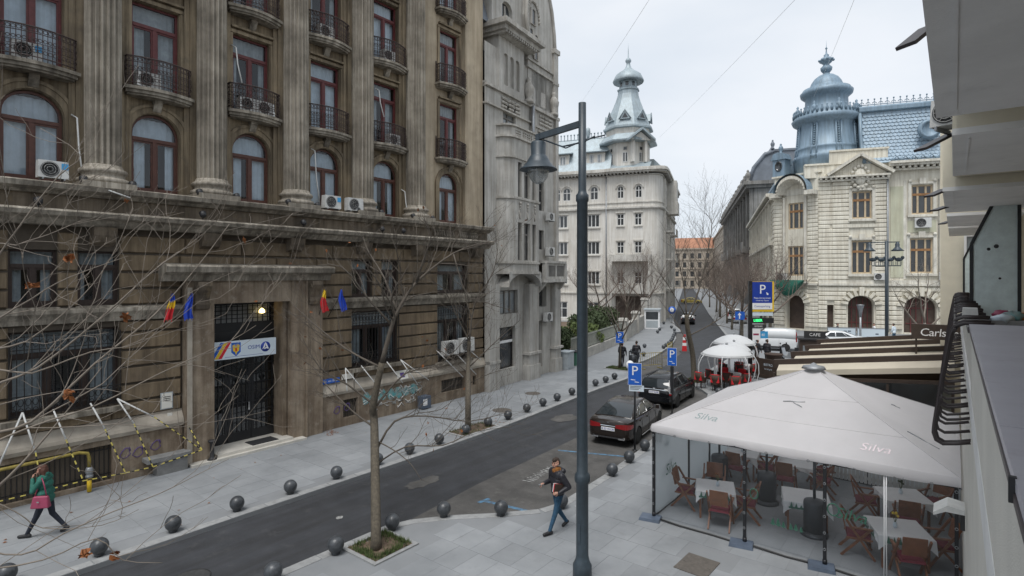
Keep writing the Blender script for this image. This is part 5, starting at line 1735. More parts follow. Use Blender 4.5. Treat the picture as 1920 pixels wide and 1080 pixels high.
rr5.prism(rp, -1.2, 14, 'y')
rr5.build('mansard_roof', 'slate_blue', cp_)
r2 = m5()
r2.prism([(-1.3, 24.9), (-1.1, 25.0), (-1.1, 25.4), (-1.3, 25.6), (-2, 25.6), (-2, 24.9)], -1.3, 14, 'y')
r2.tube([(.35, -1.1, 18.9), (-.5, -1.15, 20.4), (-1.0, -1.2, 22.2), (-1.35, -1.2, 25)], .2, 6)
r2.build('roof_ridge', 'zinc_blue', cp_)
sp = m5()       # shingle courses
for j in range(14):
 t = j / 14
 z = 19.2 + 5.6 * t
 def xz(z):
  for a, b_ in zip(rp, rp[1:]):
   if a[1] <= z <= b_[1] and b_[1] > a[1]: return a[0] + (b_[0] - a[0]) * (z - a[1]) / (b_[1] - a[1])
  return -1.5
 k = 0
 y = -1.1 + (.2 if j % 2 else 0)
 while y < 13.6:
  x = xz(z) + .015; x2 = xz(z + .38) + .03
  sp.add([(x + .1, y + .01, z), (x + .12, y + .2, z - .1), (x + .1, y + .39, z), (x2, y + .39, z + .38), (x2, y + .01, z + .38)], [(0, 1, 2, 3, 4)])
  y += .4
sp.build('roof_shingles', 'slate_blue', cp_)['kind'] = 'stuff'
cr5 = m5()
y = -1.0
while y < 14:
 cr5.beam((-1.4, y, 25.6), (-1.4, y, 26.3), .06).ball((-1.4, y, 26.35), .1, 5)
 cr5.tube([(-1.4, y - .22, 25.9), (-1.4, y, 26.1), (-1.4, y + .22, 25.9)], .04, 4)
 y += .62
cr5.beam((-1.4, -1.2, 25.75), (-1.4, 14, 25.75), .08)
y = 1.6
while y < 14:
 cr5.ball((.35, y, 19.1), .2, 6).tube([(.35, y, 19.0), (.3, y + .35, 19.45), (.35, y + .7, 19.0)], .07, 4); y += .8
cr5.build('roof_cresting', 'zinc_blue', cp_)['kind'] = 'stuff'
oe = m5()
To = T5 @ Matrix.Translation((-.4, 5.0, 22.2)) @ Matrix.Rotation(pi / 2, 4, 'Y')
oe.T = To
oe.lathe([(1.0, 0), (1.1, .5), (.95, .75), (.75, .75), (.65, .55), (.001, .5)], n=18)
oe.build('oculus', 'zinc_blue', cp_)
dx, dy = -3.6, -4.2
dm = m5()
dm.lathe([(3.4, 18.5), (3.5, 20.0), (3.55, 20.15), (3.55, 20.5), (3.4, 20.6), (3.35, 21.2), (3.4, 21.3), (3.4, 21.5), (3.25, 21.6), (3.05, 24.0), (3.15, 24.3), (3.6, 24.6), (3.75, 24.95), (3.5, 25.2), (3.4, 25.6), (2.35, 25.7), (2.25, 27.4), (2.4, 27.6), (2.75, 27.9), (2.82, 28.25), (2.6, 28.4), (2.55, 28.6), (2.15, 28.75), (1.8, 28.8), (1.75, 29.05), (1.6, 29.45), (1.3, 29.9), (.85, 30.25), (.4, 30.42), (.35, 30.7)], (dx, dy, 0), 36)
dm.build('dome', 'zinc_blue', cp_)
fn = m5()
fn.lathe([(.35, 30.6), (.6, 30.9), (.65, 31.2), (.4, 31.45), (.3, 31.6), (.55, 31.8), (.75, 32.1), (.5, 32.4), (.25, 32.5), (.3, 32.7), (.1, 32.9), (.05, 33.4), (.14, 33.5), (.03, 33.7), (.001, 34.6)], (dx, dy, 0), 12)
for k in range(8):
 t = 2 * pi * k / 8
 fn.ball((dx + .75 * cos(t), dy + .75 * sin(t), 32.1), .16, 5)
fn.build('finial', 'zinc_blue', cp_)
rb5 = m5()
for k in range(8):
 t = 2 * pi * (k + .3) / 8
 c_, s_ = cos(t), sin(t)
 for off in (-.09, .09):
  tt = t + off
  rb5.tube([(dx + r_ * cos(tt), dy + r_ * sin(tt), z) for r_, z in ((3.52, 20.0), (3.3, 21.6), (3.12, 24.2))], .1, 5)
 for q in range(9): rb5.ball((dx + (3.32 - .025 * q) * c_, dy + (3.32 - .025 * q) * s_, 21.7 + q * .27), .13, 5)
 rb5.ball((dx + 3.4 * c_, dy + 3.4 * s_, 20.3), .3, 6)
 rb5.lathe([(.2, 0), (.3, .3), (.28, .7), (.1, .9), (.16, 1.1), (.001, 1.3)], (dx + 3.25 * c_, dy + 3.25 * s_, 25.4), 6)
for k in range(44):
 t = 2 * pi * k / 44
 rb5.lathe([(.12, 0), (.16, .35), (.05, .55), (.12, .7), (.001, .85)], (dx + 3.5 * cos(t), dy + 3.5 * sin(t), 25.3), 5)
rb5.build('dome_ribs', 'zinc_blue', cp_)['kind'] = 'stuff'
ov = m5(TC)
ov.box(-1.2, .1, -5.4, -3.9, 18.4, 20.4).prism([(-5.6, 20.4), (-3.7, 20.4), (-4.0, 21.1), (-4.65, 21.3), (-5.3, 21.1)], -1.2, .25, 'x')
urn(ov, (-.4, -4.65, 21.2), .8)
ov.build('oval_dormer', 'zinc_blue', cp_)
MB(TC @ Matrix.Translation((.1, -4.65, 19.6)) @ Matrix.Rotation(pi / 2, 4, 'Y') @ Matrix.Scale(1.4, 4, (1, 0, 0))).lathe([(.45, 0), (.45, .06), (.34, .06), (.33, .02), (.001, .02)], n=16).build('oval_opening', 'window_dark', cp_)
rs = m5(TS)
rs.prism([(.4, 16.6), (-1.6, 19.6), (-2.2, 20.0), (-6, 20.2), (-6, 16.6)], -50, -1, 'y')
rs.build('mansard_roof', 'zinc_blue', cp_)
m5(TS).prism([(-2.0, 19.9), (-1.6, 20.1), (-1.6, 20.5), (-2.4, 20.5)], -30, -1, 'y').build('roof_ridge', 'zinc_blue', cp_)
bn = m5(TC)
bn.box(0, 1.2, -4.6, -1.0, 5.55, 5.75)
bn.build('balcony', 'cream_trim', cp_)
bnr = m5(TC)
for k in range(19): bnr.beam((1.15, -4.6 + .2 * k, 5.75), (1.15, -4.6 + .2 * k, 6.7), .03)
for z in (5.85, 6.7): bnr.beam((1.15, -4.6, z), (1.15, -1.0, z), .04)
bnr.build('balcony_railing', 'iron', cp_)
gn = MB(TC)
vs = []
for j in range(5):
 for i in range(11):
  y = -4.9 + 4.0 * i / 10
  vs.append((1.3 + .3 * sin(pi * j / 4), y, 5.9 - (1.75 * sin(pi * i / 10) + .1) * j / 4))
gn.add(vs, [(j * 11 + i, j * 11 + i + 1, (j + 1) * 11 + i + 1, (j + 1) * 11 + i) for j in range(4) for i in range(10)], True)
gn.at('safety_net', 'green_net', (0, 0, 0), 'dark green safety net slung below the corner balcony of the cream palace', 'net')
m5().tube([(.3, 1.12, .2), (.3, 1.12, 17.8)], .1, 6).build('downpipe', 'galv', cp_)
def on5(x, y, z): return tuple(T5 @ Vector((x, y, z)))
ac_unit(on5(.1, 4.4, 11.6), radians(A5), 'air conditioner on the cream palace under its upper right window', 1.9, 'air conditioners on the cream palace')
ac_unit(on5(.4, .3, 5.95), radians(A5), 'small air conditioner on the ledge of the cream palace beside the lamp pole', 1.3, 'air conditioners on the cream palace')
ac_unit(on5(.3, 6.4, 5.95), radians(A5), 'air conditioner on the cream palace ledge behind the pale bare branches', 1.5, 'air conditioners on the cream palace')
ac_unit(tuple(TC @ Vector((.7, -3.9, 5.76))), radians(A5 - CH), 'grey air conditioner on the corner balcony above the green net', 1.6, 'air conditioners on the cream palace')
# ------------------------------------------------------------------ far end of the street
T6 = frame(-31.6, 118, 201)
dp = thing('dark_palace', 'tall soot darkened palace with pale end wall and grey mansard beyond the cream palace', 'building', (-31.6, 118, 0), radians(201))
def m6(): return MB(T6)
o6 = []
for k in range(12):
 yc = -4 - 7 * k
 for z0, z1, r_, w_ in ((1, 4.5, .8, 2.2), (7, 11, 0, 2.0), (13, 18, 0, 2.0), (19.5, 22, .5, 1.6)):
  o6.append((yc - w_ / 2, yc + w_ / 2, z0, z1, r_, .5))
w6 = m6()
wall_panel(w6, -87, 0, 0, 24, o6, 0)
w6.build('wall', 'dark_palace', dp)
MB(T6).box(-16, -.02, -87, 0, .1, 24).build('end_wall', 'dark_palace2', dp)
uf = {w_h: far_window(w_h[0], w_h[1], 0, 'dark_palace2', 'window_dark', 1, .7, .12) for w_h in ((2.2, 3.5), (2.0, 4.0), (2.0, 5.0), (1.6, 2.5))}
for o in o6: put_window(dp, uf[(round(o[1] - o[0], 1), round(o[3] - o[2], 1))], (-.012 + .0, (o[0] + o[1]) / 2, o[2]))
t6 = m6()
t6.box(-16, 1.4, -87, .6, 24, 24.6).box(-16, 1.9, -87, 1.0, 24.6, 25.3).box(0, .9, -87, 0, 11.6, 12.1).box(0, .8, -87, 0, 5.4, 6.0)
for k in range(13):
 y = -.6 - 7 * k
 t6.box(0, .7, y - .5, y + .5, 12.1, 24)
 if k < 12 and k % 2 == 0: t6.box(0, 1.9, y - 5.4, y - 1.6, 11.2, 12.4).box(1.7, 1.9, y - 5.4, y - 1.6, 12.4, 13.4)
 urn(t6, (1.0, y, 25.3), 1.6)
t6.build('cornice_and_piers', 'dark_palace2', dp)['kind'] = 'stuff'
r6 = m6()
r6.prism([(.6, 25.3), (-.2, 28.2), (-2.2, 30.6), (-4, 31.4), (-12, 31.4), (-14, 25.3)], -12, -1, 'y')
for (a, b_) in ((-40, -12), (-70, -44)): r6.prism([(.2, 25.3), (-2.5, 29), (-12, 29), (-14, 25.3)], a, b_, 'y')
r6.build('mansard_roof', 'slate_grey', dp)
r6b = m6()
for y in (-1.0, -12): r6b.tube([(.7, y, 25.3), (-.1, y, 28.2), (-2.1, y, 30.7), (-4, y, 31.5)], .4, 6)
r6b.box(-12, -3.4, -12.2, -.8, 31.3, 31.7)
for k in range(12): r6b.beam((-3.6, -1 - k, 31.7), (-3.6, -1 - k, 32.6), .1)
for y in (-.8, -12.2): urn(r6b, (-3.6, y, 31.7), 1.2)
for k in range(6): r6b.box(-1.5, .8, -20 - 8 * k, -17.4 - 8 * k, 25.3, 28.4)
r6b.ball((.2, -6.5, 27.2), 1.2, 10, (.6, 1, 1))
r6b.build('roof_ornament', 'slate_grey', dp)['kind'] = 'stuff'
def far_block(name, label, T, y0, y1, z1, depth, wm, rows, step, ww, roofmat=None, rh=4, loc=None, base=0):
 o = thing(name, label, 'building', tuple(T @ Vector((0, y0, 0))), 0)
 b = MB(T)
 ops = []
 for z0, h_ in rows:
  y = y0 + step * .5
  while y < y1 - step * .3:
   ops.append((y - ww / 2, y + ww / 2, z0, z0 + h_, 0, .3)); y += step
 wall_panel(b, y0, y1, base, z1, ops, 0)
 b.build('wall', wm, o)
 MB(T).box(-depth, -.31, y0, y1, base, z1).build('mass', wm, o)
 gl = MB(T).box(-.3, -.25, y0 + .2, y1 - .2, base + .5, z1 - .5)
 gl.build('glazing', 'window_dark', o)
 c = MB(T).box(-depth, .6, y0, y1, z1, z1 + .6)
 for z0, h_ in rows[1:]: c.box(0, .3, y0, y1, z0 - .9, z0 - .6)
 c.build('cornice', wm, o)
 if roofmat:
  MB(T).prism([(.3, z1 + .6), (-depth * .35, z1 + .6 + rh), (-depth * .7, z1 + .6 + rh), (-depth, z1 + .6)], y0, y1, 'y').build('roof', roofmat, o)
 return o
Tb = frame(-62.8, 199.5, 201)
far_block('beige_block', 'long pale beige street front beyond the dark palace', Tb, -150, 0, 24, 14, 'beige_far', [(1, 3.2), (7, 2.4), (11.5, 2.4), (16, 2.4), (20, 2)], 4.2, 1.6, 'slate_grey', 3)
To_ = frame(-110, 272, -71)
far_block('orange_roofed_block', 'distant beige block with orange roof closing the street', To_, -30, 34, 19.5, 16, 'beige_far', [(1, 3), (6, 2.6), (10.5, 2.6), (15, 2.6)], 3.6, 1.6, 'orange_roof', 5.5)
Tw_ = frame(-48.6, 113, 19)
far_block('white_tower_block', 'narrow white block with set back top beyond the zinc towered house', Tw_, 0, 30, 18, 14, 'b3_wall', [(1, 3), (6, 2.4), (10, 2.4), (14, 2.2)], 4, 1.3, None)
tb = MB(Tw_).box(-9, -1.5, 2, 14, 18.6, 22.5).build('set_back_storey', 'b3_wall', bpy.data.objects['white_tower_block'])
Tg = frame(-125, 262, -71)
gt_ = thing('glass_tower', 'slim blue glass high rise behind the white block', 'building', tuple(Tg @ Vector((0, 0, 0))), radians(-71))
d_ = 300
gx, gy = -.62 * 300 + .785 * 83.5, .785 * 300 + .62 * 83.5
gt_.location = (gx, gy, 0); XF[gt_.name] = frame(gx, gy, -71)
Tg = XF[gt_.name]
MB(Tg).box(-10, 0, -7, 2.2, 0, 44).build('glass_body', 'tower_glass', gt_)
fm_ = MB(Tg)
for y in (-5, -3, -1, .4): fm_.box(0, .3, y - .15, y + .15, 0, 44)
fm_.build('mullion', 'galv', gt_)
# ------------------------------------------------------------------ the balcony house the picture is taken from
bh = thing('balcony_house', 'cream rendered balcony house with stacked grey balcony undersides at the right edge', 'building', (1.15, 7, 0))
MB().box(1.15, 9, -6, 27.9, -.1, 12.5).build('house_wall', 'own_wall', bh)  # house and bay tops cut low to let skylight into the street
MB().box(-.45, 6, 28, 44, -.1, 13.2).build('projecting_bay', 'own_cream', bh)
bf = MB().box(.12, 1.15, -6, 20.6, 5.0, 5.25).build('balcony_floor', 'own_grey', bh)
pw7 = MB()
pw7.box(.122, .3, -6, 6.98, -.1, 5.89)
pw7.build('balcony_parapet', 'own_white', bh)
MB().box(.135, .3, 6.98, 20.6, -.1, 5.84).build('balcony_parapet', 'own_white', bh)
cpg = MB().box(.109, .8, -6, 2.3, 5.905, 5.935).box(.109, .8, 2.306, 7.0, 5.905, 5.935)
cpg.build('coping', 'coping', bh)
ced = MB().box(.105, .118, -6, 7.0, 5.88, 5.9)
ced.box(.098, .8, 6.985, 7.004, 5.86, 5.902)
ced.build('coping_edge', 'coping_edge', bh)
MB().box(.78, .8, -6, 6.9, 5.25, 5.9).box(.3, .78, 6.8, 6.98, 5.25, 5.9).build('planter_box', 'own_grey', bh)
MB().box(.1, .33, 7.01, 20.6, 5.842, 5.87).build('coping', 'concrete', bh)
MB().box(.097, .112, 1.72, 1.735, 5.878, 5.938).build('coping_clip', 'plastic_dark', bh)
for (y0, y1, x) in ((-6, 5.8, -.12), (6.6, 9.3, -.02), (10.9, 14.6, -.148), (15.5, 18.9, -.137), (19.5, 23.4, -.137)):
 b = MB().box(x, 1.15, y0, y1, 7.7, 7.76).build('balcony_slab', 'own_grey', bh)
 MB().box(x + .003, x + .16, y0 + .003, y1 - .003, 7.76, 8.75).box(x + .16, 1.15, y0 + .003, y0 + .12, 7.76, 8.75).box(x + .16, 1.15, y1 - .12, y1 - .003, 7.76, 8.75).build('upper_parapet', 'own_cream', b)
 MB().box(x + .12, x + .135, y0 + .2, y1 - .2, 7.69, 7.7).build('drip_groove', 'own_grey', b)
MB().box(.0, 1.15, 5.85, 6.55, 7.95, 8.75).box(.0, 1.15, 9.35, 10.85, 7.9, 8.75).build('upper_parapet', 'own_cream', bh)
MB().box(.28, .36, 27.6, 27.75, 5.25, 8.0).box(.9, .98, 27.6, 27.75, 5.25, 8.0).box(.36, .9, 27.6, 27.75, 7.9, 8.0).build('door_frame', 'sign_white', bh)
MB().box(.36, .9, 27.66, 27.7, 5.25, 7.9).build('door_pane', 'window_pale', bh)
def partition(y, label):
 t = thing('partition_screen', label, 'screen', (.58, y, 5.3))
 o_ = [(.25, 5.25), (.93, 5.25), (.93, 7.84), (.60, 7.84), (.25, 7.0)]
 MB().prism(o_, y, y + .02, 'y').build('panel', 'panel_green', t)
 f = MB()
 for a, b_ in zip(o_, o_[1:] + o_[:1]): f.beam((a[0], y + .005, a[1]), (b_[0], y + .005, b_[1]), .05, .055)
 f.build('steel_frame', 'black_metal', t)
 q = MB()
 for (xx, zz, r_) in ((.5, 6.9, .035), (.62, 6.95, .045), (.66, 6.3, .025), (.55, 7.6, .02)):
  q.lathe([(r_, 0), (r_ * .6, .006), (.001, .008)], (0, 0, 0), 8)
  q.T = None
 st_ = MB()
 for (xx, zz, r_) in ((.5, 6.9, .03), (.61, 6.95, .04), (.66, 6.35, .022)):
  st_.T = Matrix.Translation((xx, y - .001, zz)) @ Matrix.Rotation(pi / 2, 4, 'X')
  st_.lathe([(r_, 0), (r_ * .7, .004), (.001, .005)], n=7)
 st_.build('chipped_patch', 'plastic_dark', t)
partition(13.8, 'nearer pale green partition screen with cut corner and black frame on the balcony')
partition(25.0, 'farther pale green partition screen, mostly hidden behind the nearer one')
def belly(name, ys, z0, z1, label, thick=.017, prot=0.0):
 t = thing('belly_railing', label, 'railing', (.1, ys[0], z0))
 me = None
 for y in ys:
  j = R.uniform(-.012, .012)
  if me is None:
   b = MB()
   h = z1 - z0
   prof = [(.13, z0 + .0), (.02, z0 - .03), (-.08, z0 - .05), (-.135, z0 - .02), (-.155, z0 + .05), (-.15, z0 + .13), (-.09, z0 + h * .55), (-.045, z0 + h * .8), (-.02, z0 + h * .93), (.015, z1 + .0), (.08, z1 + .03), (.3, z1 + .03)]
   b.T = Matrix.Translation((-.1, -ys[0], -z0))
   b.tube([(x - prot, ys[0], z) for x, z in prof], thick, 6)
   me = b.mesh('bent_bar', 'rail_brown')
  inst('bent_bar', me, t, (j, y - ys[0] + R.uniform(-.03, .03), R.uniform(-.015, .015)), radians(R.uniform(-1.5, 1.5)))
 r_ = MB()
 for (x, z) in ((-.11, z0 + .42), (.0, z1 - .02)):
  r_.beam((x - prot, ys[0] - .05, z), (x - prot, ys[-1] + .05, z), .02, .02)
 r_.build('flat_rail', 'rail_brown', t)
ysn = []
y = 6.95
k = 0
while y < 20.4:
 ysn.append(y); y += (.42 if k % 3 else .2); k += 1
belly('a', ysn, 4.78, 5.9, 'row of dark bent bars bulging out below the balcony parapet')
def arm(p, q, label):
 MB().beam(p, q, .16, .03).build('awning_arm', 'rail_brown', bh)
for k, (px_, py_, d_, qx, qy) in enumerate(((1698, 86, 4.5, 1742, 50), (1725, 281, 6.5, 1786, 250), (1742, 368, 8.7, 1772, 355), (1751, 395, 10.6, 1775, 387), (1765, 420, 14, 1780, 415))):
 def cp0(px, py, d):
  l = (px - 960) / 1050 * d
  c_, s_ = cos(radians(38.3255)), sin(radians(38.3255))
  return (-s_ * d + c_ * l, c_ * d + s_ * l, 6.4 + (517 - py) * d / 1050)
 arm(cp0(px_, py_, d_), cp0(qx, qy, d_ + .1), 'dark sloping awning arm under the upper balconies, %s from the top' % ('first', 'second', 'third', 'fourth', 'fifth')[k])
ac_unit((.03, 8.1, 8.1), radians(250), 'air conditioner with white pipes hung beside the second upper balcony', .55)
fb = MB().taper(.07, .23, 8.85, 9.15, 5.872, 6.0, .01)
fb.at('foam_block', 'ac_white', (0, 0, 0), 'small cream foam block lying on the parapet between the bent bars', 'block')
hc = MB()
rr_ = random.Random(8)
clb = thing('cloth_bundle', 'crumpled colourful cloths lying on the balcony by the partition screen', 'cloths', (.55, 9.2, 5.9))
MB().box(.35, .95, 8.9, 9.7, 5.25, 5.86).build('crate', 'concrete', clb)
for k, mc in enumerate(('sign_pale', 'graffiti', 'orange', 'bag_pink', 'sign_white')):
 b = MB()
 c = (.46 + .1 * (k % 3), 9.0 + .16 * k, 5.88 + .02 * (k % 2))
 vs, fs = [], []
 n = 10
 for j in range(6):
  for i in range(n):
   t = 2 * pi * i / n; ph = -pi / 2 + pi * j / 5
   q = .11 * (1 + .35 * rr_.uniform(-1, 1))
   vs.append((c[0] + q * cos(ph) * cos(t), c[1] + q * 1.3 * cos(ph) * sin(t), c[2] + .06 * sin(ph) * (1 + .3 * rr_.uniform(-1, 1))))
 for j in range(5):
  for i in range(n): fs.append((j * n + i, j * n + (i + 1) % n, (j + 1) * n + (i + 1) % n, (j + 1) * n + i))
 b.add(vs, fs, True)
 b.build('cloth', mc, clb)
wh_ = thing('wall_light', 'white metal hood light fixed on the wall above the tent', 'light', (.1, 10, 3.1))
MB().prism([(-.24, 3.02), (-.1, 3.1), (.11, 3.1), (.11, 3.16), (-.08, 3.19), (-.24, 3.06)], 9.9, 10.3, 'y').build('hood', 'ac_white', wh_)
MB().box(.06, .114, 10.0, 10.2, 2.85, 3.08).build('bracket', 'plastic_dark', wh_)
# ------------------------------------------------------------------ restaurant tent against the wall
TX0, TX1, TY0, TY1, TZ = -6.28, .1, 13.9, 20.2, 2.47
tent = thing('restaurant_tent', 'big white pyramid tent with clear plastic walls beside the balcony house', 'tent', (-3.1, 17, 0))
ax_, ay_, az_ = -3.0, 17.0, 3.93
n = 20
rt = MB()
def roofz(x, y):
 u = abs(x - ax_) / ((ax_ - TX0) if x < ax_ else (TX1 - ax_))
 v = abs(y - ay_) / ((ay_ - TY0) if y < ay_ else (TY1 - ay_))
 t = max(u, v)
 z = az_ - (az_ - TZ) * (t ** .92)
 z -= .035 * sin(pi * t) * (1 - min(u, v) / (t + 1e-6))
 return z + .012 * mnoise.noise((x * 1.3, y * 1.3, 2)) * (1 - t)
xs = [TX0 + (ax_ - TX0) * i / n for i in range(n)] + [ax_ + (TX1 - ax_) * i / n for i in range(n + 1)]
ys = [TY0 + (ay_ - TY0) * i / n for i in range(n)] + [ay_ + (TY1 - ay_) * i / n for i in range(n + 1)]
w_ = len(xs)
vs = [(x, y, roofz(x, y)) for y in ys for x in xs]
fs = []
for j in range(len(ys) - 1):
 for i in range(w_ - 1):
  a, b_, c, d = j * w_ + i, j * w_ + i + 1, (j + 1) * w_ + i + 1, (j + 1) * w_ + i
  if (i < n) == (j < n): fs += [(a, b_, c), (a, c, d)]
  else: fs += [(a, b_, d), (b_, c, d)]
rt.add(vs, fs, False)
roof = rt.build('roof', 'canvas', tent)
for p in roof.data.polygons: p.use_smooth = True
bm = bmesh.new(); bm.from_mesh(roof.data)
for e in bm.edges:
 if len(e.link_faces) == 2 and e.calc_face_angle() > radians(9): e.smooth = False
bm.to_mesh(roof.data); bm.free()
vl = MB()
def valance(p, q, k):
 m = 30
 vs = []
 for i in range(m + 1):
  t = i / m
  x, y = p[0] + (q[0] - p[0]) * t, p[1] + (q[1] - p[1]) * t
  nx, ny = (q[1] - p[1]), -(q[0] - p[0])
  l = sqrt(nx * nx + ny * ny)
  o_ = .012 * sin(i * 1.7)
  sag = -.035 * sin(pi * ((t * k) % 1))
  vs += [(x + nx / l * .0, y + ny / l * .0, TZ + .004), (x + nx / l * (.045 + o_ * .3), y + ny / l * (.045 + o_ * .3), TZ - .06 + sag * .5), (x + nx / l * (.035 + o_), y + ny / l * (.035 + o_), TZ - .17 + sag)]
 vl.add(vs, [f for i in range(m) for f in ((3 * i, 3 * i + 3, 3 * i + 4, 3 * i + 1), (3 * i + 1, 3 * i + 4, 3 * i + 5, 3 * i + 2))], True)
valance((TX0, TY0), (TX1, TY0), 3); valance((TX0, TY1), (TX0, TY0), 3); valance((TX1, TY1), (TX0, TY1), 3)
vl.build('valance', 'canvas', tent)
MB().lathe([(.3, -.05), (.26, .02), (.1, .05), (.04, .1), (.001, .12)], (ax_, ay_, az_), 16).build('roof_cap', 'galv', tent)
hz = MB()
for (x, y) in ((TX0, TY0), (TX1, TY0), (TX0, TY1), (TX1, TY1)):
 hz.tube([(x + (ax_ - x) * t, y + (ay_ - y) * t, roofz(x + (ax_ - x) * t, y + (ay_ - y) * t) + .004) for t in [k / 12 for k in range(13)]], .012, 4)
for fr in (.3, .62):
 y = TY0 + (ay_ - TY0) * fr
 xa, xb = TX0 + (ax_ - TX0) * fr, TX1 + (ax_ - TX1) * fr
 hz.tube([(xa + (xb - xa) * k / 16, y, roofz(xa + (xb - xa) * k / 16, y) + .002) for k in range(17)], .008, 4)
hz.build('roof_seam', 'canvas', tent)
rp_ = MB()
for (x, y, a, l) in ((-3.2, 15.6, .2, .5), (-3.1, 15.5, 2.6, .25), (-.55, 15.4, -.25, .6), (-1.2, 17.5, .3, .2)):
 pts = [(x + l * cos(a) * (t - .5), y + l * sin(a) * (t - .5)) for t in (0, .33, .66, 1)]
 rp_.tube([(px_, py_, roofz(px_, py_) + .008 + .012 * sin(k * 2)) for k, (px_, py_) in enumerate(pts)], .012, 4)
rp_.build('canvas_crease', 'galv', tent)
def on_roof(body, x, y, size, mt, ang=0.0):
 me = text_mesh(body, size, shear=.2)
 me.materials.clear(); me.materials.append(M[mt])
 ivm = xf(tent).inverted()
 for v in me.vertices:
  X = x + v.co.x; Y = y + v.co.y * 1.0
  v.co = ivm @ Vector((X, Y, roofz(X, Y) + .008))
 o_ = bpy.data.objects.new('lettering', me); C.objects.link(o_); o_.parent = tent
 return o_
on_roof('Silva', -5.05, 14.5, .33, 'fir_grey')
on_roof('Silva', -1.35, 14.35, .33, 'faint_pink')
def post(x, y, r_=.03, foot=True):
 p = MB().box(x - r_, x + r_, y - r_, y + r_, .06, TZ - .08).build('post', 'black_metal', tent)
 if foot:
  f = MB()
  f.T = Matrix.Translation((x - .05, y - .1, 0)) @ Matrix.Rotation(radians(12), 4, 'Z')
  f.taper(-.27, .27, -.2, .2, 0, .07, .02)
  b = f.build('base_weight', 'bin_blue', tent)
  MB().tube([(x, y, .07), (x, y, .16)], .05, 8).build('socket', 'black_metal', b)
 return p
PX = [TX0 + .05, -3.93, -2.24, .03]
for k, x in enumerate(PX): post(x, TY0 + .02, .032, k < 3)
for y in (16.4, 18.2, 20.15): post(TX0 + .05, y, .025, y > 20)
for x in (-4.2, -2.1, .0): post(x, TY1 - .03, .025, False)
tb_ = MB()
tb_.beam((TX0, TY0 + .0, TZ - .17), (TX1, TY0 + .0, TZ - .17), .05, .06)
tb_.beam((TX0 + .02, TY0, TZ - .17), (TX0 + .02, TY1, TZ - .17), .04, .05)
tb_.beam((TX0, TY1 - .02, TZ - .17), (TX1, TY1 - .02, TZ - .17), .05, .06)
tb_.build('top_rail', 'black_metal', tent)
rg = MB()
def rng(x, y, z): rg.tube([(x + .026 * cos(t), y, z + .026 * sin(t)) for t in [2 * pi * q / 8 for q in range(8)]], .007, 4, close=True)
x = TX0 + .2
while x < TX1: rng(x, TY0 - .032, TZ - .19); x += .44
for xx in PX:
 z = .4
 while z < 2.2: rng(xx, TY0 - .024, z); z += .36
rg.build('eyelet', 'galv', tent)['kind'] = 'stuff'
def sheet_wall(p, q, z0, z1, m, mt, seed, amp=.03):
 b = MB()
 vs = []
 nx, ny = (q[1] - p[1]), -(q[0] - p[0])
 l = sqrt(nx * nx + ny * ny)
 nz_ = 6
 for j in range(nz_ + 1):
  for i in range(m + 1):
   t = i / m
   o_ = amp * mnoise.noise((t * l * 1.1 + seed, j * .6, seed * 1.7)) * sin(pi * t) * 1.6
   vs.append((p[0] + (q[0] - p[0]) * t + nx / l * o_, p[1] + (q[1] - p[1]) * t + ny / l * o_, z0 + (z1 - z0) * j / nz_))
 b.add(vs, [(j * (m + 1) + i, j * (m + 1) + i + 1, (j + 1) * (m + 1) + i + 1, (j + 1) * (m + 1) + i) for j in range(nz_) for i in range(m)], True)
 return b.build('clear_wall', mt, tent)
sheet_wall((PX[0], TY0 + .05), (PX[1], TY0 + .05), .05, 2.3, 14, 'vinyl', 1)
sheet_wall((PX[1], TY0 + .05), (PX[2], TY0 + .05), .05, 2.3, 10, 'vinyl', 2)
sheet_wall((PX[2], TY0 + .05), (-1.13, TY0 + .05), .05, 2.3, 8, 'vinyl', 3)
sheet_wall((-1.13, TY0 + .05), (PX[3], TY0 + .05), .05, 2.3, 8, 'vinyl', 4)
sheet_wall((TX0 + .03, TY1), (TX0 + .03, 16.4), .05, 2.3, 14, 'vinyl_milky', 5)
sheet_wall((TX0 + .03, 16.4), (TX0 + .03, TY0), .05, 2.3, 12, 'vinyl_milky', 6)
sheet_wall((TX1, TY1), (TX0, TY1), .05, 2.3, 20, 'vinyl_milky', 7)
zp = MB().tube([(-1.15, TY0 - .0, 2.28), (-1.145, TY0 - .01, 1.2), (-1.15, TY0 - .02, .02)], .013, 6).tube([(-1.11, TY0 - .0, 2.28), (-1.112, TY0 - .01, 1.2), (-1.10, TY0 - .02, .02)], .013, 6)
zp.build('zip', 'sign_white', tent)
hm = MB()
hm.tube([(TX0 + .05, TY0 - .02, .05), (-5.5, TY0 - .06, .03), (-4.7, TY0 - .04, .025), (-4.1, TY0 - .08, .03), (PX[1], TY0 - .03, .05), (-3.0, TY0 - .07, .025), (PX[2], TY0 - .03, .04), (-1.6, TY0 - .06, .02), (-.8, TY0 - .03, .03), (.05, TY0 - .05, .02)], .022, 6)
hm.tube([(TX0 + .03, TY0, .05), (TX0 + .0, 15.0, .03), (TX0 + .05, 16.4, .05), (TX0, 18, .03), (TX0 + .03, TY1, .04), (-3, TY1 + .02, .03), (.05, TY1, .03)], .03, 6)
hm.build('hem', 'rubber_bar', tent)
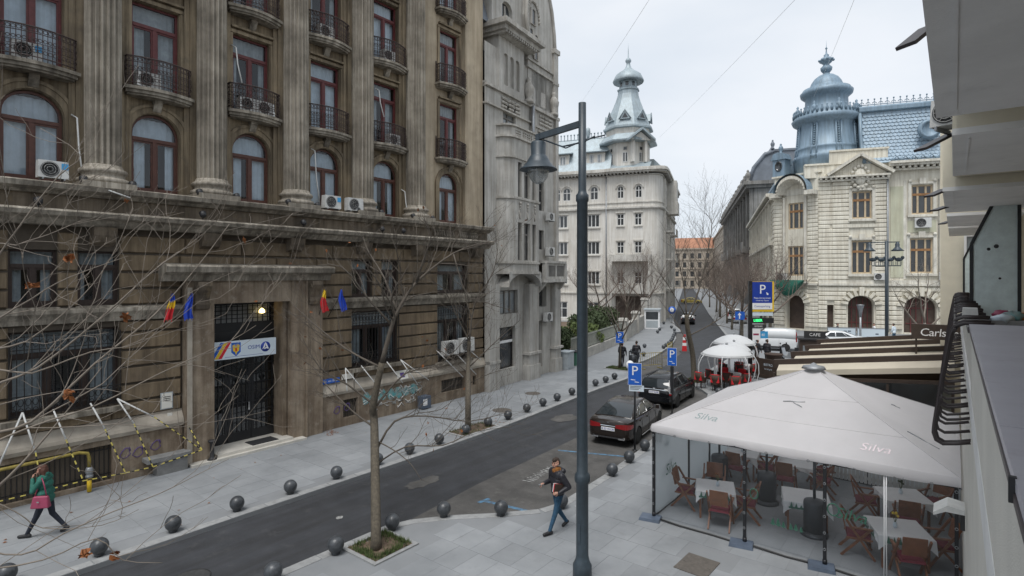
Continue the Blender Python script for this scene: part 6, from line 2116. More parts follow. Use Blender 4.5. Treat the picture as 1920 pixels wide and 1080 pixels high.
def firs(T, n_, w_, h_, mt, seed, nm='fir_print'):
 r = random.Random(seed)
 b = MB(T)
 for k in range(n_):
  cx_ = -w_ / 2 + w_ * (k + .5) / n_ + r.uniform(-.02, .02)
  hh = h_ * r.uniform(.45, 1) * (.55 + .45 * sin(pi * (k + .5) / n_))
  zz = (k - n_ / 2) * .0
  b.poly([(cx_ - .012, 0, 0), (cx_ + .012, 0, 0), (cx_ + .012, hh * .15, 0), (cx_ - .012, hh * .15, 0)])
  for q in range(4):
   y0 = hh * (.12 + .2 * q); ww = .075 * (1 - q * .2) * hh / h_ * 1.3
   b.poly([(cx_ - ww, y0, 0), (cx_ + ww, y0, 0), (cx_, y0 + hh * .32, 0)])
 return b.build(nm, mt, tent)
Fx = TX0 + .03 - .045
def leftT(y, z, rise=0): return face_matrix((Fx, y, z), pi) @ Matrix.Rotation(rise, 4, 'Z')
firs(leftT(14.9, .95, -.45), 8, 1.0, .34, 'fir_grey', 3); firs(leftT(17.3, 1.45, -.35), 9, 1.3, .42, 'fir_grey', 4); firs(leftT(14.9, 1.65, 0), 3, .35, .3, 'fir_grey', 5)
Tin = face_matrix((Fx + .09, 15.0, 1.05), 0)
text('Silva', .42, tent, Tin, 'fir_green', shear=.25)
ft = lambda x, z: face_matrix((x, TY0 + .02, z), -pi / 2)
firs(ft(-3.0, .62), 6, .7, .26, 'fir_green', 8)
text('Silva', .34, tent, ft(-1.75, 1.25), 'fir_green', shear=.25)
MB(ft(-2.08, 1.3)).tube([(.11 * cos(t), .13 * sin(t), 0) for t in [2 * pi * q / 14 for q in range(14)]], .014, 4, close=True).build('ring_print', 'fir_green', tent)
MB(ft(-3.72, 1.25)).tube([(.09 * cos(t), .12 * sin(t), 0) for t in [2 * pi * q / 14 for q in range(14)]], .012, 4, close=True).build('ring_print', 'fir_green', tent)
def chair_proto():
 t = thing('folding_chair', 'x', 'chair', (0, 0, 0), 0, 'wooden chairs in the tent')
 MB().taper(-.24, .24, -.23, .23, .43, .49, .02).build('seat', 'cushion_red', t)
 MB().box(-.26, .26, -.26, -.235, .40, .44).box(-.26, .26, .235, .26, .40, .44).build('seat_frame', 'wood_chair', t)
 b = MB()
 b.add([(-.25, -.22, .6), (-.25, .22, .6), (-.33, .22, 1.0), (-.33, -.22, 1.0), (-.28, -.22, .6), (-.28, .22, .6), (-.36, .22, 1.0), (-.36, -.22, 1.0)],
   [(0, 1, 2, 3), (7, 6, 5, 4), (0, 3, 7, 4), (1, 5, 6, 2), (3, 2, 6, 7), (0, 4, 5, 1)])
 b.build('backrest', 'wood_chair', t)
 for s in (-1, 1):
  MB().beam((-.36, s * .25, 0), (.22, s * .25, .66), .035, .05).build('leg', 'wood_chair', t)
  MB().beam((.3, s * .285, 0), (-.33, s * .285, .95), .035, .05).build('leg', 'wood_chair', t)
  MB().box(-.2, .28, s * .27 - .03, s * .27 + .03, .66, .69).build('armrest', 'wood_chair', t)
 return t
chair0 = chair_proto()
ct_ = tree_of(chair0)
firstc = [True]
def chair(x, y, face, label):
 if firstc[0]:
  firstc[0] = False
  chair0.location = (x, y, 0); chair0.rotation_euler = (0, 0, face); chair0['label'] = label
  return chair0
 return dup(chair0, None, (x, y, 0), face, label, tree=ct_)
def table(x, y, rz, label, items, fir=True, s=.45, tilt=0):
 t = thing('dining_table', label, 'table', (x, y, 0), rz, 'tables with cloths in the tent')
 T = XF[t.name]
 MB(T).box(-s, s, -s, s, .70, .735).build('tabletop', 'wood_chair', t)
 for a in (-1, 1):
  for b_ in (-1, 1): MB(T).box(a * (s - .07) - .025, a * (s - .07) + .025, b_ * (s - .07) - .025, b_ * (s - .07) + .025, 0, .70).build('leg', 'wood_chair', t)
 c = MB()
 m = 10
 e = s + .03
 rim = []
 for side in range(4):
  for i in range(m):
   u = -1 + 2 * i / m
   x_, y_ = ((u * e, -e), (e, u * e), (-u * e, e), (-e, -u * e))[side]
   hang = .1 + .22 * abs(u) ** 3
   out = .02 + .03 * sin(i * 2.2 + side)
   l = sqrt(x_ * x_ + y_ * y_)
   rim.append(((x_, y_, .742), (x_ + x_ / l * .012, y_ + y_ / l * .012, .73), (x_ + x_ / l * out, y_ + y_ / l * out, .74 - hang)))
 k = len(rim)
 vs = [(0, 0, .743)] + [r[0] for r in rim] + [r[1] for r in rim] + [r[2] for r in rim]
 fs = [(0, 1 + i, 1 + (i + 1) % k) for i in range(k)]
 for q in (0, 1):
  fs += [(1 + q * k + i, 1 + (q + 1) * k + i, 1 + (q + 1) * k + (i + 1) % k, 1 + q * k + (i + 1) % k) for i in range(k)]
 c.add(vs, fs, False)
 me = c.mesh('tablecloth', 'tablecloth')
 o_ = bpy.data.objects.new('tablecloth', me); C.objects.link(o_)
 o_.location = (x, y, .002); o_.rotation_euler = (0, 0, rz)
 tag(o_, ('fir printed cloth on the ' if fir else 'plain cloth on the ') + label.split(',')[0].replace('square ', '').replace(' of the tent', ''), 'tablecloth', 'tablecloths in the tent')
 if fir:
  for (dx, dy, ang) in ((0, -e - .035, -pi / 2), (-e - .035, 0, pi)):
   T2_ = T @ face_matrix((dx * 1.0, dy * 1.0, .62), ang)
   r = random.Random(int(x * 10))
   b = MB()
   for q in range(7):
    cx_ = -.36 + .11 * q
    hh = r.uniform(.08, .2)
    b.poly([(cx_ - .035, 0, .004), (cx_ + .035, 0, .004), (cx_, hh, .004)])
   b.poly([(-.42, -.03, .003), (.4, -.03, .003), (.4, .01, .003), (-.42, .01, .003)])
   b2_ = MB(Matrix.Translation((0, 0, -.002)) @ Matrix.Rotation(-rz, 4, 'Z') @ Matrix.Translation((-x, -y, 0)) @ T2_)
   b2_.v = [];
   for f in b.f: b2_.poly([b.v[i] for i in f])
   me2 = b2_.mesh('fir_print', 'fir_green')
   q_ = bpy.data.objects.new('fir_print', me2); C.objects.link(q_); q_.parent = o_
   if dx == 0 or True: pass
 return t
RZ = radians(8)
table(-5.05, 15.2, radians(20), 'square table nearest the front left corner of the tent', 1)
table(-5.35, 18.7, RZ, 'square table near the back left of the tent, behind a patio heater', 1, False)
table(-3.75, 18.7, RZ, 'square table in the middle of the back row of the tent', 1, False)
table(-3.0, 15.95, radians(15), 'low covered table behind the front wall between two heaters', 1, True, .5)
table(-1.05, 17.6, radians(25), 'square table by the house wall, the farther one', 1, False, .48)
table(-1.0, 15.25, radians(22), 'square table by the house wall, the nearer one with the vase', 1, True, .5)
for (x, y, f_, lab) in (
  (-5.85, 15.25, 5, 'wooden chair with red seat at the outer left side of the front corner table'),
  (-4.7, 14.55, 100, 'wooden chair seen from behind at the front corner table'),
  (-4.3, 15.35, 190, 'wooden chair on the right side of the front corner table'),
  (-5.35, 16.0, -75, 'wooden chair behind the front corner table'),
  (-5.3, 17.95, 85, 'wooden chair with its back to the patio heater at the back left table'),
  (-4.6, 18.6, 185, 'wooden chair right of the back left table'),
  (-3.9, 17.9, 95, 'wooden chair before the middle back table'),
  (-3.05, 18.4, 185, 'wooden chair right of the middle back table'),
  (-3.2, 19.4, 230, 'wooden chair behind the middle back table'),
  (-1.75, 15.1, 12, 'wooden chair left of the table with the vase'),
  (-.75, 14.5, 110, 'wooden chair seen from behind at the table with the vase'),
  (-.28, 15.6, 200, 'wooden chair between the table with the vase and the house wall'),
  (-1.85, 17.5, 10, 'wooden chair left of the farther wall table'),
  (-.9, 16.75, 100, 'wooden chair between the two wall tables'),
  (-.4, 18.5, 240, 'wooden chair with red seat behind the farther wall table')):
 chair(x, y, radians(f_), lab)
def vase(x, y, mt, label):
 t = thing('flower_vase', label, 'vase', (x, y, .745))
 T = XF[t.name]
 MB(T).lathe([(.03, 0), (.045, .03), (.045, .08), (.025, .11), (.035, .13)], n=10).build('vase', 'sign_pale', t)
 f = MB(T)
 for k in range(5): f.tube([(0, 0, .1), (.03 * cos(k * 1.3), .03 * sin(k * 1.3), .2), (.05 * cos(k * 1.3), .05 * sin(k * 1.3), .26 + .02 * k)], .006, 3)
 f.build('stems', 'leaf_light', t)
 g_ = MB(T)
 for k in range(5): g_.ball((.05 * cos(k * 1.3), .05 * sin(k * 1.3), .27 + .02 * k), .03, 6)
 g_.build('blossoms', mt, t)
vase(-1.05, 15.2, 'yellow', 'little vase with yellow flowers on the nearer wall table')
vase(-5.0, 15.25, 'dry_leaf', 'little vase with brown dried stems on the front corner table')
vase(-5.35, 18.7, 'flag_red', 'little vase with red flower on the back left table')
vase(-1.1, 17.65, 'leaf_dark', 'little vase with green sprig on the farther wall table')
def heater(x, y, label):
 t = thing('patio_heater', label, 'heater', (x, y, 0), 0, 'patio heaters in the tent')
 T = XF[t.name]
 MB(T).lathe([(.32, 0), (.32, .05), (.27, .07), (.25, .1)], n=20).build('foot', 'heater', t)
 MB(T).lathe([(.25, .1), (.25, .78), (.23, .84), (.12, .88), (.06, .9)], n=20).build('gas_housing', 'heater', t)
 MB(T).tube([(0, 0, .9), (0, 0, 2.05)], .035, 8).build('pole', 'heater', t)
 MB(T).lathe([(.1, 2.02), (.13, 2.06), (.13, 2.2), (.1, 2.22)], n=14).build('burner', 'galv', t)
 MB(T).lathe([(.4, 2.24), (.3, 2.3), (.001, 2.34)], n=20).build('reflector', 'galv', t)
heater(-4.16, 16.85, 'dark patio heater left of the covered low table')
heater(-2.72, 15.5, 'dark patio heater closest to the front clear wall')
heater(-5.72, 17.6, 'dark patio heater before the back left table')
lw = MB().box(-3.0, -.3, TY1 - .25, TY1 - .18, .15, .75)
lb = thing('radiator_screen', 'white slatted low screen along the back of the tent', 'screen', (-1.6, TY1 - .2, 0))
for k in range(26): MB().box(-3.0 + .105 * k, -2.92 + .105 * k, TY1 - .25, TY1 - .2, .1, .8).build('slat', 'ac_white', lb)
MB().box(-3.02, -.27, TY1 - .2, TY1 - .17, .2, .28).box(-3.02, -.27, TY1 - .2, TY1 - .17, .62, .7).build('rail', 'ac_white', lb)
# ------------------------------------------------------------------ pergola with beige awning
pg = thing('awning_pergola', 'long terrace roof of beige awning cloth on brown rafters behind the tent', 'pergola', (-3, 29, 0))
RY = [24.7, 27.75, 30.8, 33.85]
def pz(x): return 2.8 + (x + 5.75) / 5.75 * .72
for y in RY:
 MB().beam((-5.8, y, pz(-5.8)), (.0, y, pz(0)), .24, .34).build('rafter', 'beam_brown', pg)
for k in range(3):
 y0, y1 = RY[k] + .125, RY[k + 1] - .125
 c = MB()
 m, l = 10, 8
 vs = []
 for j in range(l + 1):
  for i in range(m + 1):
   x = -5.6 + 5.6 * i / m; t = j / l
   vs.append((x, y0 + (y1 - y0) * t, pz(x) - .02 - .1 * sin(pi * t) - .05 * abs(sin(2 * pi * t))))
 c.add(vs, [(j * (m + 1) + i, j * (m + 1) + i + 1, (j + 1) * (m + 1) + i + 1, (j + 1) * (m + 1) + i) for j in range(l) for i in range(m)], True)
 c.build('awning_cloth', 'canvas_beige', pg)
fv = MB()
fv.quad((-5.6, RY[0] - .5, pz(-5.6) - .22), (.0, RY[0] - .5, pz(0) - .22), (.0, RY[0] - .125, pz(0) - .03), (-5.6, RY[0] - .125, pz(-5.6) - .03))
fv.quad((-5.6, RY[0] - .5, pz(-5.6) - .42), (.0, RY[0] - .5, pz(0) - .42), (.0, RY[0] - .5, pz(0) - .22), (-5.6, RY[0] - .5, pz(-5.6) - .22))
fv.build('valance', 'canvas_beige', pg)
pf = MB()
pf.beam((-5.7, RY[0], 2.6), (-5.7, RY[-1], 2.6), .14, .16).beam((-5.7, RY[0], .1), (-5.7, RY[-1], .1), .1)
pf.beam((-5.7, RY[0] - .45, 2.3), (0, RY[0] - .45, 2.75), .12, .12).beam((-5.7, RY[0] - .45, .1), (0, RY[0] - .45, .1), .1)
for y in RY: pf.beam((-5.7, y, 0), (-5.7, y, 2.7), .12)
for x in (-5.7, -3.8, -1.9, -.05): pf.beam((x, RY[0] - .45, 0), (x, RY[0] - .45, 2.5), .08)
pf.build('frame', 'beam_brown', pg)
MB().quad((-5.7, RY[0] - .43, .1), (0, RY[0] - .43, .1), (0, RY[0] - .43, 2.75), (-5.7, RY[0] - .43, 2.3)).build('front_glass', 'glass_dark', pg)
MB().quad((-5.68, RY[0], .1), (-5.68, RY[-1], .1), (-5.68, RY[-1], 2.6), (-5.68, RY[0], 2.6)).build('side_glass', 'glass_dark', pg)
MB().quad((-5.7, RY[-1], .0), (0, RY[-1], .0), (0, RY[-1], 2.6), (-5.7, RY[-1], 2.6)).build('back_wall', 'beam_brown', pg)
for (x, y, lab) in ((-4.3, 26, 'left table behind the dark terrace glass'), (-2.3, 26.2, 'middle table behind the dark terrace glass'), (-.9, 25.7, 'right table behind the dark terrace glass')):
 t = thing('terrace_table', lab, 'table', (x, y, 0))
 MB(XF[t.name]).box(-.45, .45, -.45, .45, .72, .76).build('tabletop', 'tablecloth', t)
 MB(XF[t.name]).tube([(0, 0, 0), (0, 0, .72)], .04, 6).lathe([(.28, 0), (.28, .03), (.04, .05)], n=12).build('pedestal', 'black_metal', t)
cs = thing('beer_sign', 'dark brown box sign with white beer lettering above the beige awning', 'sign', (-.3, 27.3, 4))
MB().box(-1.35, .9, 27.2, 27.45, 3.92, 4.5).build('sign_box', 'beam_brown', cs)
text('Carlsberg', .42, cs, face_matrix((-.32, 27.19, 4.18), -pi / 2), 'sign_white', shear=.1, space=.92)
MB().beam((-1.2, 27.4, 3.3), (-1.2, 27.4, 3.95), .06).beam((.5, 27.4, 3.5), (.5, 27.4, 3.95), .06).build('sign_post', 'beam_brown', cs)
mb_ = thing('menu_board', 'dark framed menu board at the corner behind the white tent', 'board', (-8.9, 36.2, 0), radians(-28))
Tm = XF[mb_.name]
MB(Tm).box(-.75, .75, -.04, .04, .15, 1.35).build('panel', 'beam_brown', mb_)
MB(Tm).box(-.75, .75, -.05, -.041, .3, .38).box(-.78, -.72, -.06, .06, 0, 1.4).box(.72, .78, -.06, .06, 0, 1.4).build('frame', 'wicker', mb_)
text('BISTRO', .2, mb_, Tm @ face_matrix((0.1, -.05, 1.0), -pi / 2), 'sign_pale')
text('bar & grill', .14, mb_, Tm @ face_matrix((0.1, -.05, .75), -pi / 2), 'sign_pale')
# ------------------------------------------------------------------ dome parasols with red chairs
def dome(x, y, rz, r_, h, label):
 t = thing('dome_parasol', label, 'parasol', (x, y, 0), rz, 'white dome parasols on the terrace')
 T = XF[t.name]
 prof = [(r_, h), (r_ * .93, h + .1), (r_ * .78, h + .24), (r_ * .55, h + .4), (r_ * .28, h + .51), (.06, h + .55)]
 MB(T).lathe(prof, n=24).build('canopy', 'dome_white', t)
 MB(T).lathe([(r_ + .01, h - .06), (r_ + .015, h + .01)], n=24).build('canopy_hem', 'dome_white', t)
 for k in range(7):
  a = 2 * pi * (k + .3) / 7
  MB(T).tube([(q * cos(a), q * sin(a), z) for q, z in ((r_ * .92, .0), (r_ * 1.12, .35), (r_ * 1.22, .9), (r_ * 1.2, 1.4), (r_ * 1.1, h - .2), (r_ * .98, h + .02))], .024, 5).build('rib', 'dome_white', t)
 MB(T).ball((0, 0, h + .6), .08, 8).build('top_knob', 'galv', t)
dome(-10.25, 32.8, .1, 1.4, 1.9, 'nearer white dome parasol over red cushioned chairs')
dome(-11.2, 37.3, .5, 1.3, 2.05, 'farther white dome parasol over red cushioned chairs')
dome(-10.5, 35.0, .9, 1.0, 1.85, 'small white dome parasol between the two larger ones')
def wchair_proto():
 t = thing('wicker_chair', 'x', 'chair', (0, 0, 0), 0, 'brown wicker chairs with red cushions')
 MB().lathe([(.28, .38), (.31, .45), (.33, .62), (.34, .66)], n=12, a0=radians(60), a1=radians(300)).lathe([(.34, .66), (.35, .9), (.33, .9), (.31, .45)], n=10, a0=radians(110), a1=radians(250)).build('backrest', 'wicker', t)
 MB().lathe([(.29, .34), (.3, .42), (.001, .42)], n=12).build('seat', 'wicker', t)
 MB().lathe([(.26, .42), (.27, .47), (.22, .5), (.001, .51)], n=12).build('cushion', 'red_bright', t)
 MB().taper(-.3, -.16, -.24, .24, .48, .93, .03).build('back_cushion', 'red_bright', t)
 for k in range(4): MB().tube([(.2 * cos(pi / 4 + k * pi / 2), .2 * sin(pi / 4 + k * pi / 2), .36), (.24 * cos(pi / 4 + k * pi / 2), .24 * sin(pi / 4 + k * pi / 2), 0)], .02, 5).build('leg', 'wicker', t)
 return t
wc0 = wchair_proto()
wt = tree_of(wc0)
fw_ = [True]
def wchair(x, y, a, lab):
 if fw_[0]:
  fw_[0] = False; wc0.location = (x, y, 0); wc0.rotation_euler = (0, 0, a); wc0['label'] = lab
 else: dup(wc0, None, (x, y, 0), a, lab, tree=wt)
ORD = ['first', 'second', 'third', 'fourth', 'fifth', 'sixth', 'seventh', 'eighth']
for k, (dx, dy, a) in enumerate(((-1.0, -.95, 70), (-.15, -1.15, 90), (.75, -1.0, 110), (-.85, .2, 60), (.05, -.1, 100), (.85, .1, 150), (-.5, .95, 260), (.45, 1.0, 275))):
 wchair(-10.25 + dx * 1.1, 32.8 + dy * 1.1, radians(a), '%s from the left in the %s row of wicker chairs under the nearer dome' % (ORD[k % 3], ('front', 'middle', 'back')[k // 3]))
for k, (dx, dy, a) in enumerate(((-.3, -1.2, 80), (.6, -1.0, 110), (1.2, -.3, 150), (.3, .1, 100), (1.0, .8, 200), (-.8, .3, 40))):
 wchair(-11.1 + dx, 37.1 + dy, radians(a), '%s wicker chair under the farther dome, counted from the tree side' % ORD[k])
for (x, y, lab) in ((-10.0, 33.45, 'round cafe table with white cloth under the nearer dome'), (-10.5, 37.2, 'round cafe table with white cloth under the farther dome')):
 t = thing('cafe_table', lab, 'table', (x, y, 0))
 MB(XF[t.name]).lathe([(.36, .6), (.37, .75), (.35, .77), (.001, .775)], n=16).build('tablecloth', 'tablecloth', t)
 MB(XF[t.name]).tube([(0, 0, 0), (0, 0, .7)], .04, 6).lathe([(.25, 0), (.25, .03), (.04, .05)], n=12).build('pedestal', 'black_metal', t)
# ------------------------------------------------------------------ the tall street lamp in front
lp = thing('street_lamp', 'tall blue grey street lamp with bell shaded lantern rising in front of everything', 'street lamp', (-6.17, 10.2, 0))
T8 = XF[lp.name]
MB(T8).lathe([(.2, 0), (.2, .3), (.15, .4), (.13, .5), (.128, 2.02), (.16, 2.06), (.165, 2.16), (.15, 2.22), (.118, 2.26), (.116, 2.9), (.114, 7.95), (.135, 7.98), (.135, 8.1), (.1, 8.14), (.085, 8.2), (.08, 10.05), (.001, 10.06)], n=20).build('post', 'lamp_paint', lp)
MB(T8).beam((0, 0, 9.62), (-1.18, .0, 9.5), .08, .13).beam((-1.14, 0, 9.56), (-1.14, 0, 9.1), .1, .1).tube([(.3, 0, 9.3), (.02, 0, 9.22), (-.5, 0, 9.2), (-.95, 0, 9.4)], .018, 6).tube([(.5, .05, 9.3), (.1, .0, 9.27), (-.4, -.02, 9.15), (-1.0, 0, 9.42)], .016, 5).build('arm', 'lamp_paint', lp)
hd = MB(T8 @ Matrix.Translation((-1.14, 0, 2.05)) @ Matrix.Scale(.82, 4)).lathe([(.07, 8.98), (.18, 8.96), (.21, 8.92), (.2, 8.6), (.23, 8.57), (.3, 8.45), (.33, 8.38), (.36, 8.36), (.4, 8.3), (.5, 8.22), (.52, 8.19), (.48, 8.19), (.36, 8.27), (.05, 8.35)], n=28).build('lantern_shade', 'lamp_paint', lp)
MB(T8 @ Matrix.Translation((-1.14, 0, 2.05)) @ Matrix.Scale(.82, 4)).lathe([(.29, 8.24), (.3, 8.15), (.25, 7.98), (.16, 7.86), (.06, 7.81), (.001, 7.8)], n=20).build('lantern_glass', 'lamp_glass', lp)
MB(T8 @ Matrix.Translation((-1.14, 0, 2.05)) @ Matrix.Scale(.82, 4)).lathe([(.05, 8.3), (.07, 8.2), (.06, 8.05), (.001, 8.0)], n=10).build('bulb', 'sign_white', lp)
MB(T8).box(-.03, .03, -.14, -.1, .8, 1.2).build('hatch', 'lamp_paint', lp)
bm_ = MB().ball((0, 0, .215), .188, 24).lathe([(.1, 0), (.1, .05), (.07, .08)], n=12).mesh('ball_bollard', 'grey_bollard')
NUM = ['first', 'second', 'third', 'fourth', 'fifth', 'sixth', 'seventh', 'eighth', 'ninth', 'tenth', 'eleventh', 'twelfth', 'thirteenth', 'fourteenth', 'fifteenth', 'sixteenth', 'seventeenth', 'eighteenth', 'nineteenth', 'twentieth', 'twenty-first', 'twenty-second']
def bollards(pts, lab, group, s=1.0):
 for k, (x, y) in enumerate(pts):
  o = bpy.data.objects.new('ball_bollard', bm_)
  C.objects.link(o)
  o.location = (x, y, 0)
  o.scale = (s, s, s)
  tag(o, lab % NUM[k], 'bollard', group)
bollards([(-15.5, 2.62), (-15.36, 4.2), (-15.33, 5.73), (-15.33, 7.32), (-15.31, 8.87), (-15.29, 10.42), (-15.32, 12.05), (-15.36, 13.5), (-15.38, 15), (-15.47, 16.55), (-15.52, 18), (-15.6, 19.45), (-15.75, 21.05), (-15.85, 22.5), (-15.95, 23.9), (-16.1, 25.55), (-16.22, 27.05), (-16.35, 28.5), (-16.4, 29.8), (-16.5, 31.1)],
   'ball bollard on the far kerb of the street, %s one from the photo\'s left edge', 'ball bollards along the far kerb')
bollards([(-11.2, 6.1), (-11.18, 7.6), (-11.12, 9.2), (-10.65, 10.55), (-9.5, 11.55)], 'ball bollard on the near kerb around the tree pit, %s from the left', 'ball bollards along the near kerb')
bollards([(-8.5, 12.95), (-8.6, 16.05), (-8.75, 17.55), (-8.9, 19.1), (-9.0, 20.5)], 'ball bollard beside the parking bay, %s one from the lamp post', 'ball bollards beside the parking bay')
bollards([(-10.4, 31.6), (-9.9, 30.4), (-12.2, 35.3)], '%s ball bollard at the corner of the parasol terrace', 'ball bollards at the terrace corner')
bollards([(-17.0, 34.7), (-21.6, 46.3), (-20.8, 42.2), (-19.4, 41.4), (-19.25, 40.05)], 'black ball bollard behind the tree and yellow barrier, %s by nearness', 'far black ball bollards', .95)
bollards([(-19.95, 46.6), (-20.3, 48.0), (-20.75, 49.7), (-21.25, 51.4), (-21.75, 52.9), (-22.4, 54.7), (-23.1, 56.6), (-23.8, 58.6), (-25.2, 61.9), (-27.0, 65.4), (-26.96, 61.86), (-25.89, 58.85), (-30.07, 70.3)], 'far black ball bollard on the curved kerb by the guard booth, %s by nearness', 'far black ball bollards', .95)
def p_sign(x, y, rz, top, w_, h_, label, extra=None, thick=.035, lower=None):
 t = thing('parking_sign', label, 'sign', (x, y, 0), rz)
 T = XF[t.name]
 MB(T).tube([(0, 0, 0), (0, 0, top)], thick, 8).lathe([(.09, 0), (.09, .03), (.04, .05)], n=10).build('pole', 'black_metal', t)
 MB(T).box(-w_ / 2, w_ / 2, -.06, -.045, top - h_, top).build('plate', 'sign_blue', t)
 MB(T).box(-w_ / 2 - .012, w_ / 2 + .012, -.044, -.03, top - h_ - .012, top + .012).build('rim', 'sign_white', t)
 text('P', h_ * .62, t, T @ face_matrix((0, -.063, top - h_ * .36), -pi / 2), 'sign_white')
 for k, (a, b_) in enumerate(((-.3, .05), (.0, .32))):
  MB(T).quad((a * w_, -.063, top - h_ * (.74 + .1 * k)), (b_ * w_, -.063, top - h_ * (.76 + .1 * k)), (b_ * w_, -.063, top - h_ * (.79 + .1 * k)), (a * w_, -.063, top - h_ * (.78 + .1 * k))).build('small_print', 'sign_white', t)
 if extra:
  MB(T).box(-w_ / 2 + .03, w_ / 2 + .09, -.055, -.04, top - h_ - extra - .02, top - h_ - .02).build('lower_plate', 'sign_pale', t)
  q = MB(T)
  for r__ in range(3): q.box(-w_ / 2 + .07, w_ / 2 + .03 - .06 * r__, -.058, -.056, top - h_ - .07 - .05 * r__, top - h_ - .05 - .05 * r__)
  q.build('small_print', 'plastic_dark', t)
 if lower: MB(T).box(-.07, .07, -.06, .06, lower[0], lower[1]).build('ticket_box', 'black_metal', t)
 return t
p_sign(-9.18, 18.86, radians(22), 3.2, .47, .78, 'blue parking sign with white plate below, behind the brown sedan', .22)
p_sign(-10.27, 24.95, radians(15), 3.05, .4, .8, 'narrow blue parking sign on a thick black post beside the black estate car', None, .03, (.95, 2.2))
p_sign(-18.02, 34.7, radians(30), 2.55, .52, .75, 'blue parking sign on the far footway before the two dark walkers')
rs_ = thing('round_sign', 'small round blue sign on a thin pole near the guard booth', 'sign', (-29.7, 72.1, 0), radians(30))
MB(XF[rs_.name]).tube([(0, 0, 0), (0, 0, 2.2)], .04, 6).build('pole', 'galv', rs_)
MB(XF[rs_.name] @ Matrix.Translation((0, -.05, 1.8)) @ Matrix.Rotation(pi / 2, 4, 'X')).lathe([(.5, 0), (.5, .02), (.001, .02)], n=18).build('disc', 'sign_blue', rs_)
MB(XF[rs_.name] @ Matrix.Translation((0, -.08, 1.8)) @ Matrix.Rotation(pi / 2, 4, 'X')).lathe([(.3, 0), (.2, .004)], n=14).build('mark', 'sign_white', rs_)
as_ = thing('arrow_sign', 'blue sign with white upward arrow behind the white domes', 'sign', (-16.3, 56, 0), radians(30))
Ta = XF[as_.name]
MB(Ta).tube([(0, 0, 0), (0, 0, 2.9)], .04, 6).build('pole', 'galv', as_)
MB(Ta).box(-.4, .4, -.07, -.05, 2.15, 2.95).build('plate', 'sign_blue', as_)
MB(Ta).box(.3, .5, .0, .02, 2.2, 2.9).build('rear_plate', 'sign_blue', as_)
MB(Ta).poly([(-.05, -.075, 2.25), (.05, -.075, 2.25), (.05, -.075, 2.6), (.18, -.075, 2.6), (0, -.075, 2.85), (-.18, -.075, 2.6), (-.05, -.075, 2.6)]).build('arrow', 'sign_white', as_)
tp = thing('parking_totem', 'tall parking totem with blue P panel, yellow edge and green lit display', 'sign', (-10.5, 38.5, 0), radians(38))
Tt = XF[tp.name]
MB(Tt).box(-.14, .08, -.1, .1, 0, 6.05).build('post', 'black_metal', tp)
MB(Tt).box(.08, 1.5, -.07, .07, 4.05, 6.02).build('yellow_case', 'yellow', tp)
MB(Tt).box(.082, 1.38, -.09, -.071, 4.62, 6.0).build('blue_panel', 'sign_navy', tp)
MB(Tt).box(.082, 1.38, -.09, -.071, 4.2, 4.615).build('white_panel', 'sign_white', tp)
ftt = lambda x, z: Tt @ face_matrix((x, -.094, z), -pi / 2)
text('P', .85, tp, ftt(.74, 5.48), 'sign_white')
text('Piata Universitatii', .155, tp, ftt(.73, 4.94), 'sign_white')
text('University Square', .12, tp, ftt(.73, 4.78), 'sign_white', shear=.2)
text('Cemoparking', .19, tp, ftt(.73, 4.4), 'sign_navy')
MB(Tt).poly([(.98, -.093, 5.3), (1.03, -.093, 5.32), (1.09, -.093, 5.24), (1.12, -.093, 5.27), (1.13, -.093, 5.14), (1.0, -.093, 5.16), (1.03, -.093, 5.19)]).build('small_arrow', 'sign_white', tp)
MB(Tt).box(.08, 1.44, -.05, .05, 3.78, 4.0).build('pale_panel', 'sign_pale', tp)
MB(Tt).box(.08, 1.5, -.06, .06, 3.3, 3.64).build('display_case', 'black', tp)
text('LIBER', .24, tp, Tt @ face_matrix((.46, -.064, 3.47), -pi / 2), 'led_green')
MB(Tt).box(.08, 1.0, -.05, .05, 2.98, 3.2).build('dark_panel', 'plastic_dark', tp)
text('INTRARE', .13, tp, Tt @ face_matrix((.5, -.054, 3.09), -pi / 2), 'sign_white')
MB(Tt).box(.08, .62, -.05, .05, 2.2, 2.9).build('white_notice', 'sign_white', tp)
MB(Tt).box(.16, .52, -.054, -.051, 2.5, 2.62).build('red_print', 'bag_pink', tp)
MB(Tt).box(.63, 1.12, -.05, .05, 2.3, 2.75).build('blue_notice', 'blue_light', tp)
text('40', .24, tp, Tt @ face_matrix((.8, -.054, 2.52), -pi / 2), 'sign_white')
hm_ = thing('hazard_marker', 'red and white hazard marker standing on the street', 'marker', (-18.05, 46.5, 0), radians(30))
b = MB(XF[hm_.name])
for k in range(6):
 b.cur = (0, 0, 1, 0, 1, 0)[k]
 b.box(-.2 + .02 * k, .2 - .02 * k, -.03, .03, -.04 + .24 * k, .2 + .24 * k)
b.build('blade', ['red_bright', 'sign_white'], hm_)
MB(XF[hm_.name]).taper(-.4, .4, -.25, .25, -.12, -.02, .05).build('foot', 'plastic_dark', hm_)
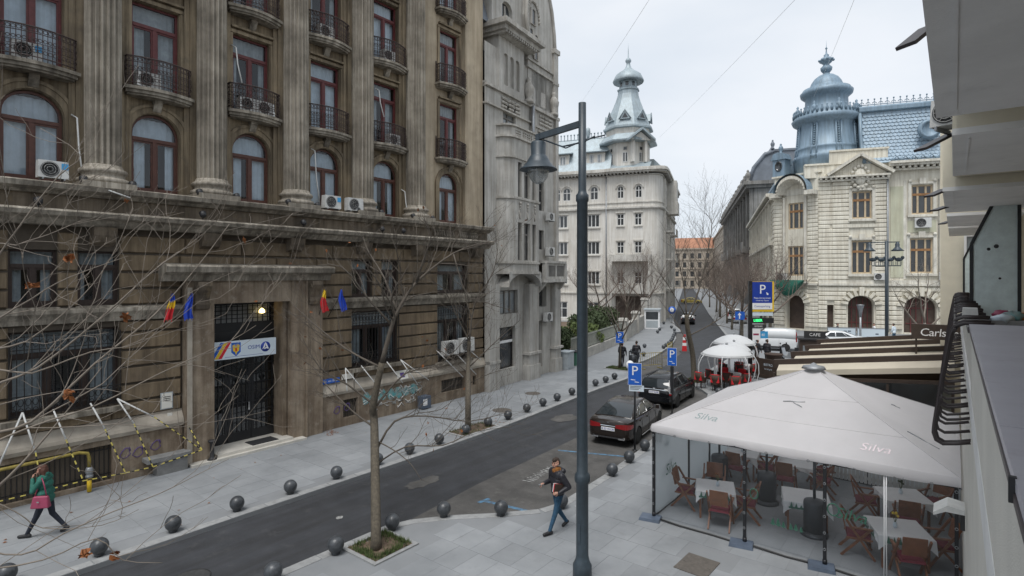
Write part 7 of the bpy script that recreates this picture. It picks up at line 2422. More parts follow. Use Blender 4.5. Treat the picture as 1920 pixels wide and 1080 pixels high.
def barrier(x, y, rz, label):
 t = thing('barrier', label, 'barrier', (x, y, -.11), rz, 'yellow crowd barriers')
 b = MB(XF[t.name])
 b.tube([(-.9, 0, .05), (-.9, 0, 1.1), (.9, 0, 1.1), (.9, 0, .05)], .022, 6).tube([(-.9, 0, .25), (.9, 0, .25)], .018, 6)
 b.build('frame', 'yellow_pipe', t)
 q = MB(XF[t.name])
 for k in range(1, 10): q.tube([(-.9 + .18 * k, 0, .25), (-.9 + .18 * k, 0, 1.1)], .012, 5)
 q.build('bars', 'yellow_pipe', t)
 MB(XF[t.name]).beam((-.7, -.3, .02), (-.7, .3, .02), .04).beam((.7, -.3, .02), (.7, .3, .02), .04).build('foot', 'yellow_pipe', t)
barrier(-16.7, 36.9, radians(60), 'nearer pale yellow barrier on the asphalt inlet')
barrier(-18.0, 43.3, radians(100), 'farther pale yellow barrier on the asphalt inlet')
gb_ = thing('guard_booth', 'small white guard booth with dark window by the stone wall', 'booth', (-28.9, 64.2, 0), radians(20))
Tg2 = XF[gb_.name]
MB(Tg2).box(-.9, .9, -.9, .9, 0, 2.25).build('body', 'sign_white', gb_)
MB(Tg2).box(-1.0, 1.0, -1.05, 1.0, 2.25, 2.4).build('roof', 'utility_grey', gb_)
MB(Tg2).box(-.72, .72, -.93, -.9, 1.15, 2.05).build('window', 'window_dark', gb_)
MB(Tg2).box(-.7, .7, -.92, -.9, .15, 1.0).build('panel', 'utility_grey', gb_)
uc = thing('utility_cabinet', 'pale grey utility cabinet at the corner of the gabled building', 'cabinet', (-21.0, 32.6, 0), radians(8))
MB(XF[uc.name]).box(-.35, .35, -.5, .5, 0, 1.15).build('body', 'utility_grey', uc)
MB(XF[uc.name]).box(-.4, .4, -.55, .55, 1.15, 1.22).build('lid', 'utility_grey', uc)
MB(XF[uc.name]).box(.35, .365, -.42, .42, .1, 1.05).build('door', 'utility_grey', uc)
gbn = thing('waste_bin', 'dark green waste bin behind the pale utility cabinet', 'bin', (-21.4, 34.3, 0))
MB(XF[gbn.name]).taper(-.3, .3, -.3, .3, 0, .95, -.04).build('body', 'fir_green', gbn)
MB(XF[gbn.name]).box(-.38, .38, -.38, .38, .95, 1.03).build('lid', 'plastic_dark', gbn)
rb_ = thing('litter_bin', 'dark grey slatted litter bin beside the tree on the far footway', 'bin', (-17.45, 35.6, 0))
MB(XF[rb_.name]).lathe([(.22, .1), (.25, .9), (.2, .92), (.19, .5)], n=14).build('basket', 'heater', rb_)
MB(XF[rb_.name]).beam((-.3, 0, 0), (-.3, 0, 1.15), .05).beam((.3, 0, 0), (.3, 0, 1.15), .05).beam((-.3, 0, 1.15), (.3, 0, 1.15), .06).build('stand', 'heater', rb_)
wbx = MB().ball((0, 0, .35), .28, 12, (1, 1, 1.2))
wbx.at('white_post_cap', 'sign_white', (-17.2, 34.6, 0), 'rounded white post beside the grassy tree pit', 'post')
l2 = thing('street_lamp', 'tall grey pole with two lanterns and a dark light ornament before the cream palace', 'street lamp', (-4.3, 54, 0), radians(20))
Tl = XF[l2.name]
MB(Tl).tube([(0, 0, 0), (0, 0, 9.2)], .12, 8).build('post', 'lamp_paint', l2)
MB(Tl).beam((-1.6, 0, 9.1), (.9, 0, 9.1), .08).beam((-1.0, 0, 7.2), (1.0, 0, 7.2), .08).build('arm', 'lamp_paint', l2)
for x in (-1.2, .75):
 MB(Tl @ Matrix.Translation((x, 0, 0))).lathe([(.06, 9.1), (.16, 8.95), (.16, 8.7), (.3, 8.55), (.48, 8.38), (.44, 8.38), (.2, 8.45)], n=16).build('lantern', 'lamp_paint', l2)
om = MB(Tl)
for k in range(4):
 x = -.95 + .6 * k
 om.ball((x, 0, 7.7), .3, 8, (1, .3, .55)).ball((x + .26, 0, 7.85), .14, 6, (1, .4, 1))
 for dx in (-.2, -.08, .1, .2): om.beam((x + dx, 0, 7.55), (x + dx, 0, 7.25), .04)
om.build('light_ornament', 'lamp_paint', l2)
l3 = thing('street_lamp', 'short pale lamp with square tapered head before the middle palace arch', 'street lamp', (-6.6, 58.5, 0), radians(20))
MB(XF[l3.name]).tube([(0, 0, 0), (0, 0, 2.7)], .09, 8).build('post', 'galv', l3)
MB(XF[l3.name]).lathe([(.1, 2.7), (.16, 3.2), (.3, 3.75), (.32, 3.8), (.001, 3.85)], n=4).build('lantern', 'galv', l3)
def fence_panel(x, y, rz, label):
 t = thing('fence_panel', label, 'fence', (x, y, 0), rz, 'pale temporary fence panels')
 T = XF[t.name]
 MB(T).box(-1.15, 1.15, -.02, .02, .2, 1.5).build('panel', 'sign_pale', t)
 MB(T).box(-1.2, -1.13, -.03, .03, 0, 1.6).box(1.13, 1.2, -.03, .03, 0, 1.6).box(-1.13, 1.13, -.03, .03, 1.5, 1.58).build('frame', 'galv', t)
 q = MB(T)
 r = random.Random(int(x * 7))
 for k in range(5): q.lathe([(.12, 0), (.001, 0)], (0, 0, 0), 6)
 q2 = MB(T)
 for k in range(5):
  a = r.uniform(-.8, .7); z_ = r.uniform(.5, 1.2)
  q2.box(a, a + .25, -.026, -.022, z_, z_ + .12)
 q2.build('print', 'bin_blue', t)
fence_panel(-8.3, 60.2, radians(20), 'pale printed fence panel left of the short square lamp')
fence_panel(-6.0, 61.0, radians(20), 'pale printed fence panel right of the short square lamp')
ks = thing('street_kiosk', 'dark brown street kiosk with small dark sign at the pergola end', 'kiosk', (-7.9, 44.5, 0), radians(15))
Tk = XF[ks.name]
MB(Tk).box(-.9, .9, -.8, .8, 0, 1.9).build('body', 'beam_brown', ks)
MB(Tk).box(-1.0, 1.0, -.9, .9, 1.9, 2.0).build('roof', 'plastic_dark', ks)
MB(Tk).box(-.7, .7, -.83, -.8, .9, 1.5).build('counter_window', 'window_pale', ks)
MB(Tk).box(-.6, .75, -.4, -.34, 2.0, 2.5).build('sign_board', 'plastic_dark', ks)
text('CAFE', .3, ks, Tk @ face_matrix((.08, -.41, 2.24), -pi / 2), 'sign_white')
bq = MB().lathe([(.35, 0), (.45, .5), (.55, .95), (.62, 1.0), (.6, 1.05), (.45, 1.0), (.001, .95)], n=14)
bq.at('planter_barrel', 'wicker', (-9.75, 41.3, 0), 'round dark brown barrel planter before the parked scooter', 'planter')
# ------------------------------------------------------------------ garden wall, railings and pillars behind the gabled building
fw = thing('garden_fence', 'low stone wall with grey metal railings along the far footway', 'fence', (-21.6, 33.2, 0))
ln = [Vector((-22.0, 34.8, 0)), Vector((-25.4, 49.5, 0))]
L_ = (ln[1] - ln[0]).length
dd = (ln[1] - ln[0]) / L_
ang = atan2(dd.y, dd.x)
k = 0
stone = unit_block().mesh('wall_stone', 'stone_fence')
ws_ = MB().box(-.5, .5, -.5, .5, -.5, .5).mesh('wall_stone', 'stone_fence')
n_ = 13
for i in range(n_):
 for j in range(2):
  c = ln[0] + dd * (L_ * (i + .5 + (.25 if j else 0) * (i < n_ - 1)) / n_)
  s = inst('wall_stone', ws_, fw, (c.x + 21.6, c.y - 33.2, .18 + .36 * j), ang)
  s.scale = (L_ / n_ - .02, .4 + R.uniform(0, .02), .35)
rl = MB()
for z in (.85, 1.75): rl.beam(ln[0] + Vector((0, 0, z)), ln[1] + Vector((0, 0, z)), .05)
rl.build('rail', 'fence_metal', fw)
bme = MB().box(-.018, .018, -.018, .018, .72, 1.85).mesh('baluster', 'fence_metal')
for i in range(96):
 c = ln[0] + dd * (L_ * i / 95)
 inst('baluster', bme, fw, (c.x + 21.6, c.y - 33.2, 0), ang)
fw2 = thing('stone_wall', 'solid pale stone garden wall ending in a tall pillar by the guard booth', 'wall', (-25.6, 50, 0))
ln2 = [Vector((-25.5, 49.8, 0)), Vector((-30.2, 64.5, 0))]
L2 = (ln2[1] - ln2[0]).length; d2_ = (ln2[1] - ln2[0]) / L2; a2 = atan2(d2_.y, d2_.x)
for i in range(12):
 for j in range(4):
  c = ln2[0] + d2_ * (L2 * (i + .5) / 12)
  s = inst('wall_stone', ws_, fw2, (c.x + 25.6, c.y - 50, .2 + .4 * j), a2)
  s.scale = (L2 / 12 - .03, .45 + R.uniform(0, .03), .385)
for (c, h_) in ((ln2[0], 2.0), (ln2[0] + d2_ * L2 * .55, 2.2), (Vector((-30.4, 65.2, 0)), 3.4)):
 p = MB(Matrix.Translation(c) @ Matrix.Rotation(a2, 4, 'Z')).box(-.4, .4, -.4, .4, 0, h_).taper(-.5, .5, -.5, .5, h_, h_ + .25, .1)
 p.build('pillar', 'stone_fence', fw2)
gd = MB().poly([(-22.2, 33, .01), (-25.8, 49.5, .01), (-30.6, 64.5, .01), (-42, 66, .01), (-50, 62, .01), (-34, 33, .01)]).build('garden_bed', 'soil')
tag(gd, 'garden bed between the pale buildings', kind='structure')
for k, (x, y) in enumerate(((-21.7, 33.0), (-21.75, 33.6), (-22.0, 34.4))):
 pass
gt2 = thing('iron_gate', 'tall dark iron gate with climbing stems between the gabled building and the fence', 'gate', (-22.0, 33.2, 0))
q = MB()
for i in range(13):
 q.beam((-21.9 - .16 * i, 33.2, 0), (-21.9 - .16 * i, 33.2, 2.6), .035)
for z in (.3, 1.2, 2.4): q.beam((-21.85, 33.2, z), (-23.9, 33.2, z), .05)
q.build('bars', 'iron', gt2)
q = MB()
r = random.Random(2)
for i in range(26):
 x0, z0 = -22.1 - r.uniform(0, .9), r.uniform(0, .5)
 q.tube([(x0 + .25 * sin(k * .9 + i), 33.3 + .1 * cos(k + i), z0 + k * .75) for k in range(9)], .03, 4)
q.build('climbing_stem', 'twig', gt2)
def cable(p, q, sag, label):
 p, q = Vector(p), Vector(q)
 b = MB().tube([tuple(p.lerp(q, t) - Vector((0, 0, sag * 4 * t * (1 - t)))) for t in [k / 24 for k in range(25)]], .009, 4)
 b.at('overhead_cable', 'sign_white', (0, 0, 0), label, 'cable')
for p, q, lab in (((-36.7, 60.2, 27.9), (-10.55, 23.5, 19.2), 'faint cable in the sky nearest the lamp post top'), ((-31, 71, 24.9), (-4.8, 24.3, 17.65), 'faint cable from the zinc tower eave up across the sky'), ((-13.5, 76, 27.9), (-3.3, 28, 18.7), 'faint cable rising from the palace dome')):
 p, q = Vector(p), Vector(q)
 cable(p, p + (q - p) * 1.45, .25, lab)
# ------------------------------------------------------------------ vehicles
TMP = bpy.data.scenes.new('tmp')
def evaluated(obj):
 TMP.collection.objects.link(obj)
 vlr = TMP.view_layers[0]
 vlr.update()
 dg = vlr.depsgraph
 dg.update()
 me = bpy.data.meshes.new_from_object(obj.evaluated_get(dg))
 TMP.collection.objects.unlink(obj)
 return me
def loft(mb, rings, smooth=True, cap=True):
 n_ = len(rings[0])
 vs = [v for r_ in rings for v in r_]
 fs = []
 for j in range(len(rings) - 1):
  for i in range(n_):
   i2 = (i + 1) % n_
   fs.append((j * n_ + i, j * n_ + i2, (j + 1) * n_ + i2, (j + 1) * n_ + i))
 if cap:
  fs.append(tuple(range(n_ - 1, -1, -1))); fs.append(tuple((len(rings) - 1) * n_ + i for i in range(n_)))
 mb.add(vs, fs, smooth)
def car(label, loc, rz, P, paint, name='parked_car', group=None, cat='car'):
 """x forward; P holds stations (x, zbottom, zshoulder, halfwidth) from rear to front and the greenhouse"""
 t = thing(name, label, cat, loc, rz, group)
 T = XF[t.name]
 mb = MB()
 rings = []
 for (x, zb, zs, hw) in P['st']:
  zm = zb + (zs - zb) * .45
  half = [(0, zb), (hw * .86, zb), (hw * .97, zb + .05), (hw * 1.0, zm), (hw * .99, zs - .14), (hw * .95, zs - .04), (hw * .86, zs + .005), (hw * .45, zs + P.get('crown', .035)), (0, zs + P.get('crown', .035) * 1.2)]
  ring = [(x, y, z) for y, z in half] + [(x, -y, z) for y, z in reversed(half[1:-1])]
  rings.append(ring)
 loft(mb, rings)
 me = mb.mesh('body', paint)
 ob = bpy.data.objects.new('body', me)
 cm = MB()
 for wx in P['wx']:
  for s in (-1, 1):
   k = 20
   vs = []
   for yy in (s * (P['hw'] - .26), s * (P['hw'] + .2)):
    for i in range(k): vs.append((wx + P['ar'] * cos(2 * pi * i / k), yy, P['wr'] + P['ar'] * sin(2 * pi * i / k)))
   cm.add(vs, [(i, (i + 1) % k, k + (i + 1) % k, k + i) for i in range(k)] + [tuple(range(k - 1, -1, -1)), tuple(range(k, 2 * k))])
 co_ = bpy.data.objects.new('cut', cm.mesh('cut', 'plastic_dark'))
 TMP.collection.objects.link(co_)
 md = ob.modifiers.new('b', 'BOOLEAN'); md.object = co_; md.operation = 'DIFFERENCE'; md.solver = 'EXACT'
 try:
  md.material_mode = 'TRANSFER'
 except Exception:
  pass
 me2 = evaluated(ob)
 bpy.data.objects.remove(co_)
 me2.name = 'body'
 for p in me2.polygons: p.use_smooth = True
 bmm = bmesh.new(); bmm.from_mesh(me2)
 for e in bmm.edges:
  if len(e.link_faces) == 2 and e.calc_face_angle(0) > radians(32): e.smooth = False
 bmm.to_mesh(me2); bmm.free()
 ob.modifiers.clear()
 ob.data = me2
 C.objects.link(ob); ob.parent = t
 G = P['gh']          # (x, z) : rear glass foot, rear roof, mid roof, front roof, windscreen foot
 hb, hr = P['hb'], P['hr']
 gm = MB(T)
 rings = []
 pts = [G[0]] + [(G[0][0] + (G[1][0] - G[0][0]) * t_, G[0][1] + (G[1][1] - G[0][1]) * (t_ ** .85)) for t_ in (.5, .9)] + [G[1], G[2], G[3]] + [(G[4][0] + (G[3][0] - G[4][0]) * t_, G[4][1] + (G[3][1] - G[4][1]) * (t_ ** .9)) for t_ in (.92, .5)] + [G[4]]
 zmax = max(p[1] for p in pts)
 def hw_at(z, z0):
  return hb + (hr - hb) * max(0, min(1, (z - z0) / (zmax - z0)))
 for (x, z) in pts:
  z0 = P['belt']
  w1 = hw_at(z, z0)
  half = [(hb, z0 - .06), (hb - (hb - w1) * .5, z0 + (z - z0) * .5), (w1, z - .02), (w1 * .93, z + .01), (w1 * .5, z + .035), (0, z + .042)]
  rings.append([(x, y, zz) for y, zz in half] + [(x, -y, zz) for y, zz in reversed(half[:-1])])
 loft(gm, rings, True, True)
 gh_ = gm.build('cabin', paint, t)
 for p in gh_.data.polygons: p.use_smooth = True
 def side_pt(x, v, s, out=.008):
  z0 = P['belt']
  zt = None
  for a, b_ in zip(pts, pts[1:]):
   if a[0] <= x <= b_[0]: zt = a[1] + (b_[1] - a[1]) * (x - a[0]) / (b_[0] - a[0] + 1e-9)
  if zt is None: zt = z0
  z = z0 + v * (zmax - z0)
  w1 = hb + (hr - hb) * max(0, min(1, (z - z0) / (zmax - z0)))
  return (x, s * (w1 + out), z)
 for s in (-1, 1):
  for poly in P['sw']:
   b = MB(T)
   b.poly([side_pt(x, v, s) for x, v in poly])
   b.build('side_window', 'car_glass', t)
   if P.get('chrome'):
    MB(T).tube([side_pt(x, v, s, .012) for x, v in poly], .011, 4, close=True).build('window_trim', 'chrome', t)
 def slope_glass(a, b_, nm, w0, w1, lift):
  g_ = MB(T)
  m = 6
  vs = []
  ax__, az__ = a; bx, bz = b_
  nx, nz2 = -(bz - az__), (bx - ax__)
  l = sqrt(nx * nx + nz2 * nz2) or 1
  if nz2 < 0: nx, nz2 = -nx, -nz2
  for j in range(4):
   tt = .08 + .84 * j / 3
   for i in range(m + 1):
    u = -1 + 2 * i / m
    ww = (w0 + (w1 - w0) * tt)
    cr_ = lift + .04 * (1 - u * u) + .035 * sin(pi * tt)
    vs.append((ax__ + (bx - ax__) * tt + nx / l * cr_, u * ww, az__ + (bz - az__) * tt + nz2 / l * cr_))
  g_.add(vs, [(j * (m + 1) + i, j * (m + 1) + i + 1, (j + 1) * (m + 1) + i + 1, (j + 1) * (m + 1) + i) for j in range(3) for i in range(m)], True)
  g_.build(nm, 'car_glass', t)
 if P.get('rear_glass', True): slope_glass(G[0], G[1], 'rear_window', hb * .9, hr * .93, .012)
 slope_glass(G[4], G[3], 'windscreen', hb * .9, hr * .93, .012)
 ty = MB().lathe([(P['wr'] - .09, -.1), (P['wr'] - .02, -.1), (P['wr'], -.07), (P['wr'], .07), (P['wr'] - .02, .1), (P['wr'] - .09, .1)], n=24)
 tme = ty.mesh('tyre', 'tyre')
 ri = MB().lathe([(P['wr'] - .085, .09), (P['wr'] - .1, .1), (P['wr'] - .12, .06)], n=24)
 for k_ in range(5):
  for da in (-.13, .13):
   a = 2 * pi * k_ / 5
   ri.beam((.05 * cos(a), .05 * sin(a), .08), ((P['wr'] - .1) * cos(a + da), (P['wr'] - .1) * sin(a + da), .085), .035, .03)
 ri.lathe([(.06, .06), (.06, .095), (.001, .1)], n=12)
 rme = ri.mesh('rim', 'rim')
 bk = MB().lathe([(P['wr'] - .085, .02), (.001, .02)], n=20).mesh('brake_shade', 'plastic_dark')
 for wx in P['wx']:
  for s in (-1, 1):
   wo = inst('wheel', tme, t, (wx, s * (P['hw'] - .115), P['wr']))
   wo.rotation_euler = (-s * pi / 2, 0, 0)
   inst('rim', rme, wo, (0, 0, 0)); inst('brake_disc', bk, wo, (0, 0, 0))
 for (nm, mt, box) in P['det']:
  for s in (-1, 1):
   x0, x1, y0, y1, z0, z1 = box
   MB(T).taper(x0, x1, min(s * y0, s * y1), max(s * y0, s * y1), z0, z1, .006).build(nm, mt, t)
   if y0 < 0 < y1 or nm in ('number_plate', 'chrome_strip', 'bumper', 'emblem', 'wiper', 'skirt'): break
 if P['tl']:
  for s in (-1, 1):
   b = MB(T)
   vs = []
   for (x, y, z0, z1) in P['tl']: vs += [(x, s * y, z0), (x, s * y, z1)]
   b.add(vs, [(2 * k_, 2 * k_ + 1, 2 * k_ + 3, 2 * k_ + 2) for k_ in range(len(P['tl']) - 1)], True)
   b.build('tail_light', 'tail_red', t)
 for (x0, x1, z0, z1) in P.get('seams', []):
  for s in (-1, 1):
   b = MB(T)
   def bw(x, z):
    for a, c_ in zip(P['st'], P['st'][1:]):
     if a[0] <= x <= c_[0]:
      f_ = (x - a[0]) / (c_[0] - a[0] + 1e-9); h_ = a[3] + (c_[3] - a[3]) * f_; zs = a[2] + (c_[2] - a[2]) * f_; zb = a[1] + (c_[1] - a[1]) * f_
      q_ = (z - zb) / (zs - zb)
      return h_ * (1.0 if q_ < .8 else 1.0 - .05 * (q_ - .8) / .2)
    return P['hw']
   p0 = [(x0 + (x1 - x0) * k_ / 5, z0 + (z1 - z0) * k_ / 5) for k_ in range(6)]
   b.tube([(x, s * (bw(x, z) + .001), z) for x, z in p0], .006, 4)
   b.build('door_gap', 'plastic_dark', t)
 return t
SEDAN = dict(st=[(-2.35, .46, .80, .50), (-2.33, .38, .9, .64), (-2.26, .31, .97, .76), (-2.12, .26, 1.0, .845), (-1.75, .22, 1.01, .895), (-1.35, .2, .99, .905), (-.6, .19, .965, .905), (.2, .19, .95, .905), (.9, .19, .93, .9), (1.25, .19, .91, .895), (1.8, .21, .84, .875), (2.15, .26, .74, .81), (2.3, .32, .65, .71), (2.35, .4, .58, .6)],
    hw=.9, wr=.325, ar=.375, wx=(-1.38, 1.45), belt=.95, hb=.82, hr=.60,
    gh=[(-1.85, .99), (-.85, 1.385), (-.2, 1.43), (.3, 1.415), (1.2, .93)],
    sw=[[(-.02, .1), (.72, .1), (.34, .8), (-.02, .86)], [(-.95, .16), (-.1, .1), (-.1, .86), (-.6, .84)], [(-1.3, .2), (-1.0, .17), (-.68, .8), (-.85, .7)]], chrome=True,
    seams=[(-.06, -.06, .3, .93), (.95, .8, .3, .9), (-1.0, -.95, .55, .95)],
    tl=[(-2.362, .30, .74, .86), (-2.358, .49, .72, .89), (-2.337, .645, .70, .90), (-2.266, .765, .70, .895), (-2.13, .852, .71, .885), (-1.98, .885, .76, .87)],
    det=[('number_plate', 'sign_white', (-2.375, -2.3, -.27, .27, .62, .74)), ('chrome_strip', 'chrome', (-2.362, -2.3, -.3, .3, .79, .815)),
     ('emblem', 'chrome', (-2.34, -2.28, -.05, .05, .86, .95)), ('bumper', 'plastic_dark', (-2.335, -2.2, -.62, .62, .33, .42)), ('exhaust', 'chrome', (-2.34, -2.22, .4, .66, .31, .36)), ('mirror', 'car_brown', (.72, .86, .92, 1.08, .96, 1.1)),
     ('door_handle', 'car_brown', (-.32, -.14, .9, .93, .82, .86)), ('door_handle', 'car_brown', (-1.22, -1.04, .89, .925, .84, .88)), ('sill_trim', 'chrome', (-1.0, 1.0, .895, .915, .24, .265))])
WAGON = dict(SEDAN)
WAGON.update(tl=[], st=[(-2.31, .42, .8, .62), (-2.29, .36, .92, .74), (-2.2, .29, 1.0, .83), (-2.05, .26, 1.01, .87), (-1.7, .22, 1.02, .89), (-.6, .2, .98, .89), (.3, .2, .95, .885), (.95, .2, .93, .88), (1.3, .2, .91, .875), (1.8, .22, .84, .85), (2.1, .26, .74, .79), (2.24, .32, .65, .7), (2.3, .4, .58, .6)],
    wx=(-1.3, 1.38), hw=.885, hb=.82, hr=.64, gh=[(-2.2, .98), (-1.85, 1.42), (-.6, 1.5), (.25, 1.46), (1.15, .93)],
    sw=[[(-.0, .08), (.7, .08), (.3, .8), (-.0, .86)], [(-.9, .08), (-.08, .08), (-.08, .86), (-.8, .88)], [(-1.75, .12), (-.98, .08), (-.9, .86), (-1.6, .8)]], chrome=False,
    seams=[(-.04, -.04, .3, .93), (.95, .8, .3, .9), (-.95, -.92, .5, .95)],
    det=[('tail_light', 'rim', (-2.27, -2.0, .66, .87, .82, 1.1)), ('tail_light', 'tail_red', (-2.285, -2.03, .7, .86, .74, .82)), ('number_plate', 'sign_white', (-2.32, -2.25, -.26, .26, .78, .9)), ('chrome_strip', 'chrome', (-2.29, -2.2, -.6, .6, .94, .985)),
     ('emblem', 'chrome', (-2.3, -2.22, -.05, .05, .99, 1.05)), ('bumper', 'car_black', (-2.36, -2.1, -.78, .78, .42, .62)), ('mirror', 'car_black', (.72, .86, .9, 1.06, .96, 1.1)), ('door_handle', 'car_black', (-.3, -.12, .88, .915, .82, .86)), ('roof_rail', 'plastic_dark', (-1.7, .0, .58, .62, 1.5, 1.54)), ('wiper', 'plastic_dark', (-2.26, -2.2, -.1, .45, 1.02, 1.04))])
VAN = dict(tl=[], st=[(-2.1, .4, .75, .82), (-2.08, .3, 1.1, .87), (-2.0, .24, 1.12, .9), (-1.0, .22, 1.12, .91), (.3, .22, 1.1, .91), (.95, .22, 1.06, .9), (1.4, .24, 1.0, .87), (1.85, .3, .9, .8), (2.05, .38, .78, .7), (2.1, .45, .68, .6)],
   hw=.9, wr=.31, ar=.36, wx=(-1.25, 1.42), belt=1.08, hb=.87, hr=.76, gh=[(-2.07, 1.1), (-2.0, 1.8), (-1.0, 1.86), (.3, 1.82), (1.35, 1.06)],
   sw=[[(.35, .05), (1.1, .05), (.6, .72), (.35, .78)]], chrome=False, rear_glass=False, seams=[(.3, .3, .3, 1.05), (-.75, -.75, .3, 1.05), (1.1, 1.0, .4, 1.0)],
   det=[('tail_light', 'tail_red', (-2.12, -2.02, .74, .9, .85, 1.5)), ('number_plate', 'sign_white', (-2.13, -2.08, -.26, .26, .72, .84)), ('bumper', 'plastic_dark', (-2.16, -1.9, -.85, .85, .32, .55)), ('skirt', 'plastic_dark', (-.85, .95, -.93, .93, .28, .42)),
    ('chrome_strip', 'plastic_dark', (-2.115, -2.08, -.5, .5, .95, 1.0)), ('mirror', 'plastic_dark', (.95, 1.1, .92, 1.1, 1.1, 1.3))])
c1 = car('dark brown sedan with chrome trim parked at the near end of the bay', (-10.68, 21.35, -.115), radians(97.5), SEDAN, 'car_brown')
c2_ = car('black estate car parked ahead of the brown sedan', (-11.72, 28.05, -.115), radians(95), WAGON, 'car_black')
for (t, zz, xx) in ((c1, .68, -2.38), (c2_, .84, -2.326)):
 T = XF[t.name]
 text('B 53 WOB' if t is c1 else 'B 07 XAB', .11, t, T @ face_matrix((xx, 0, zz), pi), 'sign_navy')
car('white panel van parked across the square behind the white domes', (-12.6, 52.0, 0), radians(192), VAN, 'car_white', 'parked_van', cat='van')
car('dark car driving far down the street behind the bare tree', (-28.6, 75, -.11), radians(110), dict(WAGON), 'car_black', 'car')
car('white van far down the street under the brown trees', (-24.6, 82, -.11), radians(108), dict(VAN, rear_glass=True), 'car_white', 'van', cat='van')
car('yellow taxi at the far left side of the street', (-48.0, 128, -.11), radians(20), dict(SEDAN, chrome=False), 'yellow_pipe', 'taxi')
car('silver car parked near the far white van', (-23.2, 79.5, -.11), radians(110), dict(SEDAN, chrome=False), 'car_silver', 'car')
car('white car half hidden behind the awning rafters', (-8.6, 57.5, 0), radians(200), dict(SEDAN, chrome=False), 'car_white', 'car')
def scooter(label, loc, rz):
 t = thing('scooter', label, 'scooter', loc, rz)
 T = XF[t.name]
 for x in (-.62, .62):
  w0 = MB(T @ Matrix.Translation((x, 0, .25)) @ Matrix.Rotation(pi / 2, 4, 'X')).lathe([(.14, -.06), (.24, -.06), (.25, 0), (.24, .06), (.14, .06)], n=16).build('wheel', 'tyre', t)
  MB(T @ Matrix.Translation((x, 0, .25)) @ Matrix.Rotation(pi / 2, 4, 'X')).lathe([(.15, -.03), (.15, .03), (.001, .03)], n=12).build('rim', 'rim', w0)
 b = MB(T)
 b.prism([(-.8, .55), (-.35, .4), (-.2, .3), (.3, .28), (.45, .45), (.55, .95), (.48, 1.0), (.3, .5), (.0, .42), (-.15, .72), (-.85, .82)], -.16, .16, 'y')
 b.build('body', 'car_silver', t)
 MB(T).taper(-.8, -.05, -.15, .15, .76, .86, .04).build('seat', 'black', t)
 MB(T).prism([(.4, .4), (.62, .5), (.6, 1.05), (.5, 1.1)], -.2, .2, 'y').build('front_shield', 'car_black', t)
 MB(T).tube([(.5, -.34, 1.12), (.55, 0, 1.08), (.5, .34, 1.12)], .02, 6).tube([(.55, 0, 1.05), (.65, 0, .3)], .03, 6).build('handlebar', 'black', t)
 MB(T).box(-1.05, -.72, -.2, .2, .85, 1.15).build('top_box', 'plastic_dark', t)
 for s in (-1, 1): MB(T).tube([(.5, s * .25, 1.12), (.45, s * .3, 1.3)], .012, 4).ball((.45, s * .3, 1.33), .06, 6).build('mirror', 'black', t)
scooter('silver and black scooter parked behind the white van', (-9.7, 45.4, 0), radians(150))
scooter('red scooter beside the brown kiosk', (-9.3, 49.5, 0), radians(100))
# ------------------------------------------------------------------ people
def person(label, loc, rz, caps, mats, voxel=.012, group=None, name='person', smooth=3):
 """caps: (p, q, r1, r2, material index) tapered limbs, merged into one continuous body"""
 t = thing(name, label, 'person', loc, rz, group)
 mb = MB()
 for (p, q, r1, r2, mi) in caps:
  p, q = Vector(p), Vector(q)
  if (q - p).length > 1e-4: mb.tube([p, p.lerp(q, .5), q], [r1, (r1 + r2) / 2, r2], 10)
  mb.ball(p, r1, 10); mb.ball(q, r2, 10)
 me = mb.mesh('body', mats[0], fix=False)
 ob = bpy.data.objects.new('body', me)
 md = ob.modifiers.new('r', 'REMESH'); md.mode = 'VOXEL'; md.voxel_size = voxel; md.use_smooth_shade = True
 ms = ob.modifiers.new('s', 'SMOOTH'); ms.iterations = smooth; ms.factor = .5
 me2 = evaluated(ob)
 ob.modifiers.clear()
 me2.materials.clear()
 for m_ in mats: me2.materials.append(M[m_])
 segs = [(Vector(p), Vector(q) - Vector(p), r1, r2, mi) for (p, q, r1, r2, mi) in caps]
 for f in me2.polygons:
  c = f.center
  best, bi = 1e9, 0
  for (p, d, r1, r2, mi) in segs:
   l2_ = d.length_squared
   u = max(0, min(1, (c - p).dot(d) / l2_)) if l2_ > 1e-8 else 0
   s = (c - p - d * u).length - (r1 + (r2 - r1) * u)
   if s < best - 1e-6: best, bi = s, mi
  f.material_index = bi
  f.use_smooth = True
 me2.name = 'body'
 ob.data = me2
 C.objects.link(ob); ob.parent = t
 return t
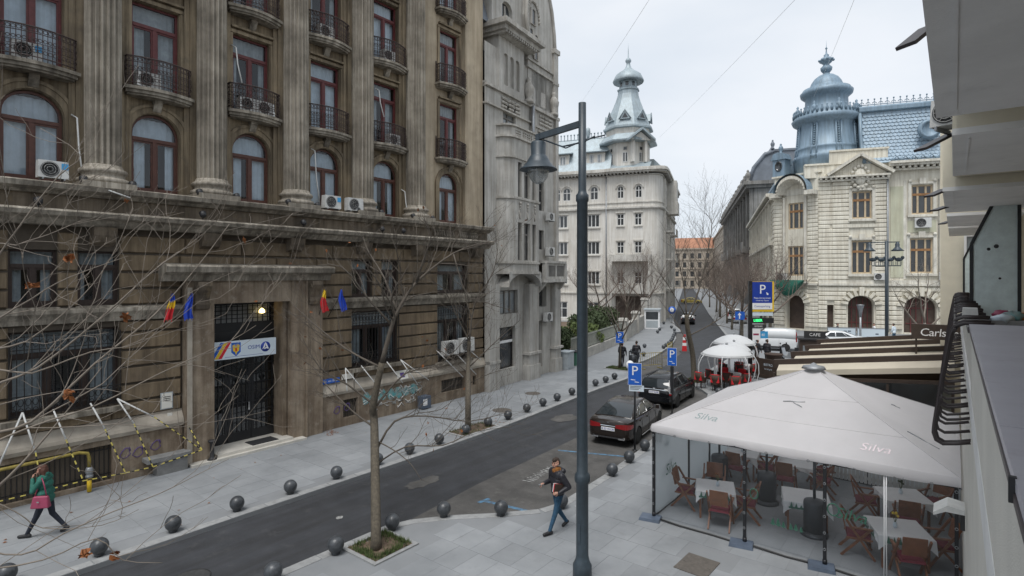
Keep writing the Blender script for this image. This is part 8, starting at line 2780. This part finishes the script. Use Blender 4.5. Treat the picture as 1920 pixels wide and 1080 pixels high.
def head(c, yaw, pitch=0, mi_skin=0, mi_hair=1, hair='short', s=1.0):
 """capsules of a head centred at c looking along yaw"""
 M_ = Matrix.Translation(c) @ Matrix.Rotation(yaw, 4, 'Z') @ Matrix.Rotation(pitch, 4, 'Y') @ Matrix.Scale(s, 4)
 def P(x, y, z): return tuple(M_ @ Vector((x, y, z)))
 L = [(P(-.015, 0, .04), P(.0, 0, .03), .088 * s, .082 * s, mi_skin), (P(.03, 0, -.04), P(.035, 0, -.075), .06 * s, .042 * s, mi_skin),
   (P(.09, 0, .015), P(.108, 0, -.015), .012 * s, .016 * s, mi_skin), (P(.03, .05, -.01), P(.05, .035, -.01), .035 * s, .03 * s, mi_skin), (P(.03, -.05, -.01), P(.05, -.035, -.01), .035 * s, .03 * s, mi_skin),
   (P(.0, .083, .02), P(-.005, .087, -.02), .016 * s, .013 * s, mi_skin), (P(.0, -.083, .02), P(-.005, -.087, -.02), .016 * s, .013 * s, mi_skin),
   (P(.084, .03, .028), P(.084, .034, .028), .0085 * s, .0085 * s, mi_hair), (P(.084, -.03, .028), P(.084, -.034, .028), .0085 * s, .0085 * s, mi_hair),
   (P(.092, .018, .052), P(.085, .045, .05), .006 * s, .005 * s, mi_hair), (P(.092, -.018, .052), P(.085, -.045, .05), .008 * s, .007 * s, mi_hair),
   (P(.086, -.018, -.055), P(.086, .018, -.055), .0085 * s, .0085 * s, 2 if mi_hair == 1 else mi_skin)]
 L += [(P(-.045, 0, .065), P(.03, 0, .095), .088 * s, .06 * s, mi_hair), (P(-.06, .03, .02), P(-.06, -.03, .02), .07 * s, .07 * s, mi_hair)]
 if hair == 'long':
  L += [(P(-.06, .05, .0), P(-.06, .06, -.16), .06 * s, .05 * s, mi_hair), (P(-.06, -.05, .0), P(-.06, -.06, -.16), .06 * s, .05 * s, mi_hair), (P(-.07, 0, 0), P(-.08, 0, -.17), .07 * s, .06 * s, mi_hair), (P(.0, .08, .05), P(.0, .085, -.06), .03 * s, .03 * s, mi_hair), (P(.0, -.08, .05), P(.0, -.085, -.06), .03 * s, .03 * s, mi_hair)]
 return L
def hand(w_, d, up, mi, curl=.5, side=1, s=1.0):
 """palm and five fingers from wrist w_ along d; 'up' is the back of the hand"""
 w_, d, up = Vector(w_), Vector(d).normalized(), Vector(up)
 up = (up - d * up.dot(d)).normalized()
 a = d.cross(up).normalized() * side
 L = [(w_, w_ + d * .07 * s, .026 * s, .03 * s, mi), (w_ + d * .03 * s + a * .022 * s, w_ + d * .085 * s + a * .028 * s, .016 * s, .014 * s, mi), (w_ + d * .03 * s - a * .022 * s, w_ + d * .08 * s - a * .028 * s, .016 * s, .014 * s, mi)]
 for k, ln_ in enumerate((.07, .08, .074, .058)):
  o_ = a * (.03 - .02 * k) * s
  p0 = w_ + d * .085 * s + o_
  d1 = (d * cos(curl * .6) - up * sin(curl * .6))
  d2 = (d * cos(curl * 1.6) - up * sin(curl * 1.6))
  p1 = p0 + d1 * ln_ * .5 * s; p2 = p1 + d2 * ln_ * .5 * s
  L += [(p0, p1, .0095 * s, .009 * s, mi), (p1, p2, .009 * s, .0075 * s, mi)]
 p0 = w_ + d * .025 * s + a * .03 * s
 p1 = p0 + (d * .6 + a * .7 - up * .3).normalized() * .04 * s
 p2 = p1 + (d * .9 + a * .1 - up * .45).normalized() * .03 * s
 L += [(p0, p1, .013 * s, .011 * s, mi), (p1, p2, .011 * s, .009 * s, mi)]
 return L
def walker(mats_idx, stride=.3, h=1.0, lean=.04, arms=None):
 """generic legs+torso, x forward; returns capsules; indices: 0 skin 1 hair 2 coat 3 trousers 4 shoes"""
 sk, ha, co_, tr_, sh = mats_idx
 L = []
 hz_ = .93
 L += [((.0, .09, hz_), (stride * .45, .1, .5), .098, .066, tr_), ((stride * .45, .1, .5), (stride, .1, .1), .064, .044, tr_),
   ((stride, .1, .055), (stride + .17, .115, .045), .048, .038, sh), ((stride - .05, .1, .05), (stride, .1, .09), .045, .045, sh),
   ((.0, -.09, hz_), (-stride * .2, -.1, .5), .098, .066, tr_), ((-stride * .2, -.1, .5), (-stride * 1.05, -.1, .14), .064, .044, tr_),
   ((-stride * 1.05, -.1, .1), (-stride * .75, -.11, .04), .046, .038, sh), ((-stride * 1.05 - .04, -.1, .12), (-stride * 1.05, -.1, .1), .042, .045, sh),
   ((0, -.07, .95), (0, .07, .95), .115, .115, co_ if False else tr_)]
 L += [((0, -.055, .97), (0, .055, .97), .125, .125, co_), ((.01, -.06, 1.1), (.01, .06, 1.1), .125, .125, co_), ((lean * .6, -.08, 1.25), (lean * .6, .08, 1.25), .13, .13, co_), ((lean, -.12, 1.4), (lean, .12, 1.4), .105, .105, co_), ((lean, -.15, 1.43), (lean, .15, 1.43), .075, .075, co_),
   ((lean, 0, 1.45), (lean + .02, 0, 1.56), .062, .055, sk)]
 return L
L = walker((0, 1, 2, 3, 4), .3)
L = [(p, q, a * 1.13, b_ * 1.13, m) if m == 2 else (p, q, a, b_, m) for p, q, a, b_, m in L]
L += head((.07, 0, 1.655), radians(20), radians(4), 0, 1)
L += [((.0, 0, 1.5), (.09, 0, 1.5), .085, .07, 5), ((.03, -.05, 1.52), (.06, .05, 1.53), .07, .065, 5), ((.1, .0, 1.42), (.11, .0, 1.36), .045, .03, 5),
  ((-.1, -.08, 1.47), (-.1, .08, 1.47), .075, .075, 2)]
L += [((.03, .21, 1.41), (-.1, .32, 1.16), .09, .075, 2), ((-.1, .32, 1.16), (.13, .27, 1.04), .074, .05, 2)]
L += hand((.15, .255, 1.035), (1, -.25, -.05), (0, 1, .3), 0, .9, -1)
L += [((.03, -.21, 1.41), (.0, -.3, 1.15), .09, .074, 2), ((.0, -.3, 1.15), (.24, -.24, 1.13), .072, .05, 2)]
L += hand((.27, -.225, 1.13), (1, .2, .0), (0, -.4, 1), 0, 1.0, 1)
man = person('man in black puffer jacket, orange scarf and blue jeans carrying books under his arm', (-7.82, 11.75, 0), radians(247), L, ['skin', 'hair', 'puffer_black', 'jeans', 'shoe', 'scarf'], .0085)
man.scale = (1.02,) * 3
XF[man.name] = XF[man.name] @ Matrix.Scale(1.02, 4)
Tm_ = XF[man.name]
for k, (mt, tk, off) in enumerate((('flag_red', .028, 0), ('paper', .03, .032), ('orange', .025, .066))):
 bo = thing('book', ('outer pale covered book under the man\'s arm', 'middle red book under the man\'s arm', 'inner brown book under the man\'s arm')[k], 'book', tuple(Tm_ @ Vector((.08, .17 + off, 1.12))))
 TB = Tm_ @ Matrix.Translation((.11, .15 + off, 1.13)) @ Matrix.Rotation(radians(-10), 4, 'Y') @ Matrix.Rotation(radians(-8), 4, 'Z')
 MB(TB).box(-.14, .12, 0, .004, -.1, .1).box(-.14, .12, tk - .004, tk, -.1, .1).box(.12, .125, 0, tk, -.1, .1).build('cover', ('sign_white', 'flag_red', 'beam_brown')[k], bo)
 MB(TB).box(-.135, .118, .004, tk - .004, -.095, .095).build('pages', 'paper', bo)
ph = MB(Tm_ @ Matrix.Translation((.36, -.2, 1.13))).box(-.06, .06, -.035, .035, -.006, .006)
pho = ph.at('phone', 'galv', (0, 0, 0), 'pale phone in the walking man\'s raised hand', 'phone')
L = walker((0, 1, 2, 3, 4), .36)
L += head((.1, 0, 1.6), radians(5), radians(8), 0, 1, 'long', .96)
L += [((.02, -.13, 1.05), (.02, .13, 1.05), .13, .13, 2), ((.0, -.1, .9), (.0, .1, .9), .13, .13, 2), ((.05, 0, 1.48), (.02, .0, 1.5), .09, .085, 2)]
L += [((.03, .19, 1.38), (.16, .24, 1.16), .075, .062, 2), ((.16, .24, 1.16), (.24, .1, 1.42), .06, .045, 2)]
L += hand((.245, .09, 1.44), (-.2, -.25, 1), (1, .2, 0), 0, .7, 1)
L += [((.03, -.19, 1.38), (.16, -.25, 1.18), .075, .062, 2), ((.16, -.25, 1.18), (.24, -.1, 1.4), .06, .045, 2)]
L += hand((.245, -.09, 1.42), (-.2, .25, 1), (1, -.2, 0), 0, .7, -1)
wom = person('woman in green jacket and dark trousers striding left with hands at her face', (-17.6, 3.72, 0), radians(228), L, ['skin', 'hair_red', 'coat_green', 'trousers_navy', 'shoe'], .0095)
Tw = XF[wom.name]
bg_ = thing('handbag', 'pink shoulder bag hanging at the striding woman\'s side', 'bag', tuple(Tw @ Vector((-.05, .28, .95))))
b = MB(Tw)
b.add([(-.24, .2, .78), (.16, .2, .78), (.16, .36, .78), (-.24, .36, .78), (-.2, .23, 1.06), (.12, .23, 1.06), (.12, .31, 1.06), (-.2, .31, 1.06)], [(0, 3, 2, 1), (4, 5, 6, 7), (0, 1, 5, 4), (1, 2, 6, 5), (2, 3, 7, 6), (3, 0, 4, 7)])
bb_ = b.build('body', 'bag_pink', bg_)
bv = bb_.modifiers.new('b', 'BEVEL'); bv.width = .03; bv.segments = 3
MB(Tw).tube([(-.16, .27, 1.05), (-.1, .25, 1.3), (-.02, .2, 1.47), (.05, .22, 1.3), (.09, .27, 1.05)], .014, 6).build('strap', 'bag_pink', bg_)
MB(Tw).box(-.05, .0, .362, .37, .93, .96).build('buckle', 'chrome', bg_)
def stander(seed, trou, coat, hairm='hair', walk=.12):
 r = random.Random(seed)
 L = walker((0, 1, 2, 3, 4), walk)
 L += head((.06, 0, 1.64), radians(r.uniform(-30, 30)))
 for s in (-1, 1):
  f_ = r.uniform(-.06, .12)
  L += [((.03, s * .2, 1.4), (f_, s * .26, 1.14), .075, .06, 2), ((f_, s * .26, 1.14), (f_ + .12, s * .23, .92), .06, .042, 2)]
  L += hand((f_ + .13, s * .23, .9), (.3, 0, -1), (0, s, 0), 0, .6, s)
 L += [((0, -.1, .92), (0, .1, .92), .12, .12, 2)]
 return L, ['skin', hairm, coat, trou, 'shoe']
def far_person(label, loc, rz, seed, trou, coat, hairm='hair', walk=.12, group=None):
 L, ms = stander(seed, trou, coat, hairm, walk)
 return person(label, loc, radians(rz), L, ms, .02, group, smooth=2)
far_person('dark clad walker on the far footway beside the parking sign, the left one', (-18.1, 35.2, 0), 100, 1, 'puffer_black', 'puffer_black', walk=.2)
far_person('dark clad walker on the far footway beside the parking sign, the right one', (-17.7, 36.6, 0), 110, 2, 'trousers_navy', 'puffer_black', walk=.2)
far_person('person in dark jacket and jeans standing by the white van, the left one', (-11.3, 43.1, 0), 60, 3, 'jeans', 'puffer_black', walk=.05)
far_person('person in black coat standing by the white van, the right one', (-10.7, 43.4, 0), 80, 4, 'puffer_black', 'puffer_black', walk=.05)
far_person('person in dark clothes among the chairs of the farther dome', (-10.3, 39.3, 0), 200, 5, 'trousers_navy', 'hair', walk=.05)
far_person('person in pale top beyond the awning near the palace arch', (-6.1, 64.5, 0), 200, 6, 'beige_far', 'sign_white', walk=.15)
far_person('person in lilac top right of the lamp pole before the palace', (-4.6, 65.5, 0), 160, 7, 'jeans', 'sign_pale', walk=.15)
far_person('person in black beyond the white car near the fence panels', (-9.0, 62.5, 0), 20, 8, 'puffer_black', 'puffer_black', walk=.15)
# ------------------------------------------------------------------ bare trees
class Grower:
 def __init__(s, seed, n0=7, leaf=0.0, up=.25, split=.62):
  s.r = random.Random(seed); s.trunk = MB(); s.crown = MB(); s.leaves = MB(); s.n0 = n0; s.leaf = leaf; s.up = up
 def curve(s, p, d, L, wob, up, n):
  pts = [p]
  d = d.normalized()
  for k in range(n):
   d = (d + Vector((s.r.gauss(0, wob), s.r.gauss(0, wob), s.r.gauss(0, wob) + up))).normalized()
   pts.append(pts[-1] + d * (L / n))
  return pts
 def limb(s, pts, r0, r1, lvl, maxl, dens=1.0, spread=.85, ratio=.55, mb=None, tip=True):
  n = len(pts)
  mb = mb or (s.trunk if lvl == 0 else s.crown)
  sides = s.n0 if lvl == 0 else (6 if lvl == 1 else (4 if lvl == 2 else 3))
  mb.tube(pts, [r0 + (r1 - r0) * (k / (n - 1)) for k in range(n)], sides, caps=lvl < 2)
  if lvl >= maxl:
   if s.leaf and s.r.random() < s.leaf: s.leafat(pts[-1])
   return
  L = sum((pts[k + 1] - pts[k]).length for k in range(n - 1))
  cnt = max(1, int(round((L * (1.5, 2.1, 3.0, 3.4)[min(lvl, 3)]) * dens)))
  for c in range(cnt):
   t = .25 + .75 * (c + s.r.random()) / cnt
   f = t * (n - 1); k = min(n - 2, int(f)); u = f - k
   p = pts[k].lerp(pts[k + 1], u)
   d = (pts[k + 1] - pts[k]).normalized()
   a = d.orthogonal().normalized()
   a.rotate(Matrix.Rotation(s.r.uniform(0, 2 * pi), 3, d))
   nd = (d * (1 - spread * .5) + a * spread * s.r.uniform(.6, 1.1) + Vector((0, 0, s.up))).normalized()
   l2 = L * ratio * s.r.uniform(.5, 1.1) * (1.15 - .5 * t)
   if l2 < .1: continue
   rr = max(.0035, (r0 + (r1 - r0) * t) * s.r.uniform(.42, .62))
   s.limb(s.curve(p, nd, l2, .17, .09, 6 if lvl < 2 else 5), rr, max(.0025, rr * .35), lvl + 1, maxl, dens, spread, ratio)
 def leafat(s, p):
  for q in range(2):
   a, b = Vector((s.r.gauss(0, 1), s.r.gauss(0, 1), s.r.gauss(0, 1))).normalized() * .04, Vector((s.r.gauss(0, 1), s.r.gauss(0, 1), s.r.gauss(0, 1))).normalized() * .03
   s.leaves.add([p - a - b, p + a * .3 - b, p + a + b * .4, p + b, p - a + b * .6], [(0, 1, 2, 3, 4)])
 def finish(s, label, loc, bark, twig, group=None, name='bare_tree'):
  t = thing(name, label, 'tree', loc, 0, group)
  s.trunk.build('trunk', bark, t, fix=False)
  s.crown.build('crown', twig, t, fix=False)
  if s.leaves.v: s.leaves.build('dry_leaves', 'dry_leaf', t, fix=False)
  return t
V = Vector
def cam_pt(px, py, d):
 l = (px - 960) / 1050 * d
 c_, s_ = cos(radians(38.3255)), sin(radians(38.3255))
 return V((-s_ * d + c_ * l, c_ * d + s_ * l, 6.4 + (517 - py) * d / 1050))
def poly(pts, k=3):
 """smooth a hand measured limb (Catmull-Rom)"""
 out = []
 for i in range(len(pts) - 1):
  p0 = pts[max(i - 1, 0)]; p1 = pts[i]; p2 = pts[i + 1]; p3 = pts[min(i + 2, len(pts) - 1)]
  for q in range(k):
   t = q / k
   out.append(.5 * ((2 * p1) + (p2 - p0) * t + (2 * p0 - 5 * p1 + 4 * p2 - p3) * t * t + (3 * p1 - p0 - 3 * p2 + p3) * t ** 3))
 out.append(pts[-1])
 return out
g = Grower(21, 10, .02, .22)
tr = [V((-10.68, 8.35, -.05)), V((-10.68, 8.35, .5)), cam_pt(702, 800, 15.0), cam_pt(700, 760, 15), cam_pt(716, 680, 15.0)]
g.trunk.tube(poly(tr, 4), [(.17, .14, .13)[k] if k < 3 else .128 - .0028 * k for k in range(len(poly(tr, 4)))], 12)
def L_(pts, r0, r1, dens=1.0, maxl=3, sp=.8):
 g.limb(poly(pts, 3), r0 * .68, r1 * .6, 1, maxl, dens * 2.0, sp, .5)
c = cam_pt
L_([c(716, 680, 15), c(735, 610, 15), c(745, 585, 15.0), c(780, 530, 15.2), c(850, 475, 15.6), c(905, 455, 16.0)], .105, .02, 1.0)
L_([c(780, 530, 15.2), c(800, 470, 14.9), c(808, 440, 14.7), c(790, 400, 14.5)], .05, .01)
L_([c(745, 585, 15), c(720, 520, 15.4), c(690, 470, 15.8), c(680, 440, 16)], .05, .008)
L_([c(735, 610, 15), c(690, 560, 14.6), c(640, 500, 14.2), c(575, 500, 14.0)], .05, .008)
L_([c(716, 690, 15), c(650, 655, 15.2), c(580, 600, 15.4), c(540, 560, 15.5)], .05, .008)
L_([c(703, 760, 15), c(650, 720, 14.8), c(600, 690, 14.5), c(560, 620, 14.3)], .05, .008)
L_([c(700, 800, 15), c(660, 770, 15.3), c(610, 720, 15.6), c(590, 690, 15.8)], .045, .008)
L_([c(703, 850, 15), c(740, 790, 15.2), c(800, 780, 15.3), c(880, 790, 15.5), c(960, 770, 15.7)], .05, .008, .8)
L_([c(703, 872, 15), c(760, 838, 14.8), c(830, 835, 14.6), c(890, 810, 14.4), c(960, 800, 14.2)], .04, .006, .7)
L_([c(703, 825, 15), c(740, 845, 14.5), c(770, 870, 14.2), c(790, 900, 14.0)], .03, .006, .6)
L_([c(706, 760, 15), c(760, 700, 15.4), c(830, 680, 15.8), c(900, 600, 16.2)], .045, .008)
L_([c(850, 475, 15.6), c(880, 560, 15.4), c(930, 540, 15.6)], .03, .006)
g.finish('slim bare tree in the square grassy pit on the near footway', (-10.68, 8.35, 0), 'bark', 'twig')
g = Grower(5, 8, .01, .25)
b0 = V((-15.75, 17.0, -.05))
tr = [b0, b0 + V((0, 0, 1.5)), c(878, 680, 26.3), c(880, 640, 26.3)]
pt = poly(tr, 4)
g.trunk.tube(pt, [.13 - .05 * k / len(pt) for k in range(len(pt))], 10)
L_([c(880, 640, 26.3), c(890, 570, 26.5), c(925, 510, 26.8), c(935, 450, 27)], .08, .012)
L_([c(880, 640, 26.3), c(860, 600, 26), c(830, 540, 25.6), c(790, 520, 25.2)], .06, .01)
L_([c(878, 690, 26.3), c(930, 640, 26.6), c(975, 600, 27)], .05, .01)
L_([c(878, 700, 26.3), c(830, 660, 26.0), c(790, 640, 25.8)], .04, .01)
L_([c(885, 600, 26.4), c(870, 540, 26.6), c(880, 480, 27), c(860, 430, 27)], .05, .01)
L_([c(878, 720, 26.3), c(920, 700, 26), c(960, 690, 26)], .035, .008, .8)
g.finish('bare tree in the earth pit on the far footway before the brown building', (-15.75, 17, 0), 'bark', 'twig')
g = Grower(33, 10, .02, .12)
b0 = V((-10.9, .9, -.05))
f0 = V((-10.75, 1.05, 3.2))
g.trunk.tube(poly([b0, b0 + V((0, 0, 1.2)), f0, V((-10.6, 1.2, 4.6))], 4), [.2, .19, .18, .17, .16, .15, .14, .13, .125, .12, .115, .11, .1], 12)
def LF(pts, r0, r1, dens=.8, sp=.75, ratio=.42): g.limb(poly([f0 + V((0, 0, R.uniform(-.3, .8)))] + pts, 3), r0 * .5, r1 * .6, 1, 3, dens * .8, sp, ratio)
LF([c(-30, 740, 7.2), c(70, 690, 7.3), c(185, 600, 7.5), c(285, 510, 7.8), c(340, 470, 8.0), c(385, 435, 8.2)], .04, .006)
LF([c(-30, 830, 6.8), c(60, 790, 6.9), c(180, 680, 7.1), c(290, 590, 7.4), c(370, 500, 7.6), c(430, 420, 7.9)], .045, .006)
LF([c(-40, 680, 7.4), c(50, 640, 7.5), c(150, 560, 7.6), c(210, 480, 7.8), c(250, 390, 8.0)], .035, .005)
LF([c(-40, 640, 7.0), c(60, 560, 7.0), c(130, 520, 7.1), c(240, 480, 7.3)], .03, .005)
LF([c(-40, 560, 7.4), c(40, 420, 7.4), c(110, 330, 7.5), c(150, 290, 7.6), c(75, 240, 7.6)], .03, .005, .6)
LF([c(-40, 720, 6.6), c(60, 700, 6.6), c(170, 660, 6.8), c(270, 640, 7.0), c(380, 560, 7.2)], .03, .005)
LF([c(-40, 940, 6.4), c(40, 870, 6.5), c(110, 790, 6.7), c(190, 690, 6.9)], .045, .008, .6)
LF([c(-60, 860, 6.2), c(60, 800, 6.3), c(180, 760, 6.5), c(300, 700, 6.8), c(430, 640, 7.2), c(480, 610, 7.4)], .03, .004, .7)
LF([c(-60, 1010, 6.0), c(40, 1040, 6.0), c(120, 1000, 6.1), c(210, 960, 6.2), c(300, 925, 6.4), c(370, 890, 6.6), c(430, 860, 6.8)], .022, .004, .5)
LF([c(-60, 1060, 5.8), c(80, 1050, 5.8), c(180, 1010, 5.9), c(230, 1050, 6.0), c(305, 1055, 6.1)], .022, .004, .5)
LF([c(-60, 930, 6.2), c(30, 960, 6.2), c(80, 990, 6.3), c(190, 985, 6.4), c(260, 955, 6.5)], .018, .004, .5)
LF([c(-40, 500, 7.8), c(30, 460, 7.8), c(90, 440, 7.9), c(160, 410, 8.0)], .025, .005, .9)
LF([c(-40, 780, 7.6), c(80, 740, 7.8), c(200, 730, 8.0), c(300, 760, 8.2)], .025, .004, .6)
for p in ((215, 1040), (160, 1040), (128, 740), (60, 535), (235, 590), (130, 485)):
 for k in range(5): g.leafat(c(p[0] + R.uniform(-8, 8), p[1] + R.uniform(-8, 8), 6.3))
g.finish('pale branched tree leaning in from the left edge with a few brown leaves', (-10.9, .9, 0), 'bark_pale', 'twig_pale')
def generic(seed, H, trunk_h, r0, dens, maxl=4, spread=.8, up=.3, ratio=.56, lean=0):
 g = Grower(seed, 8, 0, up)
 p = V((0, 0, -.05))
 pts = g.curve(p, V((lean, 0, 1)), trunk_h, .02, .05, 4)
 g.trunk.tube(pts, [r0 * (1 - .1 * k) for k in range(5)], 8)
 nl = g.r.randint(4, 6)
 for k in range(nl):
  a = 2 * pi * k / nl + g.r.uniform(-.4, .4)
  el = g.r.uniform(.35, .9)
  q = pts[-1] if k % 2 else pts[-2]
  l = (H - trunk_h) * g.r.uniform(.7, 1.05)
  g.limb(g.curve(q, V((cos(a) * (1 - el * .6), sin(a) * (1 - el * .6), el)), l, .07, .1, 7), r0 * .5, r0 * .08, 1, maxl, dens, spread, ratio)
 return g
def put_tree(g, label, loc, bark='bark', twig='twig', group=None):
 for mb in (g.trunk, g.crown): mb.v = [(x + loc[0], y + loc[1], z + loc[2]) for x, y, z in mb.v]
 return g.finish(label, loc, bark, twig, group)
g = Grower(8, 8, .0, .3)
b0 = V((-12.4, 33.5, -.05))
pt = poly([b0, b0 + V((-.1, .05, 1.6)), c(1290, 620, 33.8), c(1287, 590, 33.8)], 4)
g.trunk.tube(pt, [.17 - .05 * k / len(pt) for k in range(len(pt))], 9)
L_([c(1287, 590, 33.8), c(1283, 540, 34), c(1270, 480, 34.2), c(1262, 440, 34.3)], .08, .012)
L_([c(1287, 600, 33.8), c(1310, 545, 33.8), c(1325, 480, 34), c(1335, 420, 34.2), c(1318, 395, 34.2)], .09, .01)
L_([c(1291, 630, 33.8), c(1330, 610, 33.4), c(1360, 590, 33.2), c(1400, 555, 33)], .07, .01, .8)
L_([c(1288, 640, 33.8), c(1265, 600, 34.4), c(1235, 560, 35)], .05, .01)
L_([c(1292, 600, 33.8), c(1330, 540, 34.5), c(1365, 490, 35)], .06, .01)
L_([c(1287, 595, 33.8), c(1250, 530, 33.6), c(1225, 500, 33.5)], .05, .008)
g.finish('bare street tree growing beside the nearer white dome parasol', (-12.4, 33.5, 0), 'bark', 'twig')
put_tree(generic(3, 6.5, 2.6, .11, .8, 3), 'small bare tree in the grassy pit behind the parking sign', (-18.05, 34.75, 0))
ga = [generic(41, 9.5, 3.0, .17, 1.0, 4), generic(42, 8.5, 2.6, .16, 1.0, 4), generic(43, 9.0, 2.8, .15, 1.0, 4)]
base_t = [put_tree(ga[0], 'bare brown tree in the row beyond the domes, the nearest one', (-16.2, 56.5, 0), 'bark', 'twig_brown', 'brown bare trees along the right side of the far street'),
   put_tree(ga[1], 'bare brown tree in the row beyond the domes, second from the viewer', (-18.0, 62.5, 0), 'bark', 'twig_brown', 'brown bare trees along the right side of the far street'),
   put_tree(ga[2], 'bare brown tree in the row beyond the domes, third from the viewer', (-20.8, 68.5, 0), 'bark', 'twig_brown', 'brown bare trees along the right side of the far street')]
trs = [tree_of(t) for t in base_t]
for k, (x, y, n_) in enumerate(((-14.5, 60.0, 'fourth'), (-17.5, 70.0, 'fifth'), (-24.0, 77.0, 'sixth'), (-21.5, 84.0, 'seventh'), (-28.5, 88.0, 'eighth'), (-33.0, 100.0, 'ninth'), (-27.5, 96.0, 'tenth'), (-39.0, 114.0, 'eleventh'))):
 o = dup(base_t[k % 3], None, (x, y, 0), k * 1.3 + .5, 'bare brown tree in the row beyond the domes, %s from the viewer' % n_, tree=trs[k % 3])
 q = R.uniform(.95, 1.2); o.scale = (q, q, q * 1.05)
for k, (x, y, n_) in enumerate(((-36.2, 64.0, 'left'), (-32.8, 65.0, 'middle'), (-31.4, 67.5, 'right'))):
 o = dup(base_t[k], None, (x, y, 0), k * 2.1, 'bare garden tree in front of the zinc towered house, the %s one of three' % n_, 'bare garden trees', tree=trs[k])
 o.scale = (1.05, 1.05, .98 + .1 * k)
for k, (x, y, n_) in enumerate(((-50.5, 112.0, 'nearer'), (-54.5, 124.0, 'farther'))):
 dup(base_t[k], None, (x, y, 0), k * 2.1, 'bare tree at the left kerb of the far street, the %s one' % n_, 'far left kerb trees', tree=trs[k])
put_tree(generic(77, 8.5, 2.6, .16, .7, 3, .9, .2), 'pale bleached bare tree behind the beer sign', (-2.0, 57, 0), 'bark_pale', 'twig_pale')
gp_ = generic(78, 5.5, 1.6, .14, .9, 3, .9, .2)
put_tree(gp_, 'stunted pollarded tree in the garden near the gate', (-33.5, 58, 0), 'bark', 'twig')
def shrub(label, x, y, rx, ry, h, m1, seed, n_=2600):
 r = random.Random(seed)
 t = thing('shrub', label, 'shrub', (x, y, 0), 0, 'evergreen shrubs in the garden')
 b = MB()
 lobes = [(x + r.uniform(-.6, .6) * rx, y + r.uniform(-.6, .6) * ry, h * r.uniform(.35, .75), r.uniform(.35, .6)) for k in range(9)]
 for k in range(n_):
  lx, ly, lz, lr = r.choice(lobes)
  d = V((r.gauss(0, 1), r.gauss(0, 1), r.gauss(0, 1))).normalized() * r.uniform(.5, 1.0)
  p = V((lx + d.x * rx * lr, ly + d.y * ry * lr, max(.05, lz + d.z * h * .4 * lr * 1.3)))
  a = V((r.gauss(0, 1), r.gauss(0, 1), r.gauss(0, 1))).normalized() * .14; e = a.orthogonal().normalized() * .07
  b.add([p - a, p + e, p + a, p - e], [(0, 1, 2, 3)])
 b.build('foliage', m1, t, fix=False)
 s_ = MB()
 for k in range(6): s_.tube([(x + r.uniform(-.2, .2), y + r.uniform(-.2, .2), 0), (x + r.uniform(-.5, .5) * rx, y + r.uniform(-.5, .5) * ry, h * .7)], .03, 4)
 s_.build('stem', 'bark', t)
shrub('dark evergreen shrub just behind the iron gate', -23.6, 36.5, 1.6, 1.6, 2.6, 'leaf_dark', 1)
shrub('light green shrub left of the lamp post behind the railings', -25.0, 41, 1.8, 2, 2.8, 'leaf_light', 2)
shrub('dark evergreen shrub right of the lamp post behind the railings', -27.2, 46.0, 2.0, 2.2, 3.0, 'leaf_dark', 3)
shrub('bright green low shrub behind the railings', -25.8, 47.5, 1.2, 1.2, 1.5, 'leaf_light', 4, 1500)
shrub('brownish green shrub at the foot of the garden trees', -29.8, 53, 2.2, 2.2, 3.2, 'leaf_dark', 5)
shrub('dark shrub against the zinc towered house', -33.5, 60, 2.0, 2.0, 3.0, 'leaf_dark', 6)
lv = MB()
r = random.Random(4)
for k in range(150):
 x, y = r.choice(((r.uniform(-15.9, -15.3), r.uniform(16, 19)), (r.uniform(-20.2, -15.5), r.uniform(2, 26)), (r.uniform(-20.3, -19.6), r.uniform(13, 13.6))))
 a = r.uniform(0, 6.3); q = r.uniform(.02, .05)
 lv.add([(x + q * cos(a), y + q * sin(a), .012), (x + q * cos(a + 2), y + q * sin(a + 2), .02), (x + q * cos(a + 4), y + q * sin(a + 4), .012)], [(0, 1, 2)])
o = lv.build('fallen_leaves', 'dry_leaf', None, fix=False)
tag(o, 'dry leaves scattered on the far footway', 'leaves', kind='stuff')
bpy.data.scenes.remove(TMP)
